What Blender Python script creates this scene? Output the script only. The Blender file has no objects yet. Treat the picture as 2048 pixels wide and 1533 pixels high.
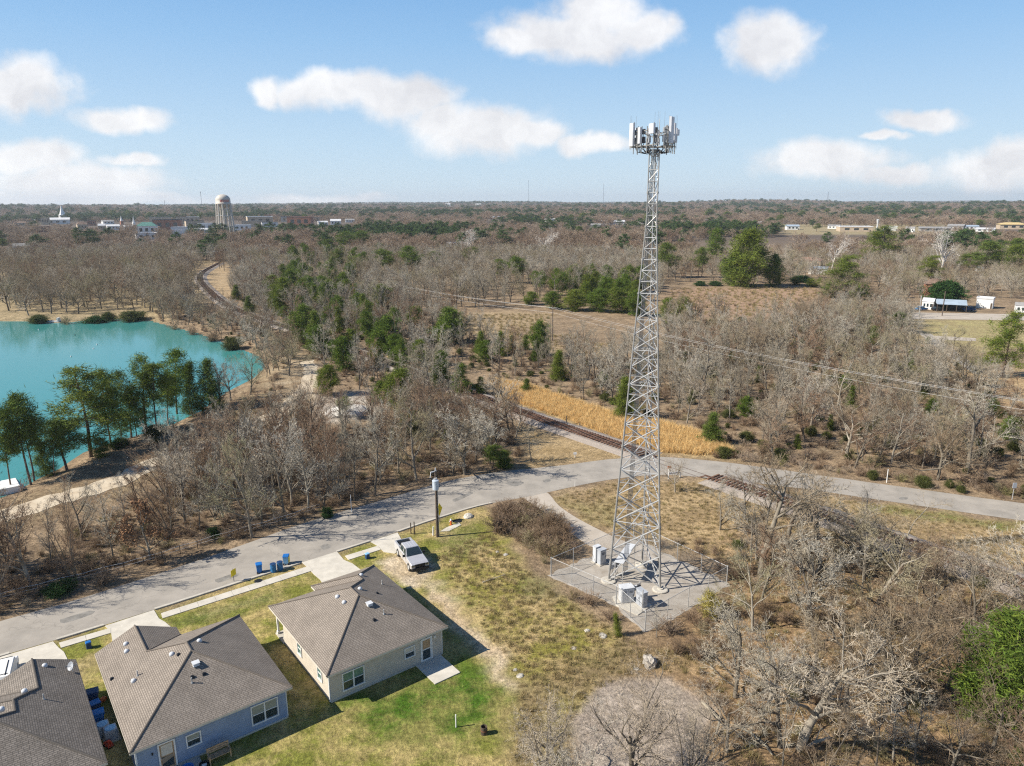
import bpy, math, random
import numpy as np
from mathutils import Vector, Matrix
R = math.radians
random.seed(11)
rng = np.random.default_rng(7)
scene = bpy.context.scene
COL = scene.collection

# ------------------------------------------------------------------ camera
F = 1450.0; H = 38.0; YH = 403.0; CX, CY = 1024.0, 766.5
PITCH = math.atan((CY - YH) / F)
cam = bpy.data.cameras.new('camera'); cam.sensor_width = 36; cam.lens = 36 * F / 2048
cam.clip_end = 40000; cam.clip_start = 0.5
camo = bpy.data.objects.new('camera', cam); COL.objects.link(camo)
CM = (Matrix.Rotation(math.pi / 2 - PITCH, 3, 'X') @ Matrix.Rotation(R(-0.22), 3, 'Z'))
camo.matrix_world = Matrix.Translation((0, 0, H)) @ CM.to_4x4()
scene.camera = camo
CMI = CM.inverted()

def P(px, py, z=0.0):                      # photo pixel -> point on the level z
    d = CM @ Vector(((px - CX) / F, (CY - py) / F, -1))
    t = (z - H) / d.z
    return Vector((d.x * t, d.y * t, z))
def proj(p):
    c = CMI @ (Vector(p) - Vector((0, 0, H)))
    return CX + F * c.x / -c.z, CY - F * c.y / -c.z, -c.z
def zat(p, py):                            # height over ground point p at which the photo row is py
    lo, hi = -5.0, min(400.0, H + .8 * math.hypot(p[0], p[1]) / math.tan(PITCH))
    for _ in range(40):
        m = (lo + hi) / 2
        if proj((p[0], p[1], m))[1] > py: lo = m
        else: hi = m
    return lo
def mpp(p): return proj(p)[2] / F          # metres per photo pixel there

# ------------------------------------------------------------------ noise / polygon helpers (numpy)
def _h(ix, iy, s):
    n = (ix * 374761393 + iy * 668265263 + s * 1442695041) & 0xffffffff
    n = ((n ^ (n >> 13)) * 1274126177) & 0xffffffff
    return ((n ^ (n >> 16)) & 0xffff) / 65535.0
def vnoise(x, y, s=0):
    ix = np.floor(x).astype(np.int64); iy = np.floor(y).astype(np.int64)
    fx = x - ix; fy = y - iy; fx = fx * fx * (3 - 2 * fx); fy = fy * fy * (3 - 2 * fy)
    a = _h(ix, iy, s); b = _h(ix + 1, iy, s); c = _h(ix, iy + 1, s); d = _h(ix + 1, iy + 1, s)
    return (a * (1 - fx) + b * fx) * (1 - fy) + (c * (1 - fx) + d * fx) * fy
def fbm(x, y, o=4, s=0):
    v = 0; a = .5; t = 0
    for i in range(o):
        v = v + a * vnoise(x, y, s + i * 17); t += a; x = x * 2.03; y = y * 2.03; a *= .5
    return v / t
def inside(X, Y, poly):
    r = np.zeros(X.shape, bool); n = len(poly)
    for i in range(n):
        x0, y0 = poly[i][0], poly[i][1]; x1, y1 = poly[(i + 1) % n][0], poly[(i + 1) % n][1]
        if y0 == y1: continue
        c = ((y0 > Y) != (y1 > Y)) & (X < (x1 - x0) * (Y - y0) / (y1 - y0) + x0)
        r ^= c
    return r
def edist(X, Y, poly, closed=True):
    d = np.full(X.shape, 1e9); n = len(poly)
    for i in range(n if closed else n - 1):
        x0, y0 = poly[i][0], poly[i][1]; x1, y1 = poly[(i + 1) % n][0], poly[(i + 1) % n][1]
        dx, dy = x1 - x0, y1 - y0; L = dx * dx + dy * dy + 1e-9
        t = np.clip(((X - x0) * dx + (Y - y0) * dy) / L, 0, 1)
        d = np.minimum(d, np.hypot(X - x0 - t * dx, Y - y0 - t * dy))
    return d
def sdist(X, Y, poly):
    d = edist(X, Y, poly); return np.where(inside(X, Y, poly), d, -d)
def sstep(a, b, x):
    t = np.clip((x - a) / (b - a), 0, 1); return t * t * (3 - 2 * t)
def PP(pts, z=0.0): return [P(a, b, z) for a, b in pts]

# ------------------------------------------------------------------ materials
def mat(name, col, rough=.8, metal=0.0, var=.15, scale=3.0, bump=0.0, col2=None, per=None, spec=.3, detail=4):
    m = bpy.data.materials.new(name); m.use_nodes = True
    nt = m.node_tree; b = nt.nodes['Principled BSDF']
    b.inputs['Roughness'].default_value = rough; b.inputs['Metallic'].default_value = metal
    b.inputs['Specular IOR Level'].default_value = spec
    tc = nt.nodes.new('ShaderNodeNewGeometry')
    tn = nt.nodes.new('ShaderNodeTexNoise'); tn.inputs['Scale'].default_value = scale; tn.inputs['Detail'].default_value = detail
    tn.inputs['Roughness'].default_value = .65
    nt.links.new(tc.outputs['Position'], tn.inputs['Vector'])
    mx = nt.nodes.new('ShaderNodeMix'); mx.data_type = 'RGBA'
    c2 = col2 or tuple(c * (1 - 1.6 * var) for c in col)
    c1 = col if col2 else tuple(min(1, c * (1 + var)) for c in col)
    mx.inputs['A'].default_value = (*c1, 1); mx.inputs['B'].default_value = (*c2, 1)
    rp = nt.nodes.new('ShaderNodeMapRange'); rp.inputs['From Min'].default_value = .3; rp.inputs['From Max'].default_value = .7
    nt.links.new(tn.outputs['Fac'], rp.inputs['Value'])
    fac = rp.outputs['Result']
    if per:                                  # mix in a random number per object or per loose piece
        src = nt.nodes.new('ShaderNodeObjectInfo').outputs['Random'] if per == 'object' else tc.outputs['Random Per Island']
        ad = nt.nodes.new('ShaderNodeMix'); ad.data_type = 'FLOAT'; ad.inputs['Factor'].default_value = .7
        nt.links.new(fac, ad.inputs['A']); nt.links.new(src, ad.inputs['B']); fac = ad.outputs['Result']
    nt.links.new(fac, mx.inputs['Factor']); nt.links.new(mx.outputs['Result'], b.inputs['Base Color'])
    if bump:
        bp = nt.nodes.new('ShaderNodeBump'); bp.inputs['Strength'].default_value = bump; bp.inputs['Distance'].default_value = .05
        nt.links.new(tn.outputs['Fac'], bp.inputs['Height']); nt.links.new(bp.outputs['Normal'], b.inputs['Normal'])
    return m

def tree_mat(name, cols, amp=.35, islands=0.0, trans=0.0):
    """bark / twig / needle colour: a ramp driven by a random number per tree, with variation along the piece"""
    m = bpy.data.materials.new(name); m.use_nodes = True
    nt = m.node_tree; b = nt.nodes['Principled BSDF']
    b.inputs['Roughness'].default_value = .85; b.inputs['Specular IOR Level'].default_value = .12
    oi = nt.nodes.new('ShaderNodeObjectInfo'); ge = nt.nodes.new('ShaderNodeNewGeometry')
    rp = nt.nodes.new('ShaderNodeValToRGB'); el = rp.color_ramp.elements
    while len(el) < len(cols): el.new(.5)
    for i, c in enumerate(cols): el[i].position = i / max(1, len(cols) - 1); el[i].color = (*c, 1)
    fac = oi.outputs['Random']
    if islands:
        ad = nt.nodes.new('ShaderNodeMix'); ad.data_type = 'FLOAT'; ad.inputs['Factor'].default_value = islands
        nt.links.new(fac, ad.inputs['A']); nt.links.new(ge.outputs['Random Per Island'], ad.inputs['B']); fac = ad.outputs['Result']
    nt.links.new(fac, rp.inputs['Fac'])
    tn = nt.nodes.new('ShaderNodeTexNoise'); tn.inputs['Scale'].default_value = 1.3; tn.inputs['Detail'].default_value = 3
    nt.links.new(ge.outputs['Position'], tn.inputs['Vector'])
    mr = nt.nodes.new('ShaderNodeMapRange'); mr.inputs['From Min'].default_value = .3; mr.inputs['From Max'].default_value = .7
    mr.inputs['To Min'].default_value = 1 - amp; mr.inputs['To Max'].default_value = 1 + amp
    nt.links.new(tn.outputs['Fac'], mr.inputs['Value'])
    ml = nt.nodes.new('ShaderNodeMix'); ml.data_type = 'RGBA'; ml.blend_type = 'MULTIPLY'; ml.inputs['Factor'].default_value = 1
    nt.links.new(rp.outputs['Color'], ml.inputs['A']); nt.links.new(mr.outputs['Result'], ml.inputs['B'])
    nt.links.new(ml.outputs['Result'], b.inputs['Base Color'])
    if trans:
        out = nt.nodes['Material Output']; tr = nt.nodes.new('ShaderNodeBsdfTranslucent'); ms = nt.nodes.new('ShaderNodeMixShader')
        ms.inputs['Fac'].default_value = trans
        nt.links.new(ml.outputs['Result'], tr.inputs['Color'])
        nt.links.new(b.outputs['BSDF'], ms.inputs[1]); nt.links.new(tr.outputs['BSDF'], ms.inputs[2])
        nt.links.new(ms.outputs['Shader'], out.inputs['Surface'])
    return m

def siding_mat(name, col, step=.18):
    m = mat(name, col, .7, var=.08, scale=1.5)
    nt = m.node_tree; b = nt.nodes['Principled BSDF']
    ge = nt.nodes.new('ShaderNodeNewGeometry'); sp = nt.nodes.new('ShaderNodeSeparateXYZ'); nt.links.new(ge.outputs['Position'], sp.inputs['Vector'])
    a = nt.nodes.new('ShaderNodeMath'); a.operation = 'DIVIDE'; a.inputs[1].default_value = step; nt.links.new(sp.outputs['Z'], a.inputs[0])
    f = nt.nodes.new('ShaderNodeMath'); f.operation = 'FRACT'; nt.links.new(a.outputs[0], f.inputs[0])
    bp = nt.nodes.new('ShaderNodeBump'); bp.inputs['Strength'].default_value = .9; bp.inputs['Distance'].default_value = .02; bp.invert = True
    nt.links.new(f.outputs[0], bp.inputs['Height']); nt.links.new(bp.outputs['Normal'], b.inputs['Normal'])
    return m

def shingle_mat(name, c1, c2, c3):
    m = bpy.data.materials.new(name); m.use_nodes = True
    nt = m.node_tree; b = nt.nodes['Principled BSDF']; b.inputs['Roughness'].default_value = .9; b.inputs['Specular IOR Level'].default_value = .15
    uv = nt.nodes.new('ShaderNodeUVMap'); br = nt.nodes.new('ShaderNodeTexBrick')
    br.inputs['Scale'].default_value = 1; br.inputs['Brick Width'].default_value = .30; br.inputs['Row Height'].default_value = .145
    br.inputs['Mortar Size'].default_value = .022; br.inputs['Mortar Smooth'].default_value = .3; br.offset = .37; br.offset_frequency = 3
    br.inputs['Color1'].default_value = (*c1, 1); br.inputs['Color2'].default_value = (*c2, 1); br.inputs['Mortar'].default_value = (*c3, 1); br.inputs['Bias'].default_value = -.1
    nt.links.new(uv.outputs['UV'], br.inputs['Vector'])
    tn = nt.nodes.new('ShaderNodeTexNoise'); tn.inputs['Scale'].default_value = .55; tn.inputs['Detail'].default_value = 6; tn.inputs['Roughness'].default_value = .7
    nt.links.new(uv.outputs['UV'], tn.inputs['Vector'])
    mr = nt.nodes.new('ShaderNodeMapRange'); mr.inputs['From Min'].default_value = .3; mr.inputs['From Max'].default_value = .7; mr.inputs['To Min'].default_value = .82; mr.inputs['To Max'].default_value = 1.14
    nt.links.new(tn.outputs['Fac'], mr.inputs['Value'])
    ml = nt.nodes.new('ShaderNodeMix'); ml.data_type = 'RGBA'; ml.blend_type = 'MULTIPLY'; ml.inputs['Factor'].default_value = 1
    nt.links.new(br.outputs['Color'], ml.inputs['A']); nt.links.new(mr.outputs['Result'], ml.inputs['B'])
    nt.links.new(ml.outputs['Result'], b.inputs['Base Color'])
    bp = nt.nodes.new('ShaderNodeBump'); bp.inputs['Strength'].default_value = .8; bp.inputs['Distance'].default_value = .03; bp.invert = True
    nt.links.new(br.outputs['Fac'], bp.inputs['Height']); nt.links.new(bp.outputs['Normal'], b.inputs['Normal'])
    return m

M = {}
M['steel'] = mat('galvanised_steel', (.50, .495, .48), .5, .25, .15, 1.5)
M['steel_dark'] = mat('weathered_steel', (.16, .16, .17), .6, .3, .2, 2)
M['steel_leg'] = mat('dull_shaded_steel', (.33, .32, .30), .55, .25, .15, 1.5)  # darker than the braces: shade on the mast legs painted in; dull grey elsewhere
M['white_metal'] = mat('painted_white_metal', (.60, .61, .62), .45, 0, .08, 2)
M['panel'] = mat('antenna_shell', (.62, .62, .64), .5, 0, .06, 2)
M['grey_metal'] = mat('cabinet_paint', (.42, .44, .47), .45, 0, .08, 2)
M['dark'] = mat('dark_rubber', (.03, .03, .033), .7, 0, .2, 5)
M['black'] = mat('black_plastic', (.018, .02, .024), .5, 0, .2, 5)
M['concrete'] = mat('concrete', (.52, .48, .41), .9, 0, .12, 1.2, .2)
M['concrete_new'] = mat('pale_concrete', (.60, .555, .47), .9, 0, .10, .9, .15)
M['glass'] = mat('dark_glass', (.03, .045, .05), .06, 0, .1, 2, spec=.9)
M['glass_green'] = mat('green_glass', (.10, .20, .17), .08, 0, .1, 2, spec=.9)
M['blind'] = mat('pale_blind', (.32, .33, .27), .5, 0, .1, 4)
M['white'] = mat('white_trim', (.78, .77, .74), .55, 0, .05, 3)
M['trim'] = mat('cream_trim', (.62, .57, .48), .6, 0, .08, 3)
M['wood'] = mat('pale_wood', (.46, .31, .18), .75, 0, .25, 4)
M['wood_dark'] = mat('dark_wood', (.10, .075, .055), .85, 0, .3, 3)
M['pole_wood'] = mat('pole_wood', (.13, .10, .08), .9, 0, .3, 3)
M['blue'] = mat('blue_plastic', (.02, .16, .48), .4, 0, .12, 3)
M['blue_drum'] = mat('faded_blue_drum', (.03, .17, .38), .45, 0, .2, 3)
M['blue_dark'] = mat('navy_plastic', (.02, .06, .16), .45, 0, .15, 3)
M['lightblue'] = mat('pale_blue_plastic', (.25, .50, .75), .4, 0, .1, 3)
M['yellow'] = mat('yellow_sheet', (.80, .62, .02), .5, 0, .08, 4)
M['orange'] = mat('orange_paint', (.70, .17, .04), .5, 0, .1, 4)
M['red'] = mat('red_paint', (.60, .07, .03), .5, 0, .1, 4)
M['rust'] = mat('rust', (.24, .09, .04), .9, 0, .4, 6, .4)
M['rail'] = mat('rail_steel', (.17, .10, .075), .5, .5, .2, 3)
M['sleeper'] = mat('sleeper_wood', (.17, .095, .06), .9, 0, .35, 3, .3, per='object')
M['truck'] = mat('silver_paint', (.62, .61, .61), .28, .35, .04, 1, spec=.6)
M['sand'] = mat('pale_sand', (.62, .58, .52), .95, 0, .15, .6, .3)
M['brick'] = mat('red_brick', (.36, .16, .10), .9, 0, .2, .8)
M['siding_beige'] = siding_mat('beige_siding', (.57, .505, .41))
M['siding_blue'] = siding_mat('blue_grey_siding', (.27, .34, .46))
M['shingle'] = shingle_mat('brown_grey_shingle', (.32, .273, .226), (.265, .226, .188), (.18, .152, .126))
M['shingle_dark'] = shingle_mat('dark_shingle', (.27, .235, .20), (.19, .165, .14), (.13, .115, .10))
M['bark'] = tree_mat('bark', [(.23, .20, .155), (.13, .105, .08), (.31, .275, .22)], .35)
M['twig'] = tree_mat('twig', [(.42, .365, .275), (.22, .165, .11), (.34, .275, .185), (.31, .28, .17), (.25, .18, .115), (.49, .44, .36), (.38, .31, .225)], .3)
M['twig_pale'] = tree_mat('pale_twig', [(.42, .38, .30), (.31, .27, .205), (.47, .43, .355), (.37, .32, .235)], .3)
M['twig_brown'] = tree_mat('brown_twig', [(.28, .18, .115), (.20, .13, .085), (.34, .235, .155)], .3)
M['twig_far'] = tree_mat('distant_twig', [(.37, .275, .195), (.23, .165, .11), (.45, .36, .27), (.29, .20, .135), (.40, .32, .245)], .3)
M['white_bark'] = tree_mat('white_bark', [(.62, .58, .53), (.55, .50, .44)], .25)
M['dead_leaf'] = tree_mat('dead_leaf', [(.34, .19, .10), (.26, .15, .085)], .3, .6)
M['pine_bark'] = tree_mat('pine_bark', [(.17, .12, .09), (.13, .095, .075)], .35)
M['needle'] = tree_mat('pine_needle', [(.155, .205, .028), (.095, .155, .028), (.215, .235, .03)], .3, .55, .15)
M['needle_dark'] = tree_mat('dark_needle', [(.10, .15, .03), (.145, .18, .032)], .3, .5, .12)
M['needle_yellow'] = tree_mat('yellow_green_needle', [(.13, .18, .03), (.175, .20, .034)], .3, .55, .15)
M['needle_far'] = tree_mat('distant_needle', [(.055, .10, .035), (.08, .125, .035), (.045, .085, .035)], .3, .3)
M['lawn_blade'] = tree_mat('lawn_blade', [(.17, .215, .035), (.34, .29, .10), (.11, .17, .025), (.28, .25, .08)], .3, .4, .2)
M['straw'] = tree_mat('orange_straw', [(.80, .57, .27), (.72, .49, .21), (.84, .64, .34)], .25, .5, .2)
M['drygrass'] = tree_mat('dry_grass', [(.42, .32, .17), (.31, .24, .12), (.24, .22, .08)], .3, .5, .15)
M['brush'] = tree_mat('brush_twig', [(.36, .26, .175), (.25, .17, .11), (.42, .33, .245), (.24, .22, .09)], .35)
M['red_brush'] = tree_mat('russet_brush', [(.30, .215, .145), (.235, .165, .105)], .35)
M['laurel'] = tree_mat('broad_leaf', [(.03, .075, .02), (.05, .10, .025)], .3, .6, .1)
M['feather'] = tree_mat('feathery_leaf', [(.42, .36, .11), (.36, .31, .09)], .3, .6, .15)
M['olive'] = tree_mat('olive_leaf', [(.11, .115, .035), (.09, .105, .03)], .3, .6, .15)

# ------------------------------------------------------------------ mesh builder and object helpers
class MB:
    def __init__(s): s.v = []; s.f = []; s.m = []
    def add(s, vs, fs, mi=0):
        n = len(s.v); s.v += [tuple(v) for v in vs]; s.f += [tuple(i + n for i in f) for f in fs]; s.m += [mi] * len(fs); return s
    def box(s, c, d, mi=0, rz=0.0, taper=1.0):
        x, y, z = d[0] / 2, d[1] / 2, d[2] / 2; vs = []
        ca, sa = math.cos(rz), math.sin(rz)
        for k in (-1, 1):
            t = 1 if k < 0 else taper
            for i, j in ((-1, -1), (1, -1), (1, 1), (-1, 1)):
                a, b = i * x * t, j * y * t; vs.append((c[0] + a * ca - b * sa, c[1] + a * sa + b * ca, c[2] + k * z))
        return s.add(vs, [(3, 2, 1, 0), (4, 5, 6, 7), (0, 1, 5, 4), (1, 2, 6, 5), (2, 3, 7, 6), (3, 0, 4, 7)], mi)
    def beam(s, p, q, r0, r1=None, k=6, mi=0, cap=True):
        r1 = r0 if r1 is None else r1; p = Vector(p); q = Vector(q); d = (q - p)
        if d.length < 1e-6: return s
        d.normalize(); a = d.orthogonal().normalized(); b = d.cross(a); vs = []
        for c, r in ((p, r0), (q, r1)):
            for i in range(k):
                t = 2 * math.pi * i / k; vs.append(c + a * (math.cos(t) * r) + b * (math.sin(t) * r))
        fs = [(i, (i + 1) % k, k + (i + 1) % k, k + i) for i in range(k)]
        if cap: fs += [tuple(range(k - 1, -1, -1)), tuple(range(k, 2 * k))]
        return s.add(vs, fs, mi)
    def tube(s, pts, r, k=6, mi=0):
        for a, b in zip(pts[:-1], pts[1:]): s.beam(a, b, r, r, k, mi)
        return s
    def lathe(s, prof, n=20, c=(0, 0, 0), mi=0):
        vs = []; fs = []
        for r, z in prof:
            for i in range(n):
                t = 2 * math.pi * i / n; vs.append((c[0] + r * math.cos(t), c[1] + r * math.sin(t), c[2] + z))
        for j in range(len(prof) - 1):
            for i in range(n):
                fs.append((j * n + i, j * n + (i + 1) % n, (j + 1) * n + (i + 1) % n, (j + 1) * n + i))
        fs += [tuple(range(n - 1, -1, -1)), tuple(range((len(prof) - 1) * n, len(prof) * n))]
        return s.add(vs, fs, mi)
    def prism(s, poly, z0, z1, mi=0):           # poly: xy, counter-clockwise
        n = len(poly); vs = [(p[0], p[1], z0) for p in poly] + [(p[0], p[1], z1) for p in poly]
        return s.add(vs, [tuple(range(n - 1, -1, -1)), tuple(range(n, 2 * n))] + [(i, (i + 1) % n, n + (i + 1) % n, n + i) for i in range(n)], mi)
    def quad(s, a, b, c, d, mi=0): return s.add([a, b, c, d], [(0, 1, 2, 3)], mi)
    def build(s, name, mats, parent=None, smooth=False):
        me = bpy.data.meshes.new(name); me.from_pydata(s.v, [], s.f)
        for m in (mats if isinstance(mats, (list, tuple)) else [mats]): me.materials.append(M[m] if isinstance(m, str) else m)
        me.polygons.foreach_set('material_index', s.m)
        if smooth: me.polygons.foreach_set('use_smooth', [True] * len(s.f))
        me.update(); o = bpy.data.objects.new(name, me); COL.objects.link(o)
        if parent: o.parent = parent
        return o

def tag(o, label, cat, group=None):
    o['label'] = label; o['category'] = cat
    if group: o['group'] = group
    return o
def thing(name, label, cat, loc=(0, 0, 0), rz=0.0, group=None):
    o = bpy.data.objects.new(name, None); COL.objects.link(o); o.empty_display_size = .2
    o.location = loc; o.rotation_euler = (0, 0, rz); return tag(o, label, cat, group)
def struct(o, kind='structure'): o['kind'] = kind; return o
def copy_tree(o, parent=None):
    c = o.copy(); COL.objects.link(c); c.parent = parent
    for ch in list(o.children): copy_tree(ch, c)
    return c

# ------------------------------------------------------------------ layout (photo pixels of points on the ground)
ROAD_UP = [(-160, 1292), (0, 1243), (130, 1207), (250, 1170), (380, 1126), (500, 1085), (600, 1050), (700, 1020), (800, 990), (900, 961), (1000, 944), (1100, 934), (1240, 917), (1320, 914), (1450, 925), (1600, 945), (1750, 967), (1900, 988), (2060, 1010), (2300, 1045), (3200, 1176)]
ROAD_LO = [(-160, 1362), (0, 1313), (140, 1272), (330, 1213), (480, 1165), (610, 1124), (690, 1099), (770, 1073), (860, 1042), (960, 1012), (1060, 993), (1160, 971), (1240, 957), (1330, 950), (1450, 960), (1600, 977), (1750, 999), (1900, 1021), (2060, 1044), (2300, 1080), (3200, 1216)]
ROAD = PP(ROAD_UP) + PP(ROAD_LO[::-1])
SPUR = PP([(1040, 992), (1090, 984), (1118, 1012), (1160, 1040), (1235, 1078), (1252, 1085), (1205, 1100), (1172, 1088), (1120, 1050), (1085, 1022)])
COMP = PP([(1102, 1152), (1232, 1210), (1290, 1264), (1453, 1170), (1267, 1080)])
CIRCLE = PP([(1165, 1430), (1185, 1400), (1225, 1372), (1285, 1356), (1345, 1360), (1395, 1385), (1425, 1425), (1432, 1475), (1410, 1530), (1340, 1580), (1240, 1580), (1175, 1530), (1155, 1470)])
WZ = -1.0
LAKE = PP([(-900, 700), (-300, 648), (-60, 643), (60, 644), (110, 648), (190, 640), (250, 638), (300, 643), (345, 655), (395, 668), (440, 684), (480, 699), (520, 715), (528, 735), (505, 757), (450, 785), (400, 822), (345, 848), (290, 866), (215, 888), (165, 905), (115, 938), (70, 960), (30, 985), (-60, 1015), (-500, 1100), (-1500, 1100)], WZ)
SANDPATH = [(-120, 1075), (0, 1035), (110, 1000), (230, 965), (330, 918), (450, 876), (560, 825), (612, 778), (622, 742), (612, 722)]
RAILPX = [(2700, 1412), (2120, 1203), (1920, 1131), (1740, 1068), (1600, 1019), (1350, 934), (1250, 900), (1040, 828), (800, 738), (620, 672), (520, 640), (455, 612), (418, 583), (400, 560), (408, 545), (440, 527)]
RAILC = PP(RAILPX)
GOLD = PP([(985, 762), (1060, 775), (1180, 815), (1260, 838), (1330, 850), (1440, 880), (1470, 915), (1330, 908), (1262, 893), (1150, 848), (1010, 800)])
MEADOW = PP([(1340, 578), (1620, 574), (1640, 590), (1580, 628), (1450, 640), (1330, 625)])
FIELD = PP([(910, 630), (1010, 622), (1110, 628), (1080, 655), (1000, 660), (1140, 700), (1230, 690), (1210, 720), (1010, 690), (905, 660)])
HOUSEPX = [(-200, 1380), (0, 1315), (330, 1215), (770, 1080), (960, 1015), (1010, 1075), (1060, 1180), (1180, 1250), (1250, 1300), (1180, 1400), (1100, 1560), (1000, 1700), (-200, 1700)]
YARD = PP(HOUSEPX)

# catmull-rom smoothing of a polyline
def smooth_line(pts, step=1.0):
    out = []; n = len(pts)
    for i in range(n - 1):
        p0, p1, p2, p3 = pts[max(i - 1, 0)], pts[i], pts[i + 1], pts[min(i + 2, n - 1)]
        m = max(2, int((p2 - p1).length / step))
        for k in range(m):
            t = k / m
            out.append(.5 * ((2 * p1) + (p2 - p0) * t + (2 * p0 - 5 * p1 + 4 * p2 - p3) * t * t + (3 * p1 - p0 - 3 * p2 + p3) * t ** 3))
    out.append(pts[-1]); return out
RAIL = smooth_line(RAILC, 1.0)
PATH = smooth_line(PP(SANDPATH), 1.5)

# ------------------------------------------------------------------ ground
def ground_z(X, Y):
    X = np.asarray(X, float); Y = np.asarray(Y, float)
    sd = sdist(X, Y, LAKE)
    z = np.where(sd < -7, 0, np.where(sd < 0, WZ * sstep(-7, .5, sd), WZ - 2.0 * sstep(0, 6, sd) - .02))
    z = np.where(sd < 0, WZ * 1.02 * sstep(-7, .3, sd), z)
    r = np.hypot(X, Y)
    z = z + sstep(900, 3500, r) * (fbm(X / 1400, Y / 1400, 3, 5) - .38) * 56
    return z
def gz(x, y): return float(ground_z(np.array([x]), np.array([y]))[0])

def axis(a, b, st, far, g):
    xs = list(np.arange(a, b + 1e-6, st)); s = st
    while xs[-1] < far[1]: s *= g; xs.append(xs[-1] + s)
    s = st; lo = [xs[0]]
    while lo[-1] > far[0]: s *= g; lo.append(lo[-1] - s)
    return np.array(lo[:0:-1] + xs)
gx = axis(-62, 66, .55, (-9000, 9000), 1.05); gy = axis(28, 150, .55, (-30, 11000), 1.035)
X, Y = np.meshgrid(gx, gy); nx, ny = len(gx), len(gy)
GZ = ground_z(X, Y)
GZ = GZ + np.where((np.hypot(X, Y) < 400), 1, 0) * 0
far_r = np.hypot(X, Y)
wx = X + (fbm(X / 2.5, Y / 2.5, 3, 31) - .5) * 3.2; wy = Y + (fbm(X / 2.5, Y / 2.5, 3, 47) - .5) * 3.2
cA = np.empty(X.shape + (3,)); cB = np.empty(X.shape + (3,))
cA[:] = (.37, .27, .17); cB[:] = (.235, .17, .108)
def region(poly, a, b, soft=1.0, amt=1.0, warp=True):
    sd = sdist(wx if warp else X, wy if warp else Y, poly)
    w = (sstep(-soft, soft, sd) * amt)[..., None]
    cA[:] = cA * (1 - w) + np.array(a) * w; cB[:] = cB * (1 - w) + np.array(b) * w
TAN = ((.48, .35, .19), (.34, .24, .12)); LIT = ((.215, .140, .088), (.125, .088, .060))
OLV = ((.215, .22, .045), (.47, .365, .15)); GRN = ((.075, .15, .016), (.27, .25, .075)); DIRT = ((.62, .51, .36), (.48, .375, .24))
far = sstep(300, 900, far_r)[..., None]
cA[:] = cA * (1 - far) + np.array((.17, .135, .105)) * far; cB[:] = cB * (1 - far) + np.array((.13, .10, .08)) * far
# park lawn beyond the lake, clearings and meadow
region(PP([(-200, 640), (-200, 560), (150, 535), (300, 530), (420, 520), (440, 540), (420, 600), (330, 640)]), (.44, .34, .20), (.32, .25, .14), 6)
region(PP([(380, 535), (440, 522), (470, 545), (470, 600), (440, 610), (400, 575)]), (.50, .37, .22), (.36, .26, .15), 3)
region(MEADOW, (.44, .30, .20), (.34, .225, .145), 5)
region(FIELD, (.47, .35, .21), (.34, .25, .15), 4)
region(PP([(1560, 470), (1900, 470), (1900, 448), (1560, 450)]), (.40, .32, .19), (.3, .25, .14), 20)
region(PP([(1830, 640), (2100, 640), (2100, 690), (1960, 705), (1850, 680)]), (.42, .36, .17), (.36, .29, .15), 4)
region(PP([(1960, 740), (2100, 740), (2100, 815), (2000, 810)]), (.50, .36, .20), (.40, .27, .15), 3)
region(PP([(1870, 690), (1960, 745), (2010, 800), (1980, 790), (1900, 735), (1850, 700)]), (.48, .33, .18), (.36, .25, .14), 2)
# pinkish clearings between the bare trees right of the tower
region(PP([(1560, 690), (1800, 700), (1830, 760), (1600, 760)]), (.36, .25, .165), (.26, .18, .12), 6, .7)
# lake-side slope and pale path
region(PP([(-120, 1110), (0, 1070), (230, 1000), (420, 905), (600, 840), (640, 760), (600, 700), (530, 720), (500, 770), (400, 840), (330, 880), (200, 930), (0, 1000), (-120, 1020)]), (.33, .25, .15), (.22, .15, .09), 2.5)
region(PP([(560, 690), (640, 720), (645, 790), (560, 830), (540, 780)]), (.50, .40, .27), (.38, .28, .17), 3, .8)
region(PP([(630, 790), (750, 780), (760, 830), (640, 850)]), (.52, .46, .38), (.40, .33, .26), 2.5)
# ballast slope and banks by the level crossing
region(PP([(985, 760), (1480, 890), (1480, 925), (1300, 912), (1000, 815)]), (.46, .34, .18), (.34, .25, .13), 2)
region(PP([(1030, 850), (1250, 905), (1240, 920), (1050, 940), (1040, 900)]), *TAN, 2)
region(PP([(1090, 1000), (1240, 960), (1420, 962), (1600, 985), (2100, 1060), (2100, 1140), (1700, 1080), (1480, 1060), (1450, 1120), (1240, 1080)]), (.48, .35, .19), (.33, .235, .125), 2.0)
region(PP([(1180, 1010), (1230, 1000), (1240, 1060), (1150, 1030), (1095, 1000), (1120, 990)]), (.26, .23, .09), (.36, .28, .14), 1.5, .7)
region(PP([(1730, 1005), (2100, 1055), (2100, 1072), (1720, 1022)]), (.20, .21, .06), (.34, .27, .13), 1.0, .9)
# right-hand wood floor
region(PP([(1300, 1280), (1460, 1180), (1460, 1080), (1800, 1110), (2150, 1200), (2150, 1650), (1100, 1650)]), (.42, .285, .155), (.27, .18, .10), 3)
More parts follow.
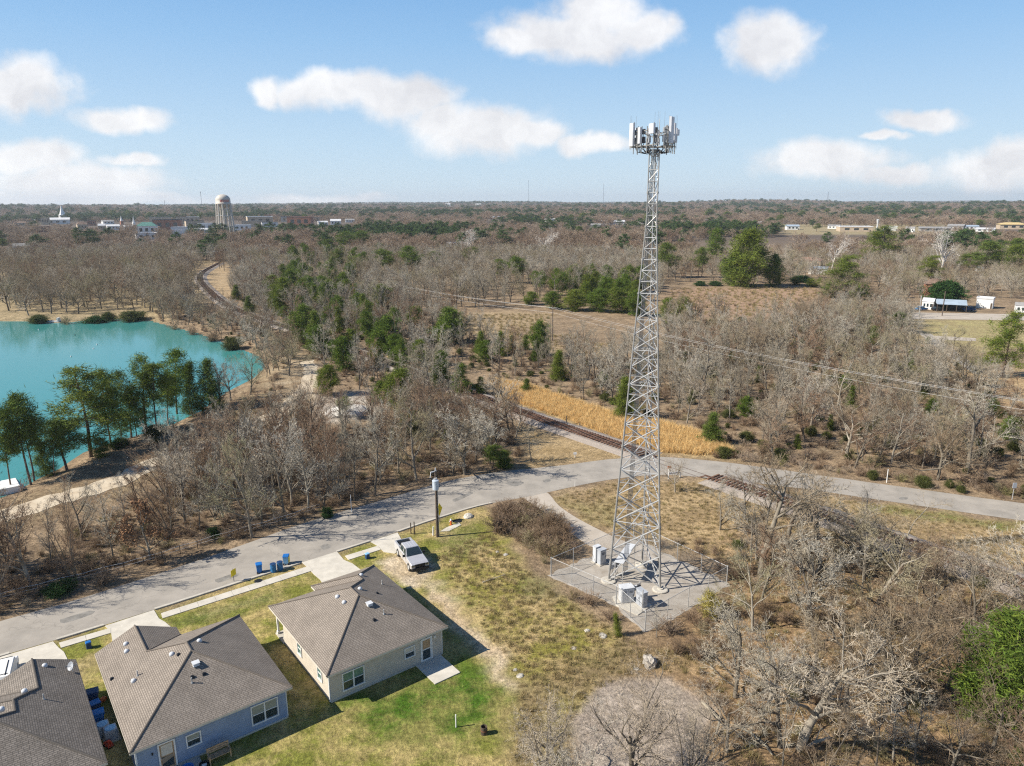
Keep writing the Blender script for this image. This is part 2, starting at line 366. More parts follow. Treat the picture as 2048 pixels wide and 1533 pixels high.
# yard
region(YARD, *OLV, 1.5)
region(PP([(860, 1060), (960, 1020), (1060, 1180), (1230, 1260), (1240, 1330), (1100, 1400), (1010, 1330), (940, 1180)]), (.30, .26, .065), (.52, .385, .19), 1.5, .9)
region(PP([(1010, 1380), (1250, 1300), (1420, 1300), (1300, 1350), (1150, 1390), (1100, 1560), (1020, 1560)]), (.33, .25, .13), (.23, .17, .09), 2, .9)
region(PP([(670, 1400), (830, 1350), (900, 1300), (985, 1350), (1010, 1400), (930, 1460), (900, 1500), (760, 1480), (690, 1440)]), *GRN, 2.2)
region(PP([(320, 1250), (560, 1180), (570, 1200), (420, 1245)]), (.15, .175, .045), (.33, .29, .12), 1.2)
region(PP([(860, 1075), (960, 1040), (985, 1090), (900, 1120)]), (.17, .19, .05), (.32, .27, .12), 1.5, .8)
region(PP([(1010, 1130), (1100, 1170), (1130, 1210), (1050, 1200)]), (.18, .19, .055), (.30, .25, .12), 1.5, .8)
region(PP([(745, 1125), (800, 1110), (880, 1130), (860, 1165), (830, 1180), (780, 1160)]), *DIRT, .8)
region(PP([(855, 1170), (915, 1180), (930, 1220), (1000, 1300), (1040, 1370), (1015, 1380), (960, 1310), (900, 1250)]), (.68, .54, .37), (.54, .41, .26), 1.0, 1.0)
region(PP([(-100, 1300), (0, 1325), (130, 1330), (210, 1300), (215, 1345), (150, 1360), (-50, 1400)]), (.38, .29, .13), (.45, .36, .19), 1, .7)
region(CIRCLE, (.43, .36, .29), (.36, .295, .235), .7)
cA = np.clip(cA, 0, 1); cB = np.clip(cB, 0, 1)

def ground_material():
    m = bpy.data.materials.new('ground_cover'); m.use_nodes = True
    nt = m.node_tree; b = nt.nodes['Principled BSDF']; b.inputs['Roughness'].default_value = .95; b.inputs['Specular IOR Level'].default_value = .1
    ge = nt.nodes.new('ShaderNodeNewGeometry')
    a1 = nt.nodes.new('ShaderNodeAttribute'); a1.attribute_name = 'cover_a'; a2 = nt.nodes.new('ShaderNodeAttribute'); a2.attribute_name = 'cover_b'
    def noise(s, d, r=.6):
        n = nt.nodes.new('ShaderNodeTexNoise'); n.inputs['Scale'].default_value = s; n.inputs['Detail'].default_value = d; n.inputs['Roughness'].default_value = r
        nt.links.new(ge.outputs['Position'], n.inputs['Vector']); return n.outputs['Fac']
    def rng_(v, a, b_, c, d):
        r = nt.nodes.new('ShaderNodeMapRange'); r.inputs['From Min'].default_value = a; r.inputs['From Max'].default_value = b_; r.inputs['To Min'].default_value = c; r.inputs['To Max'].default_value = d
        nt.links.new(v, r.inputs['Value']); return r.outputs['Result']
    big = noise(.22, 8, .72); fine = noise(3.5, 5, .75); tuft = noise(1.1, 6, .75)
    mx = nt.nodes.new('ShaderNodeMix'); mx.data_type = 'RGBA'
    nt.links.new(rng_(big, .42, .58, 0, 1), mx.inputs['Factor']); nt.links.new(a1.outputs['Color'], mx.inputs['A']); nt.links.new(a2.outputs['Color'], mx.inputs['B'])
    m1 = nt.nodes.new('ShaderNodeMix'); m1.data_type = 'RGBA'; m1.blend_type = 'MULTIPLY'; m1.inputs['Factor'].default_value = 1
    nt.links.new(mx.outputs['Result'], m1.inputs['A']); nt.links.new(rng_(fine, .3, .7, .5, 1.42), m1.inputs['B'])
    m2 = nt.nodes.new('ShaderNodeMix'); m2.data_type = 'RGBA'; m2.blend_type = 'MULTIPLY'; m2.inputs['Factor'].default_value = 1
    nt.links.new(m1.outputs['Result'], m2.inputs['A']); nt.links.new(rng_(tuft, .32, .68, .56, 1.34), m2.inputs['B'])
    nt.links.new(m2.outputs['Result'], b.inputs['Base Color'])
    ad = nt.nodes.new('ShaderNodeMath'); ad.operation = 'ADD'; nt.links.new(fine, ad.inputs[0]); nt.links.new(tuft, ad.inputs[1])
    bp = nt.nodes.new('ShaderNodeBump'); bp.inputs['Strength'].default_value = .8; bp.inputs['Distance'].default_value = .18
    nt.links.new(ad.outputs[0], bp.inputs['Height']); nt.links.new(bp.outputs['Normal'], b.inputs['Normal'])
    return m
me = bpy.data.meshes.new('ground')
idx = np.arange(nx * ny).reshape(ny, nx)
quads = np.stack([idx[:-1, :-1], idx[:-1, 1:], idx[1:, 1:], idx[1:, :-1]], -1).reshape(-1, 4)
me.vertices.add(nx * ny); me.vertices.foreach_set('co', np.stack([X, Y, GZ], -1).ravel())
me.loops.add(quads.size); me.loops.foreach_set('vertex_index', quads.ravel())
me.polygons.add(len(quads)); me.polygons.foreach_set('loop_start', np.arange(0, quads.size, 4)); me.polygons.foreach_set('loop_total', np.full(len(quads), 4))
for nm, c in (('cover_a', cA), ('cover_b', cB)):
    at = me.attributes.new(nm, 'FLOAT_COLOR', 'POINT')
    at.data.foreach_set('color', np.concatenate([c, np.ones(c.shape[:2] + (1,))], -1).astype(np.float32).ravel())
me.materials.append(ground_material()); me.update(); me.validate()
me.polygons.foreach_set('use_smooth', [True] * len(quads))
g = bpy.data.objects.new('ground', me); COL.objects.link(g); struct(g)

# ------------------------------------------------------------------ lake
def water_mat():
    m = bpy.data.materials.new('lake_water'); m.use_nodes = True; nt = m.node_tree; b = nt.nodes['Principled BSDF']
    b.inputs['Roughness'].default_value = .09; b.inputs['Specular IOR Level'].default_value = .5; b.inputs['IOR'].default_value = 1.33
    ge = nt.nodes.new('ShaderNodeNewGeometry'); tn = nt.nodes.new('ShaderNodeTexNoise'); tn.inputs['Scale'].default_value = .02; tn.inputs['Detail'].default_value = 4
    nt.links.new(ge.outputs['Position'], tn.inputs['Vector'])
    mx = nt.nodes.new('ShaderNodeMix'); mx.data_type = 'RGBA'; mx.inputs['A'].default_value = (.045, .225, .205, 1); mx.inputs['B'].default_value = (.065, .265, .25, 1)
    nt.links.new(tn.outputs['Fac'], mx.inputs['Factor']); nt.links.new(mx.outputs['Result'], b.inputs['Base Color'])
    t2 = nt.nodes.new('ShaderNodeTexNoise'); t2.inputs['Scale'].default_value = 1.6; t2.inputs['Detail'].default_value = 3
    nt.links.new(ge.outputs['Position'], t2.inputs['Vector'])
    bp = nt.nodes.new('ShaderNodeBump'); bp.inputs['Strength'].default_value = .07; bp.inputs['Distance'].default_value = .05
    nt.links.new(t2.outputs['Fac'], bp.inputs['Height']); nt.links.new(bp.outputs['Normal'], b.inputs['Normal']); return m
xs = [p.x for p in LAKE]; ys = [p.y for p in LAKE]; cxl = sum(xs) / len(xs); cyl = sum(ys) / len(ys)
mb = MB(); mb.add([(p.x + (p.x - cxl) * .02, p.y + (p.y - cyl) * .02, WZ) for p in LAKE], [tuple(range(len(LAKE)))][:1])
struct(mb.build('lake_water', water_mat()))

# ------------------------------------------------------------------ roads, pavements, paths
def sheet(name, poly, z, m, sub=None):
    mb = MB(); mb.add([(p[0], p[1], z) for p in poly], [tuple(range(len(poly)))]); return struct(mb.build(name, m))
def ribbon(name, line, w, z, m, jit=0.0, zf=None):
    mb = MB(); vs = []
    for i, p in enumerate(line):
        a = line[max(0, i - 1)]; c = line[min(len(line) - 1, i + 1)]; d = (c - a).normalized(); nrm = Vector((-d.y, d.x, 0))
        ww = w(i / len(line)) if callable(w) else w
        l = ww / 2 + (random.uniform(-jit, jit)); r = ww / 2 + random.uniform(-jit, jit)
        for s_ in (1, -1):
            q = p + nrm * (s_ * (l if s_ > 0 else r)); vs.append((q.x, q.y, (gz(q.x, q.y) if zf else 0) + z))
    mb.add(vs, [(2 * i, 2 * i + 1, 2 * i + 3, 2 * i + 2) for i in range(len(line) - 1)])
    return struct(mb.build(name, m))

def asphalt_mat(name, c1, c2, crack=True):
    m = mat(name, c1, .9, 0, .1, .35, .25, col2=c2, detail=8, spec=.2)
    nt = m.node_tree; b = nt.nodes['Principled BSDF']
    if crack:
        ge = nt.nodes.new('ShaderNodeNewGeometry')
        wn = nt.nodes.new('ShaderNodeTexNoise'); wn.inputs['Scale'].default_value = .5; wn.inputs['Detail'].default_value = 3; nt.links.new(ge.outputs['Position'], wn.inputs['Vector'])
        av = nt.nodes.new('ShaderNodeVectorMath'); av.operation = 'MULTIPLY_ADD'; av.inputs[1].default_value = (2.5, 2.5, 2.5)
        nt.links.new(wn.outputs['Color'], av.inputs[0]); nt.links.new(ge.outputs['Position'], av.inputs[2])
        vo = nt.nodes.new('ShaderNodeTexVoronoi'); vo.feature = 'DISTANCE_TO_EDGE'; vo.inputs['Scale'].default_value = .16; nt.links.new(av.outputs[0], vo.inputs['Vector'])
        mr = nt.nodes.new('ShaderNodeMapRange'); mr.inputs['From Max'].default_value = .008; mr.inputs['To Min'].default_value = .8; mr.inputs['To Max'].default_value = 1
        nt.links.new(vo.outputs['Distance'], mr.inputs['Value'])
        ml = nt.nodes.new('ShaderNodeMix'); ml.data_type = 'RGBA'; ml.blend_type = 'MULTIPLY'; ml.inputs['Factor'].default_value = 1
        l = b.inputs['Base Color'].links[0]; src = l.from_socket; nt.links.remove(l)
        nt.links.new(src, ml.inputs['A']); nt.links.new(mr.outputs['Result'], ml.inputs['B']); nt.links.new(ml.outputs['Result'], b.inputs['Base Color'])
    return m
M['asphalt'] = asphalt_mat('worn_asphalt', (.42, .38, .325), (.285, .26, .225))
M['gravel_road'] = asphalt_mat('packed_gravel', (.52, .46, .385), (.40, .345, .28), False)
M['gravel'] = mat('crushed_stone', (.47, .43, .375), .95, 0, .2, .7, .7, col2=(.30, .26, .21), detail=8)
M['gravel_circle'] = mat('brown_grey_gravel', (.42, .36, .30), .95, 0, .2, 2.5, .6, col2=(.30, .25, .205), detail=8)
M['ballast'] = mat('ballast_stone', (.40, .345, .295), .95, 0, .3, 5.0, .8, col2=(.23, .195, .165), detail=8)
M['dirt_path'] = mat('sandy_dirt', (.66, .57, .43), .95, 0, .2, .5, .3, col2=(.47, .37, .25), detail=8)

ru = smooth_line(PP(ROAD_UP), 2.0); rl = smooth_line(PP(ROAD_LO), 2.0)
def jl(line, a):
    out = []
    for i, p in enumerate(line):
        n_ = fbm(np.array([i * .35]), np.array([3.1]), 3, int(a * 100))[0] - .5; out.append(Vector((p.x, p.y + n_ * a * 2, 0)))
    return out
# one strip between matching points of the two edges
NR = 180
def resamp(line, n):
    d = [0]
    for a, b in zip(line[:-1], line[1:]): d.append(d[-1] + (b - a).length)
    out = []; j = 0
    for k in range(n):
        t = d[-1] * k / (n - 1)
        while j < len(d) - 2 and d[j + 1] < t: j += 1
        f = (t - d[j]) / max(1e-6, d[j + 1] - d[j]); out.append(line[j].lerp(line[j + 1], min(1, f)))
    return out
cm_ = sum(COMP, Vector()) / 5; gy_p = resamp([p + (p - cm_) * .05 for p in COMP + [COMP[0]]], 90)[:-1]
sheet('gravel_yard', [p + (p - cm_) * random.uniform(-.035, .035) for p in gy_p], .004, 'gravel')
ue = resamp(jl(ru, .3), NR); le = resamp(rl, NR)
mb = MB(); mb.add([(p.x, p.y, .012) for p in ue] + [(p.x, p.y, .012) for p in le], [(i, NR + i, NR + i + 1, i + 1) for i in range(NR - 1)])
struct(mb.build('road', 'asphalt'))
sheet('gravel_drive', smooth_line(SPUR + [SPUR[0]], 1.0)[:-1], .008, 'gravel_road')
ribbon('sandy_path', PATH, lambda t: 4.6 - 1.6 * t, .03, 'dirt_path', .45, True)
M['patch'] = mat('road_repair', (.25, .235, .21), .9, 0, .25, 1.2, .2)
for q in ([(1010, 968), (1022, 962), (1048, 966), (1030, 973)], [(640, 1094), (652, 1088), (662, 1094), (648, 1100)], [(430, 1160), (470, 1147), (476, 1152), (436, 1166)], [(120, 1240), (180, 1222), (186, 1228), (128, 1247)], [(1085, 962), (1096, 958), (1102, 962), (1090, 966)], [(1800, 995), (1816, 996), (1812, 1000), (1798, 999)], [(905, 1000), (940, 985), (945, 988), (910, 1004)]): sheet('road_patch', smooth_line(PP(q) + [P(*q[0])], .3)[:-1], .017, 'patch')
# concrete kerb along the houses, with gaps at the driveways
def kerb(a, b):
    pts = [P(x, y) for x, y in ROAD_LO]; line = resamp(smooth_line(pts, .5), 600)
    seg = [p for p in line if a <= proj(p)[0] <= b]
    mb = MB(); vs = []
    for i, p in enumerate(seg):
        q = seg[min(i + 1, len(seg) - 1)]; o_ = seg[max(i - 1, 0)]; d = (q - o_).normalized(); n_ = Vector((d.y, -d.x, 0))
        for dx, z in ((-.35, .016), (0.0, .022), (.02, .13), (.17, .13), (.17, -.05)):
            w = p + n_ * dx; vs.append((w.x, w.y, z))
    mb.add(vs, [(5 * i + j, 5 * i + j + 1, 5 * i + j + 6, 5 * i + j + 5) for i in range(len(seg) - 1) for j in range(4)])
    struct(mb.build('kerb', 'concrete'))
for a, b in ((-150, 20), (106, 214), (308, 604), (672, 742), (794, 985)): kerb(a, b)
def slab(name, px, z=.05, m='concrete_new'):
    pts = PP(px); mb = MB()
    ar = sum(pts[i].x * pts[(i + 1) % len(pts)].y - pts[(i + 1) % len(pts)].x * pts[i].y for i in range(len(pts)))
    if ar < 0: pts = pts[::-1]
    mb.prism([(p.x, p.y) for p in pts], -.1, z); return struct(mb.build(name, m))
slab('driveway', [(604, 1126), (674, 1104), (688, 1121), (705, 1128), (722, 1141), (700, 1165), (652, 1178), (640, 1160), (626, 1148), (618, 1138)], .045)
slab('driveway', [(210, 1253), (308, 1221), (318, 1238), (330, 1245), (360, 1270), (330, 1300), (230, 1305), (225, 1285), (222, 1264)], .045)
slab('driveway', [(15, 1311), (106, 1284), (118, 1297), (128, 1305), (140, 1330), (60, 1360), (-60, 1370), (-60, 1335)], .045)
slab('driveway', [(740, 1084), (795, 1066), (803, 1080), (812, 1090), (790, 1108), (768, 1105), (756, 1093)], .045)
def walk(a, b):
    A = [P(x, y) for x, y in a]; Bq = [P(x, y) for x, y in b]; mb = MB()
    L = (A[-1] - A[0]).length; n = max(2, int(L / 1.5))
    for i in range(n):
        g_ = .012 / L; t0, t1 = i / n + g_, (i + 1) / n - g_
        p, q, r_, s_ = A[0].lerp(A[-1], t0), A[0].lerp(A[-1], t1), Bq[0].lerp(Bq[-1], t1), Bq[0].lerp(Bq[-1], t0)
        mb.prism([(s_.x, s_.y), (r_.x, r_.y), (q.x, q.y), (p.x, p.y)], -.1, .06)
    struct(mb.build('pavement', 'concrete_new'))
walk([(322, 1228), (618, 1133)], [(325, 1238), (626, 1142)])
walk([(118, 1287), (222, 1257)], [(122, 1297), (222, 1267)])
walk([(690, 1113), (755, 1093)], [(697, 1121), (762, 1100)])
slab('pavement', [(893, 1056), (918, 1046), (922, 1051), (898, 1063), (880, 1064)], .05)

# ------------------------------------------------------------------ railway
def offset_line(line, o):
    out = []
    for i, p in enumerate(line):
        d = (line[min(i + 1, len(line) - 1)] - line[max(i - 1, 0)]).normalized(); out.append(p + Vector((-d.y, d.x, 0)) * o)
    return out
mb = MB(); vs = []; BH = .42
SEC = [(-3.6, -.05), (-2.0, BH), (1.8, BH), (2.9, -.05)]
for i, p in enumerate(RAIL):
    d = (RAIL[min(i + 1, len(RAIL) - 1)] - RAIL[max(i - 1, 0)]).normalized(); n_ = Vector((-d.y, d.x, 0))
    onroad = bool(inside(np.array([p.x]), np.array([p.y]), ROAD)[0]); k = 0.0 if onroad else 1.0
    for o_, z in SEC:
        q = p + n_ * (o_ * (1 + .06 * random.uniform(-1, 1) if abs(o_) > 3 else 1)); vs.append((q.x, q.y, z if not onroad else -.06))
mb.add(vs, [(4 * i + j, 4 * i + j + 1, 4 * i + j + 5, 4 * i + j + 4) for i in range(len(RAIL) - 1) for j in range(3)])
struct(mb.build('railway_ballast', 'ballast'))
trk = thing('railway_track', 'single rusty railway track on ballast crossing the road beside the mast', 'railway track', (RAIL[60].x, RAIL[60].y, 0))
off = Vector((RAIL[60].x, RAIL[60].y, 0))
for o_ in (-.72, .72):
    ln = offset_line(RAIL, o_); mb = MB(); vs = []
    for i, p in enumerate(ln):
        d = (ln[min(i + 1, len(ln) - 1)] - ln[max(i - 1, 0)]).normalized(); n_ = Vector((-d.y, d.x, 0)) * .045
        onroad = bool(inside(np.array([p.x]), np.array([p.y]), ROAD)[0]); zt = BH + .24 if not onroad else .03
        for s_, z in ((-1, zt - .2), (-1, zt), (1, zt), (1, zt - .2)):
            q = p - off + n_ * s_; vs.append((q.x, q.y, z))
    mb.add(vs, [(4 * i + j, 4 * i + j + 1, 4 * i + j + 5, 4 * i + j + 4) for i in range(len(ln) - 1) for j in range(3)])
    mb.build('rail', 'rail', trk)
slp = []; acc = 0
RS = resamp(RAIL, int(sum((b - a).length for a, b in zip(RAIL[:-1], RAIL[1:])) / .62))
for i, p in enumerate(RS[:-1]):
    if inside(np.array([p.x]), np.array([p.y]), ROAD)[0]: continue
    d = RS[i + 1] - p; slp.append((p, math.atan2(d.y, d.x)))
vis = [s for s in slp if 0 < proj(s[0])[0] < 2048]
near = [s for s in vis if 1040 < proj(s[0])[0] < 1260][:60] + [s for s in vis if 1350 < proj(s[0])[0] < 1480][:40]
near = near[:100]; rest = [s for s in slp if s not in near]
mbS = MB(); mbS.box((0, 0, 0), (.24, 2.7, .2)); s0 = None
for p, a in near:
    if s0 is None: o = s0 = mbS.build('sleeper', 'sleeper', trk)
    else: o = s0.copy(); COL.objects.link(o)
    o.location = (p.x - off.x, p.y - off.y, BH + .02 + random.uniform(-.02, .02)); o.rotation_euler = (0, 0, a + random.uniform(-.03, .03))
mb = MB()
for p, a in rest: mb.box((p.x - off.x, p.y - off.y, BH + .02), (.24, 2.7, .2), 0, a + random.uniform(-.03, .03))
o = mb.build('sleeper_row', 'sleeper', trk); o['kind'] = 'stuff'

# ------------------------------------------------------------------ houses
EZ = 2.75; SL = .44
HANG = math.atan2((P(897, 1254, EZ) - P(656, 1354, EZ)).y, (P(897, 1254, EZ) - P(656, 1354, EZ)).x)
def roof_obj(faces, root, m):
    """faces: local eave/ridge polygons of the slopes; builds top, fascia and soffit as one mesh, and ridge caps"""
    me = bpy.data.meshes.new('roof'); vs = []; fs = []; uvs = []; mi = []; edges = {}
    for f in faces:
        pts = [Vector(p) for p in f]; n = Vector((0, 0, 0))
        for i in range(len(pts)): n += pts[i].cross(pts[(i + 1) % len(pts)])
        n.normalize()
        if n.z < 0: pts = pts[::-1]; n = -n
        h = Vector((-n.y, n.x, 0)).normalized(); up = n.cross(h)
        if up.z < 0: up = -up
        b = len(vs); vs += pts; fs.append(tuple(range(b, b + len(pts)))); mi.append(0); uvs += [(p.dot(h), p.dot(up)) for p in pts]
        for i in range(len(pts)):
            a, c = pts[i], pts[(i + 1) % len(pts)]
            k = (tuple(round(t, 2) for t in a), tuple(round(t, 2) for t in c)); edges[k] = (a, c)
    for (ka, kc), (a, c) in edges.items():
        if (kc, ka) in edges: continue
        b = len(vs); dn = Vector((0, 0, -.17)); vs += [a, a + dn, c + dn, c]; fs.append((b, b + 1, b + 2, b + 3)); mi.append(1); uvs += [(0, 0)] * 4
    low = [f for f in faces]
    for f in low:
        pts = [Vector(p) + Vector((0, 0, -.17)) for p in f]; b = len(vs); vs += pts; fs.append(tuple(range(b, b + len(pts)))); mi.append(1); uvs += [(0, 0)] * len(pts)
    me.from_pydata([tuple(v) for v in vs], [], fs); me.materials.append(M[m]); me.materials.append(M['trim'])
    me.polygons.foreach_set('material_index', mi)
    u = me.uv_layers.new(name='UVMap'); u.data.foreach_set('uv', np.array(uvs).ravel())
    o = bpy.data.objects.new('roof', me); COL.objects.link(o); o.parent = root
    mb = MB(); seen = set()
    for (ka, kc), (a, c) in edges.items():
        if (kc, ka) in edges and (kc, ka) not in seen:
            seen.add((ka, kc))
            if abs(a.z - c.z) < .01 and a.z < EZ + .05: continue
            d = (c - a).normalized(); mb.beam(a + Vector((0, 0, .01)), c + Vector((0, 0, .01)), .075, .075, 6)
    if mb.v: mb.build('ridge_cap', m, o)
    return o
def wall_prism(root, poly, m, gable=None):
    mb = MB(); mb.prism(poly, -.05, EZ - .1)
    if gable: mb.add(*gable)
    mb2 = MB(); c = (sum(p[0] for p in poly) / len(poly), sum(p[1] for p in poly) / len(poly))
    w = mb.build('wall', m, root)
    mb2.prism([(p[0] + .04 * np.sign(p[0] - c[0]), p[1] + .04 * np.sign(p[1] - c[1])) for p in poly], -.1, .14); mb2.build('foundation', 'concrete', root)
    return w
def window(root, x, y, z, w, h, axis_, out, pane='glass', sashes=1, top='glass'):
    """axis_ 0: in a wall along x with outward sign out on y; 1: wall along y, outward on x"""
    def T(a, d, zz): return (x + a, y + out * d, zz) if axis_ == 0 else (x + out * d, y + a, zz)
    def bx(mb, a, zz, wa, wz, d, t): mb.box(T(a, d, zz), (wa, t, wz) if axis_ == 0 else (t, wa, wz))
    fr = MB(); bx(fr, 0, z + h / 2 + .04, w + .16, .08, .03, .10); bx(fr, 0, z - h / 2 - .04, w + .2, .08, .035, .12)
    for s_ in (-1, 1): bx(fr, s_ * (w / 2 + .04), z, .08, h, .03, .10)
    for k in range(1, sashes): bx(fr, -w / 2 + w * k / sashes, z, .10, h, .03, .10)
    for k in range(sashes): bx(fr, -w / 2 + w * (k + .5) / sashes, z, w / sashes - .1, .05, .028, .06)
    f = fr.build('window', 'white', root)
    lo = MB(); hi = MB()
    for k in range(sashes):
        bx(lo, -w / 2 + w * (k + .5) / sashes, z - h / 4, w / sashes - .08, h / 2 - .03, .008, .02); bx(hi, -w / 2 + w * (k + .5) / sashes, z + h / 4, w / sashes - .08, h / 2 - .03, .014, .02)
    lo.build('lower_pane', pane, f); hi.build('upper_pane', top, f)
def door(root, x, y, w, h, out, m='wood', top='wood'):
    fr = MB(); fr.box((x - w / 2 - .05, y + out * .04, h / 2 + .12), (.1, .12, h)); fr.box((x + w / 2 + .05, y + out * .04, h / 2 + .12), (.1, .12, h)); fr.box((x, y + out * .04, h + .17), (w + .2, .12, .1))
    fr.build('door_frame', 'white', root)
    mb = MB(); mb.box((x, y + out * .02, h / 2 + .12), (w, .05, h)); d = mb.build('door', m, root)
    mb = MB(); mb.box((x, y + out * .05, h * .29 + .12), (w * .78, .03, h * .42)); mb.build('glass_panel', 'glass', d)
    mb = MB(); mb.box((x, y + out * .05, h * .75 + .12), (w * .78, .03, h * .40)); mb.build('upper_panel', top, d)
    mb = MB(); mb.beam((x - w * .42, y + out * .05, 1.1), (x - w * .42, y + out * .12, 1.1), .03); mb.build('handle', 'steel', d)
def rz_(faces_fn): return faces_fn
def roofz(u, v, W, D): return EZ + SL * max(0, min(u, W - u, v, D - v))
def vent(roof, kind, p, slope_dir):
    x, y, z = p; mb = MB()
    if kind == 'box':
        mb.box((x, y, z + .10), (.46, .46, .2), 0, 0, .82); mb.box((x, y, z + .22), (.52, .52, .05)); mb.build('box_vent', 'white_metal', roof)
    elif kind == 'turtle':
        mb.lathe([(.2, -.1), (.2, .08), (.16, .16), (.03, .2)], 10, (x, y, z)); mb.build('roof_vent', 'white_metal', roof, True)
    elif kind == 'pipe':
        mb.beam((x, y, z - .1), (x, y, z + .42), .05, .05, 8); mb.beam((x, y, z - .08), (x, y, z + .1), .11, .06, 8); mb.build('vent_pipe', 'steel', roof)
    else:
        mb.box((x, y, z + .06), (.3, .3, .14), 0, 0, .5); mb.build('dark_vent', 'black', roof)

# house with beige siding; garage with a hipped end on the right of its street side
bl = P(653, 1354, EZ); W3 = ((P(897, 1254, EZ) - bl).length); frr = P(762, 1127, EZ); brr = P(897, 1254, EZ); fll = P(550, 1209, EZ)
D3 = (fll - bl).length; DR = (frr - brr).length; G3 = max(.9, DR - D3)
h3 = thing('beige_house', 'beige sided house with grey hipped roof beside the silver pickup', 'house', (bl.x, bl.y, 0), HANG, 'hip roofed houses along the street')
W, D, G, gw = W3, D3, G3, 6.6; hm = EZ + SL * W / 2; hg = EZ + SL * gw / 2
A_ = (W / 2, W / 2, hm); B_ = (W / 2, max(D - W / 2, W / 2 + .3), hm); J = (W - gw / 2, D - gw / 2, hg); K = (W - gw / 2, D + G - gw / 2, hg)
BL, BR, FL, FR = (0, 0, EZ), (W, 0, EZ), (0, D, EZ), (W, D + G, EZ); GL, GLf = (W - gw, D, EZ), (W - gw, D + G, EZ)
rf = roof_obj([[BL, BR, A_], [BR, FR, K, J, B_, A_], [BL, A_, B_, FL], [FL, B_, J, GL], [GL, J, K, GLf], [GLf, K, FR]], h3, 'shingle')
o_ = .42
wall_prism(h3, [(o_, o_), (W - o_, o_), (W - o_, D + G - o_), (W - gw + o_, D + G - o_), (W - gw + o_, D - o_), (3.2, D - o_), (3.2, D - 2.2), (o_, D - 2.2)], 'siding_beige')
mb = MB(); mb.box((o_ + .1, D - o_ - .1, EZ / 2 - .05), (.16, .16, EZ - .1)); mb.box((o_ + .1, D - o_ - .1, .2), (.26, .26, .3)); mb.build('porch_post', 'white', h3)
mb = MB(); mb.box((1.8, D - 1.3, .02), (3.0, 2.0, .16)); mb.build('porch_slab', 'concrete', h3)
window(h3, 2.35, o_, 1.35, 1.75, 1.45, 0, -1, 'glass', 2, 'glass_green'); window(h3, 7.45, o_, 1.55, .85, .85, 0, -1, 'glass', 1, 'trim'); door(h3, 9.05, o_, .92, 2.05, -1, 'white', 'wood')
window(h3, o_, 2.4, 1.5, .7, 1.1, 1, -1, 'glass_green', 1, 'glass_green'); window(h3, o_, 6.6, 1.5, .7, 1.1, 1, -1, 'glass_green', 1, 'glass_green')
mb = MB(); mb.box((9.85, o_ - .07, 2.05), (.12, .14, .22)); mb.build('wall_lamp', 'white', h3)
mb = MB()
for i in range(5): mb.box((W - gw / 2, D + G - o_ + .03, .3 + i * .44), (4.8, .05, .42))
mb.build('garage_door', 'white', h3)
def roofp(W, D, u, v): return (u, v, roofz(u, v, W, D))
RBOX = lambda W, D, lst, rf: [vent(rf, k, roofp(W, D, u, v), None) for k, u, v in lst]
RBOX(W, D + G, [('box', 5.9, 4.3), ('turtle', 4.35, 5.95), ('turtle', 4.3, 7.2), ('turtle', 6.3, 6.9), ('turtle', 8.1, 10.4), ('pipe', 6.6, 3.1), ('dark', 5.6, 2.9), ('pipe', 9.3, 8.6), ('dark', 7.6, 6.2)], rf)
for u_, v_ in ((o_ - .06, o_ + .1), (W - o_ + .06, o_ + .1)):
    mb = MB(); mb.box((u_, v_, EZ / 2 - .1), (.09, .09, EZ - .3)); mb.build('downspout', 'white', h3)
vs3 = (W, D, G)
# patio slab of the beige house
struct_pat = MB(); cs, sn = math.cos(HANG), math.sin(HANG)
def loc(root, u, v, z=0): return Vector((root.location.x + u * cs - v * sn, root.location.y + u * sn + v * cs, z))
pp = [loc(h3, *q) for q in ((7.95, .36), (7.95, -2.7), (10.4, -2.7), (10.4, .36))]
struct_pat.prism([(p.x, p.y) for p in pp], -.1, .08); struct(struct_pat.build('patio', 'concrete_new'))

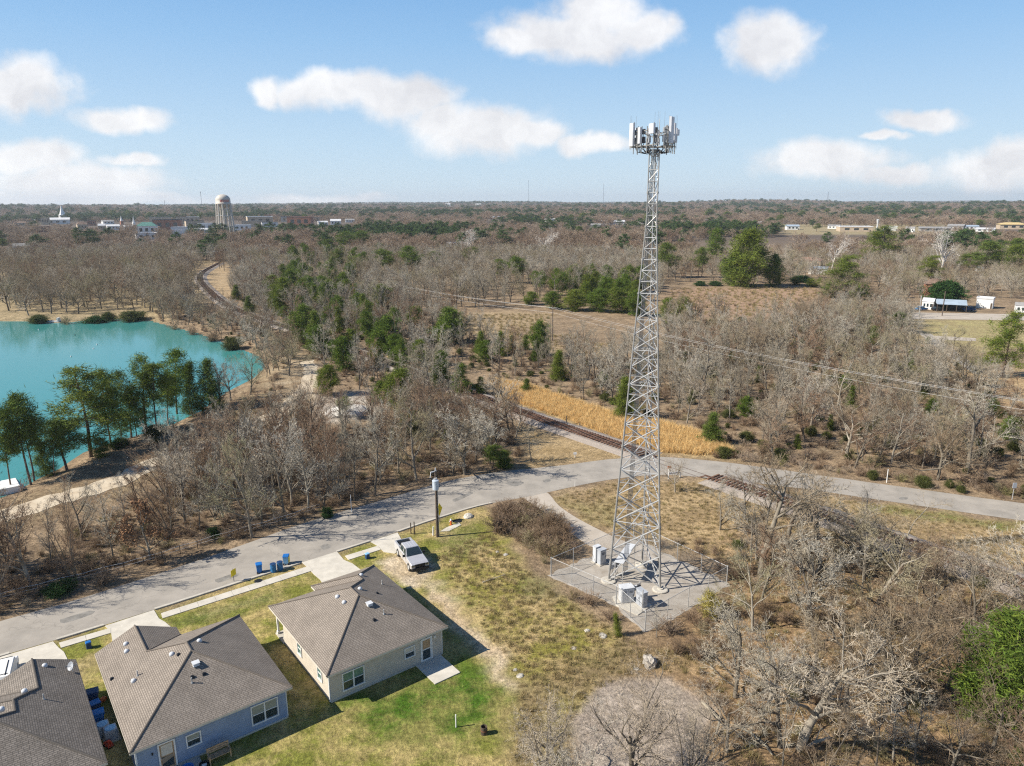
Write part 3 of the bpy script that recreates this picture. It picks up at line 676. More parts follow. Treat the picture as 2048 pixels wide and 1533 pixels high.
# house with blue-grey siding; gabled garage on the left of its street side
bl = P(259, 1508, EZ); W = (P(586, 1376, EZ) - bl).length; D = (P(494, 1227, EZ) - P(586, 1376, EZ)).length; G = max(1.2, (P(212, 1301, EZ) - bl).length - D); gw = 6.2
h2 = thing('blue_house', 'blue grey sided house with brown grey roof between the other two houses', 'house', (bl.x, bl.y, 0), HANG, 'hip roofed houses along the street')
def gable_left(root, W, D, G, gw, m, wallm, mirror=False):
    mx = (lambda u: W - u) if mirror else (lambda u: u)
    q = lambda u, v, z: (mx(u), v, z)
    hm = EZ + SL * W / 2; hg = EZ + SL * gw / 2
    BL, BR, FR = q(0, 0, EZ), q(W, 0, EZ), q(W, D, EZ); A_ = q(W / 2, W / 2, hm); B_ = q(W / 2, max(D - W / 2, W / 2 + .3), hm)
    J = q(gw / 2, D - gw / 2, hg); K = q(gw / 2, D + G, hg); GF0 = q(0, D + G, EZ); GR = q(gw, D, EZ); GRf = q(gw, D + G, EZ)
    rf = roof_obj([[BL, BR, A_], [BL, A_, B_, J, K, GF0], [K, J, GR, GRf], [GR, J, B_, FR], [BR, FR, B_, A_]], root, m)
    o_ = .42; poly = [(o_, o_), (W - o_, o_), (W - o_, D - o_), (gw - o_, D - o_), (gw - o_, D + G - o_), (o_, D + G - o_)]
    if mirror: poly = [(W - u, v) for u, v in poly][::-1]
    y = D + G - o_; zc = EZ - .1
    ga = ([q(o_, y, zc), q(gw - o_, y, zc), q(gw / 2, y, hg - .25), q(o_, y - .15, zc), q(gw - o_, y - .15, zc), q(gw / 2, y - .15, hg - .25)], [(0, 1, 2), (3, 5, 4), (0, 2, 5, 3), (1, 4, 5, 2)])
    wall_prism(root, poly, wallm, ga)
    mb = MB()
    for i in range(5): mb.box((mx(gw / 2), y + .03, .3 + i * .44), (4.8, .05, .42))
    mb.build('garage_door', 'white', root)
    return rf
rf = gable_left(h2, W, D, G, gw, 'shingle', 'siding_blue')
window(h2, 9.0, .42, 1.4, 1.85, 1.45, 0, -1, 'glass', 2, 'blind'); window(h2, 4.0, .42, 1.55, .85, .85, 0, -1, 'glass', 1, 'blind'); door(h2, 2.25, .42, .92, 2.05, -1, 'wood', 'trim')
RBOX(W, D, [('box', 5.5, 4.3), ('turtle', 6.5, 7.1), ('turtle', 4.4, 6.7), ('dark', 4.75, 6.1), ('dark', 5.0, 3.5), ('pipe', 4.85, 3.1), ('dark', 5.8, 3.4), ('pipe', 2.0, 7.2), ('turtle', 1.65, 6.9), ('dark', .5, 9.0)], rf)
for u, v in ((2.1, D - .3), (1.95, D - 1.3)): vent(rf, 'turtle', (u, v, EZ + SL * u), None)
mb = MB(); mb.box((1.35, .35, 1.75), (.1, .1, .16)); mb.build('wall_lamp', 'black', h2)
mb = MB(); pp = [loc(h2, *q) for q in ((1.3, .36), (1.3, -2.5), (4.2, -2.5), (4.2, .36))]; mb.prism([(p.x, p.y) for p in pp], -.1, .08); struct(mb.build('patio', 'concrete'))
for u_, v_ in ((.36, .55), (W - .36, .55)):
    mb = MB(); mb.box((u_, v_, EZ / 2 - .1), (.09, .09, EZ - .3)); mb.build('downspout', 'white', h2)
vs2 = (W, D, G)

# house cut by the frame's corner; stacked gables on the right
fr1 = P(152, 1319, EZ); vv = Vector((-sn, cs, 0)); uu = Vector((cs, sn, 0)); W = vs2[0]; D = vs2[1]; G = 1.5
bl = fr1 - vv * (D + G) - uu * W
h1 = thing('brown_roofed_house', 'dark brown roofed house with a small satellite dish, cut by the frame corner', 'house', (bl.x, bl.y, 0), HANG, 'hip roofed houses along the street')
gw = 5.6; m_ = 4.3; Dm = D - .1; hg = EZ + SL * gw / 2; hh = EZ + SL * m_; hm = EZ + SL * W / 2
K = (W - gw / 2, D + G, hg); J = (W - gw / 2, Dm - gw / 2, hg); M1 = (W - m_, Dm - m_, hh); D2 = D - 1.6; M2 = (W - m_, D2 - m_, hh)
A_ = (W / 2, W / 2, hm); B_ = (W / 2, max(D2 - W / 2, W / 2 + .2), hm)
BL, BR, FR = (0, 0, EZ), (W, 0, EZ), (W, D + G, EZ); GL, GLf = (W - gw, Dm, EZ), (W - gw, D + G, EZ); ML, V_ = (W - 2 * m_, Dm, EZ), (W - 2 * m_, D2, EZ); FLm = (0, D2, EZ)
rf = roof_obj([[BL, BR, A_], [BR, FR, K, J, M1, M2, B_, A_], [K, GLf, GL, J], [GL, ML, M1, J], [ML, V_, M2, M1], [V_, FLm, B_, M2], [FLm, BL, A_, B_]], h1, 'shingle_dark')
wall_prism(h1, [(o_, o_), (W - o_, o_), (W - o_, D + G - o_), (W - gw + o_, D + G - o_), (W - gw + o_, Dm - o_), (W - 2 * m_ + o_, Dm - o_), (W - 2 * m_ + o_, D2 - o_), (o_, D2 - o_)], 'siding_beige',
           ([(W - gw + o_, D + G - o_, EZ - .1), (W - o_, D + G - o_, EZ - .1), (W - gw / 2, D + G - o_, hg - .25), (W - gw / 2, D + G - o_ - .2, hg - .25)], [(0, 2, 1), (0, 1, 3), (0, 3, 2), (1, 2, 3)]))
def rs(u): return EZ + SL * (W - u)
for k, u, v in (('turtle', W - 2.1, D + .4), ('turtle', W - 3.6, D - 3.3), ('pipe', W - 2.6, D - 4.4), ('turtle', W - 5.0, D - 5.6)): vent(rf, k, (u, v, rs(u)), None)
vs1 = (W, D, G)
# satellite dish clamped to the roof edge of the corner house
p = loc(h1, W - .45, D - .5, rs(W - .45)); t = thing('satellite_dish', 'small grey satellite dish on the roof edge of the corner house', 'satellite dish', p, HANG)
mb = MB(); mb.beam((0, 0, -.05), (0, 0, .45), .03); mb.beam((0, 0, .45), (.35, .0, .55), .025); mb.build('mast', 'steel', t)
mb = MB(); mb.lathe([(.02, 0), (.16, .02), (.28, .07), (.34, .12), (.33, .13), (.15, .045), (.02, .03)], 16); d = mb.build('dish', 'grey_metal', t); d.location = (0, 0, .5); d.rotation_euler = (R(20), R(-60), 0)
mb = MB(); mb.box((-.35, 0, .62), (.12, .08, .08)); mb.beam((0, 0, .45), (-.35, 0, .6), .012); mb.build('feed_horn', 'steel_dark', t)

# ------------------------------------------------------------------ objects around the houses
def wheelie_bin(p, rz, label, body, lid, group=None, s=1.0):
    t = thing('wheelie_bin', label, 'bin', p, rz, group); t.scale = (s, s, s)
    mb = MB(); mb.box((0, 0, .52), (.5, .55, .86), 0, 0, 1.16); mb.box((0, -.34, .86), (.5, .06, .10)); mb.build('body', body, t)
    mb = MB(); mb.box((0, 0, 1.0), (.66, .74, .07), 0, 0, .9); mb.beam((-.25, .37, .97), (.25, .37, .97), .025); mb.build('lid', lid, t)
    for x in (-.25, .25): mb = MB(); mb.beam((x - .04, .30, .11), (x + .04, .30, .11), .11, .11, 12); mb.build('wheel', 'dark', t)
    return t
def drum(p, label, body, open_=True, group=None):
    t = thing('drum', label, 'barrel', p, random.uniform(0, 3), group)
    mb = MB(); mb.lathe([(.29, 0), (.30, .03), (.30, .28), (.315, .31), (.30, .34), (.30, .60), (.315, .63), (.30, .66), (.30, .90), (.31, .93), (.27, .93), (.27, .72), (.02, .70)], 20); mb.build('body', body, t, False)
    mb = MB(); mb.lathe([(.315, .90), (.325, .93), (.30, .95), (.285, .94)], 20); mb.build('rim', 'blue_dark', t); return t
wheelie_bin(P(519, 1145), HANG + 2.9, 'bright blue wheelie bin standing alone at the kerb, left of the drums', 'blue', 'blue', 'bins on the kerb')
drum(P(547, 1144), 'faded blue drum at the kerb next to the bright blue bin', 'blue_drum', True, 'drums on the kerb')
drum(P(560.5, 1140), 'faded blue drum at the kerb next to the yellow sided bin', 'blue_drum', True, 'drums on the kerb')
t = wheelie_bin(P(573, 1128), HANG + 2.6, 'light blue bin with a yellow side at the driveway end of the kerb row', 'lightblue', 'blue', 'bins on the kerb')
mb = MB(); mb.box((.02, -.30, .55), (.56, .07, .7)); mb.box((-.30, -.05, .55), (.06, .5, .7)); mb.build('side_panel', 'yellow', t)
t = thing('drain_cover', 'dark oval cover lying in the grass strip by the pavement', 'drain cover', P(517, 1163)); mb = MB(); mb.lathe([(.42, 0), (.42, .05), (.36, .08), (.05, .09)], 18); mb.build('plate', 'black', t)
for px, lab, g_ in ((735, 'small navy box on the lawn between the pickup and the driveway', 1), (178, 'small navy box on the lawn in front of the blue grey house', 0)):
    t = thing('utility_box', lab, 'utility box', P(px, 1117 if g_ else 1296), HANG)
    mb = MB(); mb.box((0, 0, .28), (.42, .42, .56), 0, 0, .85); mb.build('body', 'blue_dark', t); mb = MB(); mb.box((0, 0, .58), (.46, .46, .07), 0, 0, .8); mb.build('lid', 'lightblue' if g_ else 'blue', t)
def sign_post(p, top, label, rz, shape='diamond', m='yellow', s=.42):
    h = zat(p, top); t = thing('road_sign', label, 'sign', p, rz)
    mb = MB(); mb.beam((0, 0, 0), (0, 0, h), .035, .035, 6); mb.build('post', 'steel_dark', t)
    mb = MB(); pts = [(0, -s * 1.35), (s, 0), (0, s * 1.35), (-s, 0)] if shape == 'diamond' else [(-s, -s), (s, -s), (s, s), (-s, s)]
    zc = h - s * 1.2; vs = [(x, -.05, zc + z) for x, z in pts] + [(x, -.035, zc + z) for x, z in pts]
    mb.add(vs, [(0, 1, 2, 3), (7, 6, 5, 4)] + [(i, 4 + i, 4 + (i + 1) % 4, (i + 1) % 4) for i in range(4)]); mb.build('sign_face', m, t)
sign_post(P(468, 1163), 1138, 'narrow yellow road sign on the grass strip near the blue bins', R(70), 'square', 'yellow', .36)
sign_post(P(879, 1044), 1008, 'yellow diamond road sign beside the utility pole', R(62), 'diamond', 'yellow', .62)
for px, py, top, lab in ((822, 1068, 1046, 'shorter dark wooden post, left one of the pair by the truck driveway'), (829, 1069, 1044, 'dark wooden post, right one of the pair by the truck driveway')):
    p = P(px, py); h = zat(p, top); mb = MB(); mb.beam((0, 0, 0), (0, 0, h), .07, .06, 7); o = mb.build('wooden_post', 'wood_dark'); o.location = p; tag(o, lab, 'post', 'posts by the truck driveway')
p = P(866, 1071); mb = MB(); mb.beam((0, 0, 0), (.05, 0, 1.1), .1, .07, 6); o = mb.build('marker_post', 'white'); o.location = p; tag(o, 'short white marker post at the foot of the utility pole', 'marker post')
t = thing('fire_hydrant', 'orange and white fire hydrant on the grass right of the utility pole', 'fire hydrant', P(902, 1050))
mb = MB(); mb.lathe([(.17, 0), (.17, .06), (.12, .08), (.12, .5), (.15, .52), (.15, .58)], 12); mb.build('barrel', 'orange', t); mb = MB(); mb.lathe([(.14, .58), (.12, .68), (.04, .76), (.04, .8)], 12); mb.build('cap', 'white', t)
mb = MB(); mb.beam((-.22, 0, .42), (.22, 0, .42), .06, .06, 8); mb.build('nozzle', 'white', t)
t = thing('valve_cover', 'black round valve cover in the grass behind the hydrant', 'valve cover', P(915, 1043)); mb = MB(); mb.lathe([(.5, 0), (.5, .06), (.4, .1), (.05, .12)], 18); mb.build('lid', 'black', t)
def rock(p, s, label, name='rock', m='sand', seed=0, flat=.6, cat='rock', group=None):
    r_ = random.Random(seed); import bmesh
    bm = bmesh.new(); bmesh.ops.create_icosphere(bm, subdivisions=3, radius=1); rough_ = .16 if 'boulder' in name else .05
    ph = [(r_.uniform(-1, 1), r_.uniform(-1, 1), r_.uniform(-1, 1)) for _ in range(7)]
    for v in bm.verts:
        k = 1
        for q in ph: k -= .22 * max(0, v.co.dot(Vector(q)) - .45)
        v.co = Vector((v.co.x * s * k, v.co.y * s * k * .85, max(-.1, v.co.z) * s * k * flat)) + Vector((r_.uniform(-1, 1), r_.uniform(-1, 1), r_.uniform(-1, 1))) * s * rough_
    me = bpy.data.meshes.new(name); bm.to_mesh(me); bm.free(); me.materials.append(M[m]); o = bpy.data.objects.new(name, me); COL.objects.link(o); o.location = p; o.rotation_euler = (0, 0, r_.uniform(0, 6)); tag(o, label, cat, group); return o
rock(P(935, 1034), .8, 'white broken concrete lump in the grass near the brown bush', 'rubble', 'concrete_new', 3, .5, 'rubble')
rock(P(1300, 1328), .85, 'big pale boulder in the dry grass above the gravel circle', 'boulder', 'gravel', 8, .8, 'boulder')
for i, (px, py, s) in enumerate(((1148, 1297, .45), (1175, 1262, .5), (1205, 1272, .7), (1030, 1340, .35), (1040, 1352, .55), (995, 1104, .4), (1012, 1110, .5), (1272, 1338, .4))):
    rock(P(px, py), s * .7, ['small pale stone in grass below the mast fence', 'pale stone beside the low fence corner', 'larger pale stone by the green pine sapling', 'small stone on the bare soil strip', 'pale slab of stone at the end of the soil strip', 'white stone on the near edge of the brown bush', 'white flat stone under the brown bush', 'small stone left of the big boulder'][i], 'rock', 'concrete', 20 + i, .35)
p = P(697, 828); o = rock(p, 3.4, 'smooth pale sand heap in the wood near the sandy path', 'sand_heap', 'sand', 41, .5, 'sand heap'); o.scale = (1.3, 1, 1)
p = P(912, 1455); mb = MB(); mb.beam((0, 0, 0), (0, 0, zat(p, 1430)), .05, .05, 6); o = mb.build('white_stake', 'white'); o.location = p; tag(o, 'thin white stake in the back lawn by the rusty drum', 'stake')
p = P(968, 1468); t = thing('burn_barrel', 'dark rusty barrel at the lawn edge beside the white stake', 'barrel', p); mb = MB(); mb.lathe([(.28, 0), (.29, .4), (.28, .85), (.25, .85), (.25, .3), (.02, .28)], 16); mb.build('body', 'wood_dark', t); t.scale = (.85, .85, .75); mb = MB(); mb.lathe([(.30, .42), (.315, .45), (.30, .48)], 16); mb.build('hoop', 'rust', t)
# side yard between the two left houses
def ac_unit(p, label, topm='lightblue'):
    t = thing('air_conditioner', label, 'air conditioner', p, HANG, 'air conditioners between the houses')
    mb = MB(); mb.box((0, 0, .05), (1.1, 1.1, .12)); mb.build('pad', 'concrete', t)
    mb = MB(); mb.box((0, 0, .5), (.8, .8, .78))
    for i in range(6):
        for s_ in (-1, 1): mb.box((s_ * .41, 0, .2 + i * .12), (.02, .8, .05)); mb.box((0, s_ * .41, .2 + i * .12), (.8, .02, .05))
    mb.build('casing', 'grey_metal', t); mb = MB(); mb.lathe([(.36, .89), (.36, .93), (.3, .94), (.08, .92), (.02, .95)], 16); mb.build('fan_grille', topm, t)
ac_unit(loc(h2, -.35, 6.2), 'grey air conditioner beside the left wall of the blue grey house')
ac_unit(loc(h1, vs1[0] + .55, 7.0), 'air conditioner by the corner house wall next to the bright blue bin')
wheelie_bin(loc(h1, vs1[0] + .5, 11.1), HANG + 1.4, 'large navy bin in shade at the front of the narrow side yard', 'blue_dark', 'blue_dark', 'bins in the side yard', 1.25)
wheelie_bin(loc(h1, vs1[0] + .5, 9.9), HANG + 1.7, 'navy bin in shade behind the large navy bin', 'blue_dark', 'blue', 'bins in the side yard')
wheelie_bin(loc(h1, vs1[0] + .5, 8.4), HANG + 1.5, 'bright blue bin with open top in the side yard beside the air conditioner', 'blue', 'blue', 'bins in the side yard', 1.1)
t = thing('toy_car', 'small orange ride-on toy in the shaded side yard', 'toy', loc(h1, vs1[0] + .6, 5.4), 1.0); mb = MB(); mb.box((0, 0, .22), (.4, .7, .22), 0, 0, .8); mb.box((0, -.1, .4), (.34, .3, .2), 0, 0, .7); mb.build('body', 'red', t); mb = MB()
for x in (-.2, .2):
    for y in (-.22, .22): mb.beam((x - .04, y, .1), (x + .04, y, .1), .1, .1, 10)
mb.build('wheel_set', 'black', t)
rock(loc(h2, -.1, 11.3), .35, 'orange clay lump at the front corner of the blue grey house', 'planter_stone', 'orange', 77, .8, 'stone')
t = thing('flower_pot', 'terracotta pot at the back corner of the blue grey house', 'flower pot', loc(h2, .35, .2)); mb = MB(); mb.lathe([(.16, 0), (.24, .42), (.28, .42), (.28, .52), (.23, .52), (.2, .4), (.02, .38)], 14); mb.build('pot', 'brick', t)
# back patio of the blue-grey house
t = thing('wooden_bench', 'pale wooden garden bench against the blue grey back wall', 'bench', loc(h2, 5.3, -.75), HANG)
mb = MB()
for i in range(4): mb.box((0, -.22 + i * .15, .45), (1.5, .12, .04))
mb.build('seat', 'wood', t); mb = MB()
for i in range(3): mb.box((0, .30, .62 + i * .16), (1.5, .04, .11))
mb.build('backrest', 'wood', t)
for x in (-.7, .7):
    for y in (-.25, .3): mb = MB(); mb.box((x, y, .3 if y < 0 else .5), (.08, .08, .6 if y < 0 else 1.0)); mb.build('leg', 'wood', t)
    mb = MB(); mb.box((x, .02, .66), (.09, .62, .05)); mb.build('armrest', 'wood', t)
t = thing('grill', 'black covered barbecue at the back door of the blue grey house', 'grill', loc(h2, 1.3, -.9), HANG); mb = MB(); mb.lathe([(.1, .55), (.33, .7), (.36, .85), (.30, 1.02), (.1, 1.1)], 14); mb.build('bowl', 'black', t)
for a in range(3): mb = MB(); mb.beam((.35 * math.cos(a * 2.1), .35 * math.sin(a * 2.1), 0), (.12 * math.cos(a * 2.1), .12 * math.sin(a * 2.1), .65), .025); mb.build('leg', 'steel_dark', t)
t = thing('paddling_pool', 'blue plastic tub on the patio beside the barbecue', 'tub', loc(h2, 3.2, -.6)); mb = MB(); mb.lathe([(.32, 0), (.40, .35), (.43, .36), (.38, .36), (.3, .06), (.02, .05)], 18); mb.build('shell', 'blue', t)
t = thing('white_sack', 'white sack slumped on the patio in front of the blue tub', 'sack', loc(h2, 2.9, -1.5)); rk = rock((0, 0, 0), .45, '', 'cloth', 'white', 91, .7); rk.parent = t
for k in ('label', 'category'): del rk[k]
t = thing('wash_basin', 'dark basin with a white rag next to the wooden bench', 'basin', loc(h2, 4.25, -.8)); mb = MB(); mb.lathe([(.28, 0), (.34, .22), (.36, .22), (.3, .2), (.24, .04), (.02, .03)], 16); mb.build('bowl', 'black', t); mb = MB(); mb.box((.05, -.1, .2), (.3, .2, .06), 0, .5); mb.build('rag', 'white', t)

# ------------------------------------------------------------------ vehicles
def car_body(root, prof, hw, m, name='body', inset=.0):
    """prof: side outline (x along the car, z); bowed across so the sides tuck in"""
    n = len(prof); rows = [(-1.0, .90), (-.93, 1.0), (0, 1.02), (.93, 1.0), (1.0, .90)]
    mb = MB(); vs = []
    for s_, k in rows:
        for x, z in prof: vs.append((x * (1 if abs(s_) < .99 else .985), s_ * hw, z if abs(s_) < .99 else (z - .45) * .93 + .45))
    fs = []
    for r_ in range(len(rows) - 1):
        for i in range(n): fs.append((r_ * n + i, r_ * n + (i + 1) % n, (r_ + 1) * n + (i + 1) % n, (r_ + 1) * n + i))
    fs += [tuple(range(n - 1, -1, -1)), tuple(range(4 * n, 5 * n))]; mb.add(vs, fs)
    return mb.build(name, m, root)
def wheels(t, xs, hw, r=.40, w=.27):
    for x in xs:
        for s_ in (-1, 1):
            mb = MB(); mb.beam((0, -w / 2, 0), (0, w / 2, 0), r, r, 20); o = mb.build('wheel', 'dark', t); o.location = (x, s_ * hw, r)
            mb = MB(); mb.beam((0, s_ * w * .5, 0), (0, s_ * (w * .5 + .015), 0), r * .62, r * .55, 12); mb.build('rim', 'steel', o)
rear, front = P(806, 1096), P(846, 1148); fd = front - rear; tz = math.atan2(fd.y, fd.x)
ctr = P(823, 1122); t = thing('pickup_truck', 'silver four door pickup truck parked on bare dirt next to the beige house', 'pickup truck', (ctr.x, ctr.y, 0), tz)
hw = .98
low = [(-2.9, .55), (-2.9, 1.12), (-1.25, 1.14), (.95, 1.17), (1.2, 1.20), (2.55, 1.10), (2.86, 1.0), (2.92, .62), (2.45, .45), (2.28, .80), (1.98, .95), (1.68, .80), (1.5, .42), (-1.25, .42), (-1.42, .80), (-1.72, .95), (-2.02, .80), (-2.2, .45)]
car_body(t, low, hw, 'truck')
mb = MB(); zb = 1.12                                             # load bed: dark floor and sides inside a rim
mb.box((-2.08, 0, 1.155), (1.46, 1.52, .03)); mb.build('bed_liner', 'black', t)
mb = MB()
for s_ in (-1, 1): mb.box((-2.08, s_ * .86, 1.22), (1.62, .18, .2)); mb.box
mb.box((-1.28, 0, 1.22), (.1, 1.9, .2)); mb.build('bed_rail', 'truck', t)
mb = MB(); mb.box((-2.88, 0, 1.2), (.1, 1.88, .26)); mb.build('tailgate', 'truck', t)
mb = MB(); vs = []                                               # cab: glass house with a metal roof
for x, y, z in ((-1.22, .90, 1.14), (1.18, .92, 1.18), (.42, .72, 1.80), (-1.02, .72, 1.82)): vs += [(x, -y, z), (x, y, z)]
mb.add(vs, [(0, 2, 4, 6), (1, 7, 5, 3), (2, 3, 5, 4), (6, 7, 1, 0), (4, 5, 7, 6)]); cb = mb.build('cab', 'truck', t)
mb = MB(); mb.box((-.30, 0, 1.835), (1.5, 1.46, .05), 0, 0, .94)
for y in (-.45, -.15, .15, .45): mb.box((-.3, y, 1.865), (1.2, .06, .015))
mb.build('cab_roof', 'truck', t)
def lerp3(a, b, f): return Vector(a).lerp(Vector(b), f)
def pane(a, b, c, d, name, off_, m='glass', k=.08):
    c0 = (Vector(a) + Vector(b) + Vector(c) + Vector(d)) / 4; q = [Vector(p).lerp(c0, k) + Vector(off_) for p in (a, b, c, d)]; q2 = [p + Vector(off_) * .8 for p in q]
    mb = MB(); mb.add(q + q2, [(3, 2, 1, 0), (4, 5, 6, 7), (0, 1, 5, 4), (1, 2, 6, 5), (2, 3, 7, 6), (3, 0, 4, 7)]); mb.build(name, m, t)
pane((1.18, -.92, 1.18), (1.18, .92, 1.18), (.42, .72, 1.80), (.42, -.72, 1.80), 'windscreen', (.012, 0, .012), 'glass', .09)
pane((-1.22, -.9, 1.14), (-1.22, .9, 1.14), (-1.02, .72, 1.82), (-1.02, -.72, 1.82), 'rear_window', (-.015, 0, .005), 'glass', .2)
for s_ in (-1, 1):
    pane((.05, s_ * .91, 1.2), (1.02, s_ * .92, 1.2), (.42, s_ * .73, 1.77), (.05, s_ * .725, 1.78), 'side_window', (0, s_ * .015, .004), 'glass', .1)
    pane((-1.1, s_ * .9, 1.2), (-.08, s_ * .91, 1.2), (-.08, s_ * .725, 1.78), (-.95, s_ * .725, 1.78), 'side_window', (0, s_ * .015, .004), 'glass', .12)
    mb = MB(); mb.box((.95, s_ * 1.12, 1.28), (.12, .26, .24), 0, 0, .9); mb.build('side_mirror', 'black', t)
    mb = MB(); mb.box((2.88, s_ * .76, .86), (.07, .30, .22)); mb.build('headlight', 'glass', t)
    mb = MB()
    for a_ in (-.02, ): mb.box((.0, s_ * .985, .8), (.02, .02, .6)); mb.box((1.15, s_ * .985, .8), (.02, .02, .55))
    mb.box((.45, s_ * .99, 1.0), (.16, .03, .04)); mb.box((-.6, s_ * .99, 1.0), (.16, .03, .04)); mb.build('door_trim', 'steel_dark', t)
mb = MB(); mb.box((2.9, 0, .84), (.08, 1.1, .36))
for i in range(3): mb.box((2.945, 0, .73 + i * .11), (.02, 1.05, .03))
mb.build('grille', 'black', t); mb = MB(); mb.box((2.95, 0, .52), (.18, 1.92, .26), 0, 0, .95); mb.build('front_bumper', 'black', t); mb = MB(); mb.box((-2.97, 0, .55), (.16, 1.9, .2)); mb.build('rear_bumper', 'steel', t)
wheels(t, (1.98, -1.72), .88)
def small_car(p, rz, label, m, s=1.0):
    t = thing('parked_car', label, 'car', p, rz, 'parked cars'); t.scale = (s, s, s)
    car_body(t, [(-2.2, .4), (-2.22, .85), (-1.9, .95), (1.0, .92), (2.1, .78), (2.2, .5), (1.7, .35), (-1.7, .35)], .88, m)
    mb = MB(); vs = []
    for x, y, z in ((-1.9, .80, .93), (1.05, .82, .92), (.35, .62, 1.42), (-1.2, .62, 1.42)): vs += [(x, -y, z), (x, y, z)]
    mb.add(vs, [(0, 2, 4, 6), (1, 7, 5, 3), (2, 3, 5, 4), (6, 7, 1, 0)]); mb.build('windows', 'glass', t)
    mb = MB(); mb.box((-.42, 0, 1.44), (1.6, 1.26, .05), 0, 0, .95); mb.build('roof', m, t); wheels(t, (1.3, -1.3), .8, .32, .2); return t
p = P(8, 1362); t = thing('white_van', 'white van with dark roof strips on the driveway behind the corner house', 'van', (p.x, p.y, 0), HANG + R(80)); t.scale = (.85, .9, .8)
car_body(t, [(-2.5, .4), (-2.55, 1.75), (-2.4, 1.95), (.9, 1.95), (1.6, 1.25), (2.4, 1.05), (2.5, .5), (1.9, .35), (-1.9, .35)], .98, 'white')
mb = MB(); mb.box((-.9, -.55, 1.98), (2.6, .06, .04)); mb.box((-2.0, 0, 1.98), (.06, 1.5, .04)); mb.build('roof_rack', 'black', t)
mb = MB(); mb.add([(1.0, -.8, 1.92), (1.0, .8, 1.92), (1.62, .85, 1.3), (1.62, -.85, 1.3)], [(3, 2, 1, 0)]); o = mb.build('windscreen', 'glass', t); o.location = (.03, 0, .03); wheels(t, (1.55, -1.55), .86, .36)

# ------------------------------------------------------------------ lattice mast
LG = [P(1222, 1164), P(1316, 1182), P(1284, 1128)]
tc_ = (LG[0] + LG[1] + LG[2]) / 3
rad = sum((p - tc_).length for p in LG) / 3
TH = zat(tc_, 300)
a0 = math.atan2((LG[1] - tc_).y, (LG[1] - tc_).x); angs = [math.atan2((p - tc_).y, (p - tc_).x) for p in LG]
base_a = math.atan2(sum(math.sin(a - k * 2 * math.pi / 3) for k, a in ((0, angs[1]), (1, angs[2]), (2, angs[0]))), sum(math.cos(a - k * 2 * math.pi / 3) for k, a in ((0, angs[1]), (1, angs[2]), (2, angs[0]))))
tw = thing('lattice_mast', 'tall grey three legged lattice mast carrying antennas inside the fenced gravel yard', 'mast', (tc_.x, tc_.y, 0))
RT = .52
def tr(z): f = z / TH; return rad + (RT - rad) * min(1, f / .86)
def lp(k, z): a = base_a + k * 2 * math.pi / 3; r = tr(z); return Vector((r * math.cos(a), r * math.sin(a), z))
nb = [0.25]
while nb[-1] < TH - .8: nb.append(min(TH, nb[-1] + max(1.0, 2.2 * tr(nb[-1]) * .50)))
nb[-1] = TH
for k in range(3):
    mb = MB()
    for i in range(len(nb) - 1): mb.beam(lp(k, nb[i]), lp(k, nb[i + 1]), .105 - .055 * nb[i] / TH, None, 8)
    for i in range(2, len(nb) - 1, 3): mb.beam(lp(k, nb[i] - .09), lp(k, nb[i] + .09), .17 - .07 * nb[i] / TH, None, 8)
    lg = mb.build('leg', 'steel_leg', tw)
    mb = MB(); b0 = lp(k, 0); mb.lathe([(.78, -.2), (.78, .12), (.70, .16), (.3, .17), (.28, .27), (.05, .27)], 20, (b0.x, b0.y, 0)); mb.build('footing', 'concrete', lg)
for i in range(len(nb) - 1):
    z0, z1 = nb[i], nb[i + 1]; w = tr(z0) * 1.7; mb = MB(); tk = max(.032, .066 - .036 * z0 / TH); zm = (z0 + z1) / 2
    for k in range(3):
        a, b, c, d = lp(k, z0), lp((k + 1) % 3, z0), lp(k, z1), lp((k + 1) % 3, z1)
        if w > 1.9:
            mb.beam(a, d, tk, None, 5, cap=False); mb.beam(b, c, tk, None, 5, cap=False)
            if i % 2 == 1: mb.beam(c, d, tk * .8, None, 5, cap=False)
            if w > 2.4:
                x = (a + d) / 2; mb.beam(lp(k, zm), x, tk * .62, None, 4, cap=False); mb.beam(lp((k + 1) % 3, zm), x, tk * .62, None, 4, cap=False)
                if i % 2 == 1: e = (c + d) / 2; f = (lp((k + 2) % 3, z1) + c) / 2; mb.beam(e, f, tk * .55, None, 4, cap=False)
        else:
            mb.beam(a, d, tk, None, 5, cap=False) if i % 2 == 0 else mb.beam(b, c, tk, None, 5, cap=False)
            mb.beam(c, d, tk, None, 5, cap=False)
    mb.build('lattice_section', 'steel', tw)
mb = MB(); cl = [lp(2, .3) * .55 + Vector((0, 0, .2)), Vector((.22, -.1, TH - .5))]
la, lb = Vector((lp(0, 0).x * .32, lp(0, 0).y * .32, 1.5)), Vector((.14, -.12, TH))
dx = Vector((.2, .05, 0))
for s_ in (-1, 1): mb.beam(la + dx * s_, lb + dx * s_, .028, None, 5)
n = int(TH / .42)
for i in range(n): q = la.lerp(lb, i / n); mb.beam(q - dx, q + dx, .014, None, 4)
mb.build('ladder', 'steel', tw)
mb = MB(); ca, cb2 = Vector((lp(2, 0).x * .42, lp(2, 0).y * .42, 1.0)), Vector((-.12, .1, TH))
for i in range(5): o2 = Vector((-.2 + .1 * i, .02 * (i % 2), 0)); mb.beam(ca + o2, cb2 + o2 * .7, .026, None, 5)
for i in range(0, int(TH), 1): q = ca.lerp(cb2, i / TH); mb.beam(q - Vector((.3, 0, 0)), q + Vector((.3, 0, 0)), .016, None, 4)
mb.build('cable_run', 'steel_leg', tw)
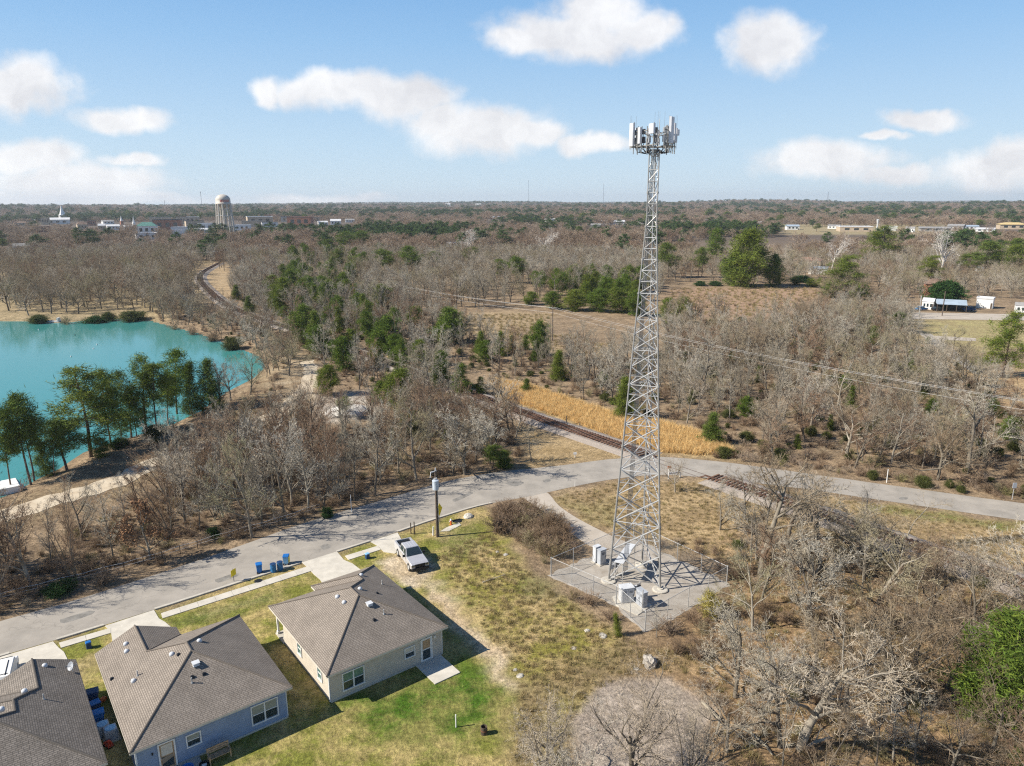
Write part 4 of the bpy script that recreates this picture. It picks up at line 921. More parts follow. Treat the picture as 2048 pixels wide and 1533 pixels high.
# antenna platform: three sector booms with rails, masts, panels and radio units
PZ = TH + .2; sw = mpp(tc_) * 1.0
pf = MB()
SECT = [R(208), R(332), R(92)]
for k in range(3):
    a = SECT[k]; u = Vector((math.cos(a), math.sin(a), 0)); s = Vector((-u.y, u.x, 0)); c = u * 1.35
    for z in (PZ + .1, PZ + 1.35): pf.beam(c - s * 1.9 + Vector((0, 0, z)), c + s * 1.9 + Vector((0, 0, z)), .05, None, 6)
    for y in (-.6, .6): pf.beam(s * y * .5 + Vector((0, 0, PZ)), c + s * y + Vector((0, 0, PZ + .1)), .055, None, 6); pf.beam(s * y * .4 + Vector((0, 0, PZ + .9)), c + s * y * 1.3 + Vector((0, 0, PZ + 1.35)), .04, None, 6); pf.beam(s * y * .4 + Vector((0, 0, PZ - .8)), c + s * y + Vector((0, 0, PZ + .1)), .035, None, 6)
    for y in (-1.3, -.4, .4, 1.3): pf.beam(c + s * y + Vector((0, 0, PZ + .1)), c + s * (y + .5) + Vector((0, 0, PZ + 1.35)), .022, None, 4)
pf.build('antenna_platform', 'steel_leg', tw)
spec = {0: [(-1.3, 2.75, .5, .15), (-.75, 0, 0, 0), (-.15, 1.9, .28, .35), (.6, 0, 0, 0), (1.5, 1.15, .6, 1.25)], 1: [(-1.5, 0, 0, 0), (-.7, 3.05, .78, .3), (.15, 2.1, .32, .6), (.7, 1.7, .26, .5), (1.25, .7, .42, 1.3)], 2: [(-1.4, 2.4, .36, .3), (-.5, 1.6, .3, .6), (.4, 0, 0, 0), (1.3, 2.2, .36, .3)]}
for k in range(3):
    a = SECT[k]; u = Vector((math.cos(a), math.sin(a), 0)); s = Vector((-u.y, u.x, 0))
    for y, hgt, wd, zo in spec[k]:
        hgt *= .72; zo *= .8; wd *= 1.1
        c = u * 1.42 + s * y; mb = MB(); top = PZ + max(1.7, zo + hgt + .1); mb.beam(c + Vector((0, 0, PZ - .55)), c + Vector((0, 0, top)), .04, None, 6); mp = mb.build('mount_pipe', 'steel_leg', tw)
        if hgt:
            an = c + u * .2; zc = PZ + zo + hgt / 2; mb = MB(); mb.box((an.x, an.y, zc), (.2, wd, hgt), 0, a); mb.box((an.x + u.x * .1, an.y + u.y * .1, zc), (.06, wd * .86, hgt * .985), 0, a); mb.build('panel_antenna', 'panel', mp)
            bk = c + u * .085; mb = MB(); mb.box((bk.x, bk.y, zc), (.03, wd * .8, hgt * .95), 0, a); mb.build('back_plate', 'steel_dark', mp)
        rr = c - u * .2; mb = MB(); mb.box((rr.x, rr.y, PZ + .6), (.2, .34, .55), 0, a); mb.box((rr.x, rr.y, PZ + 1.3), (.18, .30, .45), 0, a); mb.build('radio_unit', 'grey_metal' if (k + int(y * 3)) % 2 else 'steel_dark', mp)
        mb = MB(); mb.tube([rr + Vector((0, 0, PZ + .3)), rr * .9 + Vector((0, 0, PZ - .35)), rr * .55 + Vector((0, 0, PZ - .5)), rr * .25 + Vector((0, 0, PZ - .2))], .035, 5); mb.build('jumper_cable', 'black', mp)
    for y in (-1.92, 1.92, 1.5):
        c = u * 1.35 + s * y; mb = MB(); mb.beam(c + Vector((0, 0, PZ - .1)), c + Vector((0, 0, PZ + 1.5)), .026, None, 5); mb.beam(c + Vector((0, 0, PZ + 1.5)), c + Vector((0, 0, PZ + 2.8)), .014, .008, 4); mb.build('rail_post', 'steel_leg', tw)
rt = zat(tc_, 222); mb = MB(); mb.beam((.35, .2, PZ), (.35, .2, PZ + 2.4), .03, None, 5); mb.beam((.35, .2, PZ + 2.4), (.35, .2, rt), .014, .006, 4); mb.build('lightning_rod', 'steel', tw)

# ------------------------------------------------------------------ fenced yard of the mast
fen = thing('chain_link_fence', 'grey chain link fence around the gravel yard of the mast', 'fence', (COMP[0].x, COMP[0].y, 0))
fo = Vector((COMP[0].x, COMP[0].y, 0)); FH = 2.05
wire = MB(); rails = MB()
for i in range(5):
    a, b = COMP[i] - fo, COMP[(i + 1) % 5] - fo; L = (b - a).length; n = max(1, round(L / 3.0))
    for j in range(n):
        p = a.lerp(b, j / n); mb = MB(); r = .055 if j == 0 else .035; mb.beam(p + Vector((0, 0, -.2)), p + Vector((0, 0, FH + .06)), r, None, 7); mb.lathe([(r + .01, FH + .05), (r * .5, FH + .12)], 7, (p.x, p.y, 0)); mb.build('post', 'steel', fen)
    rails.beam(a + Vector((0, 0, FH)), b + Vector((0, 0, FH)), .026, None, 6)
    for z in (.12,): rails.beam(a + Vector((0, 0, z)), b + Vector((0, 0, z)), .012, None, 4)
    st = .11; m_w = int(L / st); d = (b - a).normalized(); nn = Vector((-d.y, d.x, 0)) * .004
    hh_ = FH - .1
    for j in range(-int(hh_ / st), m_w):
        for sg in (0, 1):
            x0, x1 = j * st, j * st + hh_; z0, z1 = .08, .08 + hh_
            if x0 < 0: z0 -= x0; x0 = 0
            if x1 > L: z1 -= (x1 - L); x1 = L
            if x1 <= x0: continue
            if sg: x0, x1 = L - x0, L - x1
            q0 = a + d * x0; q1 = a + d * x1; o2 = nn * (1 if sg else -1); w_ = Vector((0, 0, .0045))
            wire.add([q0 + o2 + Vector((0, 0, z0)) - w_, q1 + o2 + Vector((0, 0, z1)) - w_, q1 + o2 + Vector((0, 0, z1)) + w_, q0 + o2 + Vector((0, 0, z0)) + w_], [(0, 1, 2, 3)])
rails.build('top_rail', 'steel', fen); wire.build('wire_mesh', 'steel_leg', fen)
def cabinet(p, rz, d, label, m='grey_metal', doors=2, legs=False):
    t = thing('equipment_cabinet', label, 'cabinet', p, rz, 'equipment in the mast yard')
    mb = MB(); mb.box((0, 0, d[2] / 2 + .1), d); mb.box((0, 0, d[2] + .13), (d[0] + .1, d[1] + .1, .06)); mb.build('casing', m, t)
    for k in range(doors):
        mb = MB(); w = d[0] / doors; mb.box((-d[0] / 2 + w * (k + .5), -d[1] / 2 - .015, d[2] / 2 + .1), (w - .05, .03, d[2] - .12)); dr = mb.build('door', m, t)
        mb = MB(); mb.box((-d[0] / 2 + w * (k + .85), -d[1] / 2 - .05, d[2] / 2 + .1), (.04, .05, .2)); mb.build('handle', 'steel_dark', dr)
        mb = MB()
        for q in range(5): mb.box((-d[0] / 2 + w * (k + .45), -d[1] / 2 - .035, d[2] * .75 + q * .06), (w * .5, .02, .02))
        mb.build('louvre', 'steel_dark', dr)
    mb = MB(); mb.box((0, 0, .05), (d[0] + .3, d[1] + .3, .12)); mb.build('base', 'concrete', t); return t
cabinet(P(1193, 1124), R(36), (.75, .45, 1.75), 'pale grey tall cabinet at the outer side of the pair near the drive', 'white_metal', 1)
cabinet(P(1203, 1128), R(36), (.85, .5, 1.6), 'grey tall cabinet at the mast side of the pair near the drive', 'grey_metal', 1)
cabinet(P(1252, 1203), R(14), (1.25, .9, 1.5), 'pale double door cabinet with cables on the concrete pad near the fence corner', 'white_metal', 2)
cabinet(P(1283, 1212), R(-62), (1.1, .5, 1.55), 'narrow grey cabinet with cable bundles at the pad edge near the front fence', 'grey_metal', 2)
mb = MB(); pts = PP([(1225, 1195), (1250, 1185), (1305, 1212), (1275, 1232), (1232, 1212)]); mb.prism([(p.x, p.y) for p in pts][::-1] if (pts[1] - pts[0]).cross(pts[2] - pts[1]).z < 0 else [(p.x, p.y) for p in pts], -.1, .09); struct(mb.build('concrete_pad', 'concrete_new'))
p0, p1 = P(1236, 1168), P(1262, 1128); d = (p1 - p0); t = thing('ice_bridge', 'pale grey sheet canopy on posts beside the mast leg', 'canopy', p0, math.atan2(d.y, d.x)); L = d.length
mb = MB(); mb.box((L / 2, 0, 2.35), (L, .95, .06)); mb.build('roof_sheet', 'white_metal', t)
for x in (.15, L - .15):
    for y in (-.4, .4): mb = MB(); mb.beam((x, y, 0), (x, y, 2.33), .04); mb.build('post', 'steel', t)
p = P(1247, 1212); 
mb = MB(); p = P(1284, 1226); mb.beam((0, 0, 0), (0, 0, zat(p, 1180)), .05); o = mb.build('conduit_post', 'steel'); o.location = p; tag(o, 'thin grey conduit post at the near end of the equipment pad', 'post')
for px, py, rz_k, lab in ((1268, 1196, 14, 'pipe frame with grey boxes and cables between the two pad cabinets'), (1226, 1150, 36, 'small pipe frame with boxes under the sheet canopy')):
    t = thing('equipment_rack', lab, 'equipment rack', P(px, py), R(rz_k))
    for x in (-.55, .55): mb = MB(); mb.beam((x, 0, 0), (x, 0, 1.7), .04, None, 7); mb.build('post', 'steel', t)
    mb = MB(); mb.beam((-.7, 0, 1.5), (.7, 0, 1.5), .03, None, 6); mb.beam((-.7, 0, .8), (.7, 0, .8), .03, None, 6); mb.build('strut', 'steel', t)
    for x, z, w_, h_, m_ in ((-.4, 1.15, .4, .6, 'grey_metal'), (.05, 1.2, .3, .45, 'white_metal'), (.42, 1.1, .34, .7, 'steel_dark')): mb = MB(); mb.box((x, -.12, z), (w_, .2, h_)); mb.build('box', m_, t)
    for i in range(5): mb = MB(); x = -.45 + .2 * i; mb.tube([(x, -.12, .85), (x + .05, -.16, .4), (x + .1, -.3, .08), (x + .3, -1.0, .05)], .025, 5); mb.build('cable', 'black' if i % 2 else 'steel_leg', t)
# ------------------------------------------------------------------ poles, wires, small roadside things
def util_pole(bx, by, top, label, parts, group=None, arm=True, rz=0.0, r=.16):
    p = P(bx, by); h = zat(p, top); t = thing('utility_pole', label, 'utility pole', (p.x, p.y, gz(p.x, p.y)), rz, group)
    mb = MB(); mb.beam((0, 0, -.3), (0, 0, h), r, r * .65, 10); mb.build('pole', parts, t)
    if arm:
        mb = MB(); mb.box((0, 0, h - .35), (2.2, .12, .14)); c = mb.build('crossarm', parts, t)
        for x in (-1.0, -.4, .4, 1.0): mb = MB(); mb.lathe([(.03, 0), (.06, .05), (.04, .1), (.06, .15), (.02, .22)], 8, (x, 0, h - .28)); mb.build('insulator', 'white_metal', c)
    return t, h
t, h = util_pole(875, 1074, 942, 'dark utility pole with a grey transformer can beside the road', 'pole_wood', None, False, HANG, .17)
mb = MB(); zt = h - 1.35; mb.lathe([(.30, -.75), (.36, -.7), (.36, .32), (.38, .34), (.36, .4), (.15, .46)], 18, (-.30, -.42, zt)); tf = mb.build('transformer', 'lightblue', t); M['tf'] = mat('transformer_paint', (.52, .58, .64), .45, 0, .08, 2); tf.data.materials[0] = M['tf']
for x in (-.42, -.18): mb = MB(); mb.lathe([(.06, 0), (.08, .06), (.05, .12), (.08, .18), (.03, .3)], 8, (x, -.42, zt + .42)); mb.build('bushing', 'white_metal', tf)
mb = MB(); mb.box((-.25, 0, h - .05), (.8, .1, .1)); mb.beam((-.6, 0, h - .05), (-.85, -.2, h - .6), .04); mb.beam((0, 0, h), (0, 0, h + .35), .08, .05, 8); mb.build('bracket', 'white_metal', t)
mb = MB(); mb.beam((.17, -.12, 0), (.12, -.1, h * .85), .035); mb.build('ground_conduit', 'steel', t)
wp = []
for bx, by, top, lab in ((300, 528, 501, 'distant utility pole among the trees beyond the park'), (440, 528, 503, 'distant utility pole by the far railway bend'), (768, 598, 563, 'wooden line pole at the edge of the tall grey wood'), (1105, 682, 615, 'wooden line pole with crossarm by the dry clearing'), (2190, 960, 826, 'wooden line pole near the right road end')):
    t, h = util_pole(bx, by, top, lab, 'pole_wood', 'poles of the power line', True, R(-20)); wp.append((t.location.copy(), h + t.location.z))
M['wire'] = mat('bright_wire', (.70, .69, .67), .5, .2, .1, 2)
def cable(a, b, sag, r, label, group=None):
    n = 24; pts = [Vector(a).lerp(Vector(b), i / n) - Vector((0, 0, sag * 4 * (i / n) * (1 - i / n))) for i in range(n + 1)]; mb = MB(); mb.tube(pts, r, 4); o = mb.build('power_line', 'wire'); tag(o, label, 'power line', group)
for k, (x, z) in enumerate(((-1.0, -.1), (1.0, -.1), (.1, -1.5))):
    for i, nm in ((0, 'far'), (2, 'middle'), (3, 'near')):
        (la_, ha), (lb_, hb) = wp[i], wp[i + 1]; ca_, sa_ = math.cos(R(-20)), math.sin(R(-20))
        A = (la_.x + x * ca_, la_.y + x * sa_, ha + z); B2 = (lb_.x + x * ca_, lb_.y + x * sa_, hb + z)
        lab = {0: 'pale overhead wires strung across the far trees by the park', 2: 'pale overhead wire running along the tall grey wood', 3: 'pale overhead wire crossing behind the mast to the right edge'}[i]
        cable(A, B2, 1.0 if i != 3 else 1.6, .022 if i != 3 else .017, lab, 'overhead wires, %s span' % nm)
def post(px, py, top, label, m='white', r=.05, name='marker_post', cat='post', head=None):
    p = P(px, py); h = zat(p, top); t = thing(name, label, cat, (p.x, p.y, gz(p.x, p.y))); mb = MB(); mb.beam((0, 0, 0), (0, 0, h), r, r * .9, 6); mb.build('post', m, t)
    if head: mb = MB(); mb.box((0, -.05, h - head[1] / 2), (head[0], .06, head[1])); mb.build('plate', head[2], t)
post(703, 1024, 990, 'white metal post at the wood edge across from the pickup', 'white', .05)
post(1150, 915, 905, 'small white box on a stub beside the level crossing grass', 'white', .06, 'signal_box', 'signal box', (.5, .35, 'white'))
post(1773, 966, 939, 'slim white post at the far edge of the right road', 'white', .06)
post(2024, 1000, 966, 'grey post with small plate at the right end of the road', 'steel', .05, 'road_marker', 'road marker', (.5, .7, 'grey_metal'))
post(1133, 850, 832, 'dark stub post in the golden grass along the track', 'wood_dark', .09)
post(1257, 862, 846, 'dark stub post at the edge of the golden grass near the mast', 'wood_dark', .1)
post(1150, 974, 962, 'short white peg at the road edge before the crossing', 'white', .04)
p = P(1337, 958); t = thing('crossing_sign', 'white post with an orange red plate at the level crossing', 'sign', p, R(20)); mb = MB(); mb.beam((0, 0, 0), (0, 0, 1.7), .07); mb.build('post', 'white', t)
mb = MB(); mb.box((0, -.06, 1.75), (.5, .04, .4)); mb.build('plate', 'orange', t); mb = MB(); mb.box((1.0, 0, .75), (2.0, .08, .22)); mb.box((1.9, 0, .35), (.12, .12, .8)); mb.build('barrier', 'white', t)
# wire fence along the wood side of the road
t = thing('wire_fence', 'thin sagging wire fence at the wood edge along the road', 'fence', P(300, 1140)); fo = P(300, 1140); line = PP([(-60, 1222), (60, 1190), (180, 1160), (300, 1128), (420, 1090), (560, 1050), (640, 1022)]); ln = resamp(line, 20)
mw = MB(); mw.tube([p - fo + Vector((0, 0, 1.0 - .1 * (i % 2))) for i, p in enumerate(ln)], .022, 4); mw.tube([p - fo + Vector((0, 0, .55)) for p in ln], .016, 4); mw.build('wire', 'wire', t)
for p in ln: mb = MB(); mb.beam(p - fo, p - fo + Vector((0, 0, 1.05)), .045, None, 5); mb.build('post', 'wood_dark', t)
# white boat slip and floating dock, buoys
p = P(14, 972, WZ); q_ = P(2, 938, WZ); t = thing('boat_ramp', 'white concrete boat ramp at the near lake shore', 'boat ramp', p, math.atan2((q_ - p).y, (q_ - p).x)); t.scale = (.95, .75, 1); mb = MB(); mb.add([(-4, -1.7, .9), (5, -1.7, -.25), (5, 1.7, -.25), (-4, 1.7, .9), (-4, -1.7, -.5), (5, -1.7, -.8), (5, 1.7, -.8), (-4, 1.7, -.5)], [(0, 1, 2, 3), (7, 6, 5, 4), (0, 4, 5, 1), (1, 5, 6, 2), (2, 6, 7, 3), (3, 7, 4, 0)]); mb.build('slab', 'white', t); mb = MB(); mb.box((0, 1.75, .5), (8, .18, .3)); mb.build('edge_beam', 'white', t)
p = P(97, 645, WZ); t = thing('floating_dock', 'small white floating dock near the far lake shore', 'dock', p, R(4)); mb = MB(); mb.box((0, 0, .25), (7.5, 1.8, .35)); mb.build('deck', 'white', t)
for x in (-3.4, 3.4): mb = MB(); mb.box((x, 0, .9), (.5, 1.6, 1.2)); mb.build('end_post', 'white', t)
for i, (px, py, lab) in enumerate(((77, 660, 'tiny white buoy near the floating dock'), (194, 690, 'tiny white buoy in the middle of the lake'), (187, 698, 'tiny white buoy just in front of the middle one'), (150, 671, 'tiny dark buoy right of the dock'), (142, 714, 'tiny white buoy nearest the tall pines'))):
    mb = MB(); mb.lathe([(.08, -.1), (.3, .05), (.32, .25), (.15, .42), (.04, .6)], 10); o = mb.build('buoy', 'white' if 'dark' not in lab else 'black'); o.location = P(px, py, WZ); o.scale = (.55, .55, .55); tag(o, lab, 'buoy', 'buoys on the lake')
# dead wood
def log(pts, r, label, m='white_bark', name='fallen_log'):
    m = 'twig_pale' if m == 'white_bark' else m
    w = [P(a, b, z) for a, b, z in pts]; mb = MB()
    for i in range(len(w) - 1): mb.beam(w[i] - w[0], w[i + 1] - w[0], r * (1 - .6 * i / len(w)), r * (1 - .6 * (i + 1) / len(w)), 7)
    for i in range(1, len(w)): mb.beam(w[i] - w[0], w[i] - w[0] + Vector((random.uniform(-.8, .8), random.uniform(-.8, .8), random.uniform(.3, .9))), r * .35, r * .15, 5)
    o = mb.build(name, m); o.location = w[0]; tag(o, label, 'log')
log([(1470, 1450, .1), (1500, 1465, .3), (1530, 1490, .2), (1545, 1510, .15)], .11, 'pale fallen trunk in the grass under the big grey tree')
log([(1405, 1405, .1), (1440, 1440, .4), (1432, 1470, .2)], .13, 'bleached branch lying right of the gravel circle')
log([(1598, 1503, .1), (1630, 1485, .3), (1660, 1475, .5)], .15, 'broken pale log in the brush at the bottom')
log([(965, 1165, .1), (985, 1158, .1), (1010, 1150, .2)], .06, 'thin bleached stick near the brown bush', 'white_bark', 'stick')

# ------------------------------------------------------------------ distant buildings
def building(px, base, w, h, wall, roof, label, kind='gable', cat='building', rz=0.0, deep=.7, wins=3, name='building', group=None, rh=.35):
    p = P(px, base); k = mpp(p); W = w * k; Hh = h * k; D = W * deep
    if h > w: D = W
    t = thing(name, label, cat, (p.x, p.y, gz(p.x, p.y)), math.atan2(-p.x, p.y) + rz, group)
    eh = Hh * (1 - rh) if kind != 'flat' else Hh
    mb = MB(); mb.box((0, 0, eh / 2 - .3), (W, D, eh + .6)); wl = mb.build('wall', wall, t)
    mb = MB()
    if kind == 'gable':
        mb.add([(-W * .53, -D * .55, eh), (W * .53, -D * .55, eh), (W * .53, D * .55, eh), (-W * .53, D * .55, eh), (-W * .53, 0, Hh), (W * .53, 0, Hh)], [(0, 1, 5, 4), (2, 3, 4, 5), (0, 4, 3), (1, 2, 5), (3, 2, 1, 0)])
    elif kind == 'hip':
        mb.add([(-W * .53, -D * .55, eh), (W * .53, -D * .55, eh), (W * .53, D * .55, eh), (-W * .53, D * .55, eh), (-W * .25, 0, Hh), (W * .25, 0, Hh)], [(0, 1, 5, 4), (2, 3, 4, 5), (0, 4, 3), (1, 2, 5), (3, 2, 1, 0)])
    else:
        mb.box((0, 0, eh + .12), (W * 1.02, D * 1.02, .24)); 
        for s_ in (-1, 1): mb.box((0, s_ * D * .505, eh + .4), (W * 1.02, .25, .6)); mb.box((s_ * W * .505, 0, eh + .4), (.25, D, .6))
    mb.build('roof', roof, t)
    ww = W / (wins * 2 + 1)
    for i in range(wins):
        mb = MB(); mb.box((-W / 2 + ww * (1.5 + 2 * i), -D / 2 - .03, eh * .55), (ww, .12, eh * .4)); mb.build('window', 'glass', t)
    mb = MB(); mb.box((W * .42, -D / 2 - .03, 1.0), (min(1.2, W * .1), .1, 2.0)); mb.build('door', 'wood_dark', t)
    return t
M['tan'] = mat('tan_render', (.50, .40, .29), .9, 0, .12, .4); M['roof_grey'] = mat('grey_roof', (.30, .29, .28), .85, 0, .2, .5); M['roof_pale'] = mat('pale_roof', (.66, .66, .66), .7, 0, .1, .4)
M['roof_brown'] = mat('brown_roof', (.23, .155, .115), .9, 0, .25, .6); M['roof_red'] = mat('reddish_roof', (.33, .185, .135), .9, 0, .2, .6); M['roof_blue'] = mat('pale_blue_roof', (.42, .50, .58), .6, .2, .12, .5); M['roof_yellow'] = mat('yellow_roof', (.62, .47, .22), .7, 0, .12, .5)
M['green_dome'] = mat('green_copper', (.10, .24, .20), .6, .1, .2, .5); M['roof_dark'] = mat('dark_roof', (.08, .085, .10), .8, 0, .2, .5)
TB = [(117, 446, 40, 9, 'white', 'roof_pale', 'white church hall at the foot of the tall steeple', 'gable'), (92, 447, 15, 9, 'tan', 'tan', 'small tan town building left of the tall steeple', 'flat'), (88, 462, 25, 7, 'brick', 'roof_red', 'orange brick building below the tall steeple', 'flat'),
      (165, 457, 18, 11, 'tan', 'roof_brown', 'tan building with brown roof right of the tall steeple', 'hip'), (205, 458, 13, 9, 'tan', 'roof_pale', 'narrow tan building with a pale roof among the trees', 'gable'), (227, 457, 22, 7, 'white', 'roof_pale', 'low white roofed building left of the short steeple', 'gable'),
      (45, 502, 28, 13, 'white', 'roof_grey', 'white house in the trees at the far shore edge', 'gable'), (296, 466, 36, 18, 'white', 'green_dome', 'white building with a green roof in the town', 'hip'), (292, 476, 40, 8, 'white', 'roof_pale', 'low white annex in front of the green roofed building', 'flat'),
      (338, 458, 50, 15, 'brick', 'roof_dark', 'dark brick block left of the water tower', 'flat'), (322, 446, 36, 9, 'tan', 'roof_grey', 'tan block behind the dark brick block', 'flat'), (364, 446, 17, 10, 'tan', 'roof_brown', 'short tan block with brown roof in the town centre', 'flat'),
      (384, 444, 27, 8, 'tan', 'roof_pale', 'pale tan block nearest behind the water tower', 'flat'), (362, 464, 32, 8, 'white', 'roof_pale', 'long white shed in front of the brick block', 'flat'), (390, 453, 34, 9, 'tan', 'roof_dark', 'tan block with dark awning left of the water tower legs', 'flat'), (420, 458, 42, 9, 'white', 'roof_pale', 'long cream hall right at the water tower legs', 'flat'),
      (520, 447, 48, 11, 'tan', 'roof_pale', 'long tan block right of the water tower', 'flat'), (546, 441, 26, 9, 'brick', 'roof_red', 'red brick block behind the long tan block', 'flat'), (602, 450, 46, 13, 'brick', 'roof_red', 'long red brick building right of the water tower', 'flat'), (581, 442, 32, 7, 'roof_grey', 'roof_dark', 'dark roofed building behind the red brick building', 'flat'),
      (672, 448, 20, 8, 'white', 'roof_pale', 'white house between the trees at the right end of town', 'gable'), (506, 451, 40, 7, 'tan', 'roof_grey', 'low grey roofed shed right of the water tower legs', 'flat'),
      (906, 494, 22, 10, 'white', 'roof_pale', 'white house among bare trees in the middle distance', 'gable'), (987, 443, 22, 8, 'white', 'roof_blue', 'white house with bluish roof in the far woods', 'gable'), (1224, 450, 48, 8, 'white', 'roof_pale', 'long white shed left of the mast in the far woods', 'gable'), (1192, 456, 20, 8, 'roof_grey', 'roof_grey', 'grey house next to the long white shed', 'gable'), (1245, 440, 30, 7, 'tan', 'roof_brown', 'brown roofed house behind the long white shed', 'gable'),
      (1584, 460, 24, 10, 'white', 'roof_blue', 'white house with pale blue roof at the far field', 'gable'), (1668, 458, 22, 8, 'white', 'roof_grey', 'small white building at the far field edge', 'gable'), (1708, 463, 60, 9, 'tan', 'roof_pale', 'long pale school building along the far field', 'flat'), (1820, 465, 16, 11, 'white', 'roof_grey', 'narrow white house right of the spreading pine', 'gable'),
      (1868, 463, 52, 9, 'roof_grey', 'roof_grey', 'long grey roofed hall in the right distance', 'gable'), (1912, 461, 28, 12, 'roof_grey', 'roof_grey', 'grey gabled house right of the long hall', 'gable'), (1940, 460, 26, 9, 'white', 'roof_blue', 'white house with bluish roof right of the grey gabled house', 'gable'), (1970, 464, 32, 8, 'white', 'roof_pale', 'low white house left of the yellow roofed building', 'gable'), (2022, 459, 46, 13, 'tan', 'roof_yellow', 'yellow roofed building at the far right', 'hip'),
      (1617, 532, 48, 17, 'tan', 'roof_red', 'house with reddish roof behind the big pine', 'hip'), (1636, 548, 34, 15, 'white', 'roof_blue', 'white shed with bluish roof below the reddish roofed house', 'gable'), (1872, 590, 44, 32, 'brick', 'roof_brown', 'brown roofed brick house behind the round dark tree', 'hip'), (1856, 618, 20, 22, 'white', 'roof_pale', 'white gabled house left of the blue carport', 'gable'),
      (1969, 616, 28, 18, 'white', 'roof_pale', 'white box trailer parked on the right lawn', 'flat'), (2044, 625, 26, 20, 'white', 'roof_grey', 'white house at the right edge beyond the lawn', 'gable'), (1961, 543, 18, 9, 'white', 'roof_blue', 'pale house between dark conifers at the right', 'gable'), (896, 416.5, 10, 6, 'white', 'roof_pale', 'white house on the horizon ridge left', 'gable'), (957, 416.5, 11, 5, 'white', 'roof_pale', 'white house on the horizon ridge near the radio mast', 'gable')]
TB = [(a, b + 3, w, h * 1.2 + 2, c, d, e, f) if (b > 436 and a < 720) else (a, b, w, h, c, d, e, f) for a, b, w, h, c, d, e, f in TB]
TB += [(184, 452, 16, 9, 'brick', 'roof_dark', 'small brick shop right of the tan hip roofed building', 'flat'), (216, 449, 20, 8, 'white', 'roof_grey', 'white house behind the low white roofed building', 'gable'), (258, 462, 16, 11, 'white', 'roof_pale', 'white house just left of the green roofed building', 'gable'), (312, 462, 14, 10, 'tan', 'roof_brown', 'tan house just right of the green roofed building', 'gable'), (352, 472, 22, 10, 'white', 'roof_pale', 'white shed lowest in the town cluster', 'flat'), (404, 466, 26, 9, 'white', 'roof_pale', 'white long house below the water tower', 'gable'), (486, 461, 30, 10, 'white', 'roof_pale', 'white building at the right foot of the water tower', 'flat'), (540, 455, 30, 9, 'white', 'roof_grey', 'white block in front of the long tan block', 'flat'), (628, 444, 20, 8, 'tan', 'roof_red', 'tan block behind the right brick building', 'flat'), (646, 452, 18, 9, 'white', 'roof_pale', 'white house right of the long red brick building', 'gable'), (40, 452, 20, 8, 'tan', 'roof_brown', 'brown roofed house at the left edge of town', 'gable'), (60, 446, 18, 7, 'white', 'roof_pale', 'white house left of the tall steeple hall', 'gable'), (700, 446, 18, 7, 'white', 'roof_grey', 'white house at the right end of the town woods', 'gable'), (1100, 446, 20, 7, 'white', 'roof_pale', 'white house in the far woods left of the mast', 'gable'), (1290, 449, 26, 8, 'white', 'roof_grey', 'white house in the far woods behind the mast', 'gable'), (1420, 447, 22, 7, 'tan', 'roof_grey', 'tan house in the far woods right of the mast', 'gable'), (1510, 452, 22, 8, 'white', 'roof_pale', 'white house in the far woods above the big pine', 'gable'), (1780, 462, 24, 8, 'white', 'roof_pale', 'low white shed right of the pale school building', 'flat')]
for px, b, w, h, wl, rf_, lab, kd in TB: building(px, b, w, h, wl, rf_, lab, kd, 'trailer' if 'trailer' in lab else ('house' if 'house' in lab else 'building'), random.uniform(-.25, .25), wins=0 if ('trailer' in lab or 'shed' in lab) else 3, name='trailer' if 'trailer' in lab else ('house' if 'house' in lab else 'building'), rh=.3)
# open carport with cars
p = P(1900, 622); k = mpp(p); t = thing('carport', 'blue roofed open carport beside the round dark tree', 'carport', p, math.atan2(-p.x, p.y) + .1); W = 52 * k
mb = MB(); mb.add([(-W / 2, -4, 2.6), (W / 2, -4, 2.6), (W / 2, 4, 2.6), (-W / 2, 4, 2.6), (-W / 2, 0, 4.0), (W / 2, 0, 4.0)], [(0, 1, 5, 4), (2, 3, 4, 5), (0, 4, 3), (1, 2, 5)]); mb.build('roof', 'roof_blue', t)
for x in (-.48, -.16, .16, .48):
    for y in (-3.8, 3.8): mb = MB(); mb.box((W * x, y, 1.3), (.2, .2, 2.6)); mb.build('post', 'wood_dark', t)
mb = MB(); mb.box((0, 3.7, 1.25), (W, .2, 2.5)); mb.build('back_wall', 'roof_dark', t)
small_car(P(1842, 621), .2, 'blue car parked in front of the white gabled house', 'blue_drum'); small_car(P(1936, 622), 2.9, 'dark blue car right of the carport', 'blue_dark'); small_car(P(1876, 622), .1, 'dark car under the left edge of the carport', 'black')
small_car(P(1796, 606), 1.0, 'white and brown car by the bushes left of the white gabled house', 'white')
small_car(P(188, 566), .3, 'lone blue car in the park beyond the lake', 'blue_dark', .9)
post(1884, 632, 583, 'brown utility pole in front of the blue carport', 'pole_wood', .17, 'utility_pole', 'utility pole'); post(1838, 630, 592, 'pale utility pole in front of the blue car', 'steel', .16, 'utility_pole', 'utility pole')
p = P(1900, 572); k = mpp(p); t = thing('chimney_stack', 'tall brick chimney right of the brown roofed house', 'chimney', p); mb = MB(); mb.box((0, 0, 2.2), (1.3, 1.3, 4.4), 0, .3, .8); mb.box((0, 0, 4.45), (1.3, 1.3, .2)); mb.build('stack', 'brick', t); mb = MB(); mb.beam((0, 0, 4.5), (0, 0, 4.9), .25, None, 8); mb.build('flue', 'brick', t)
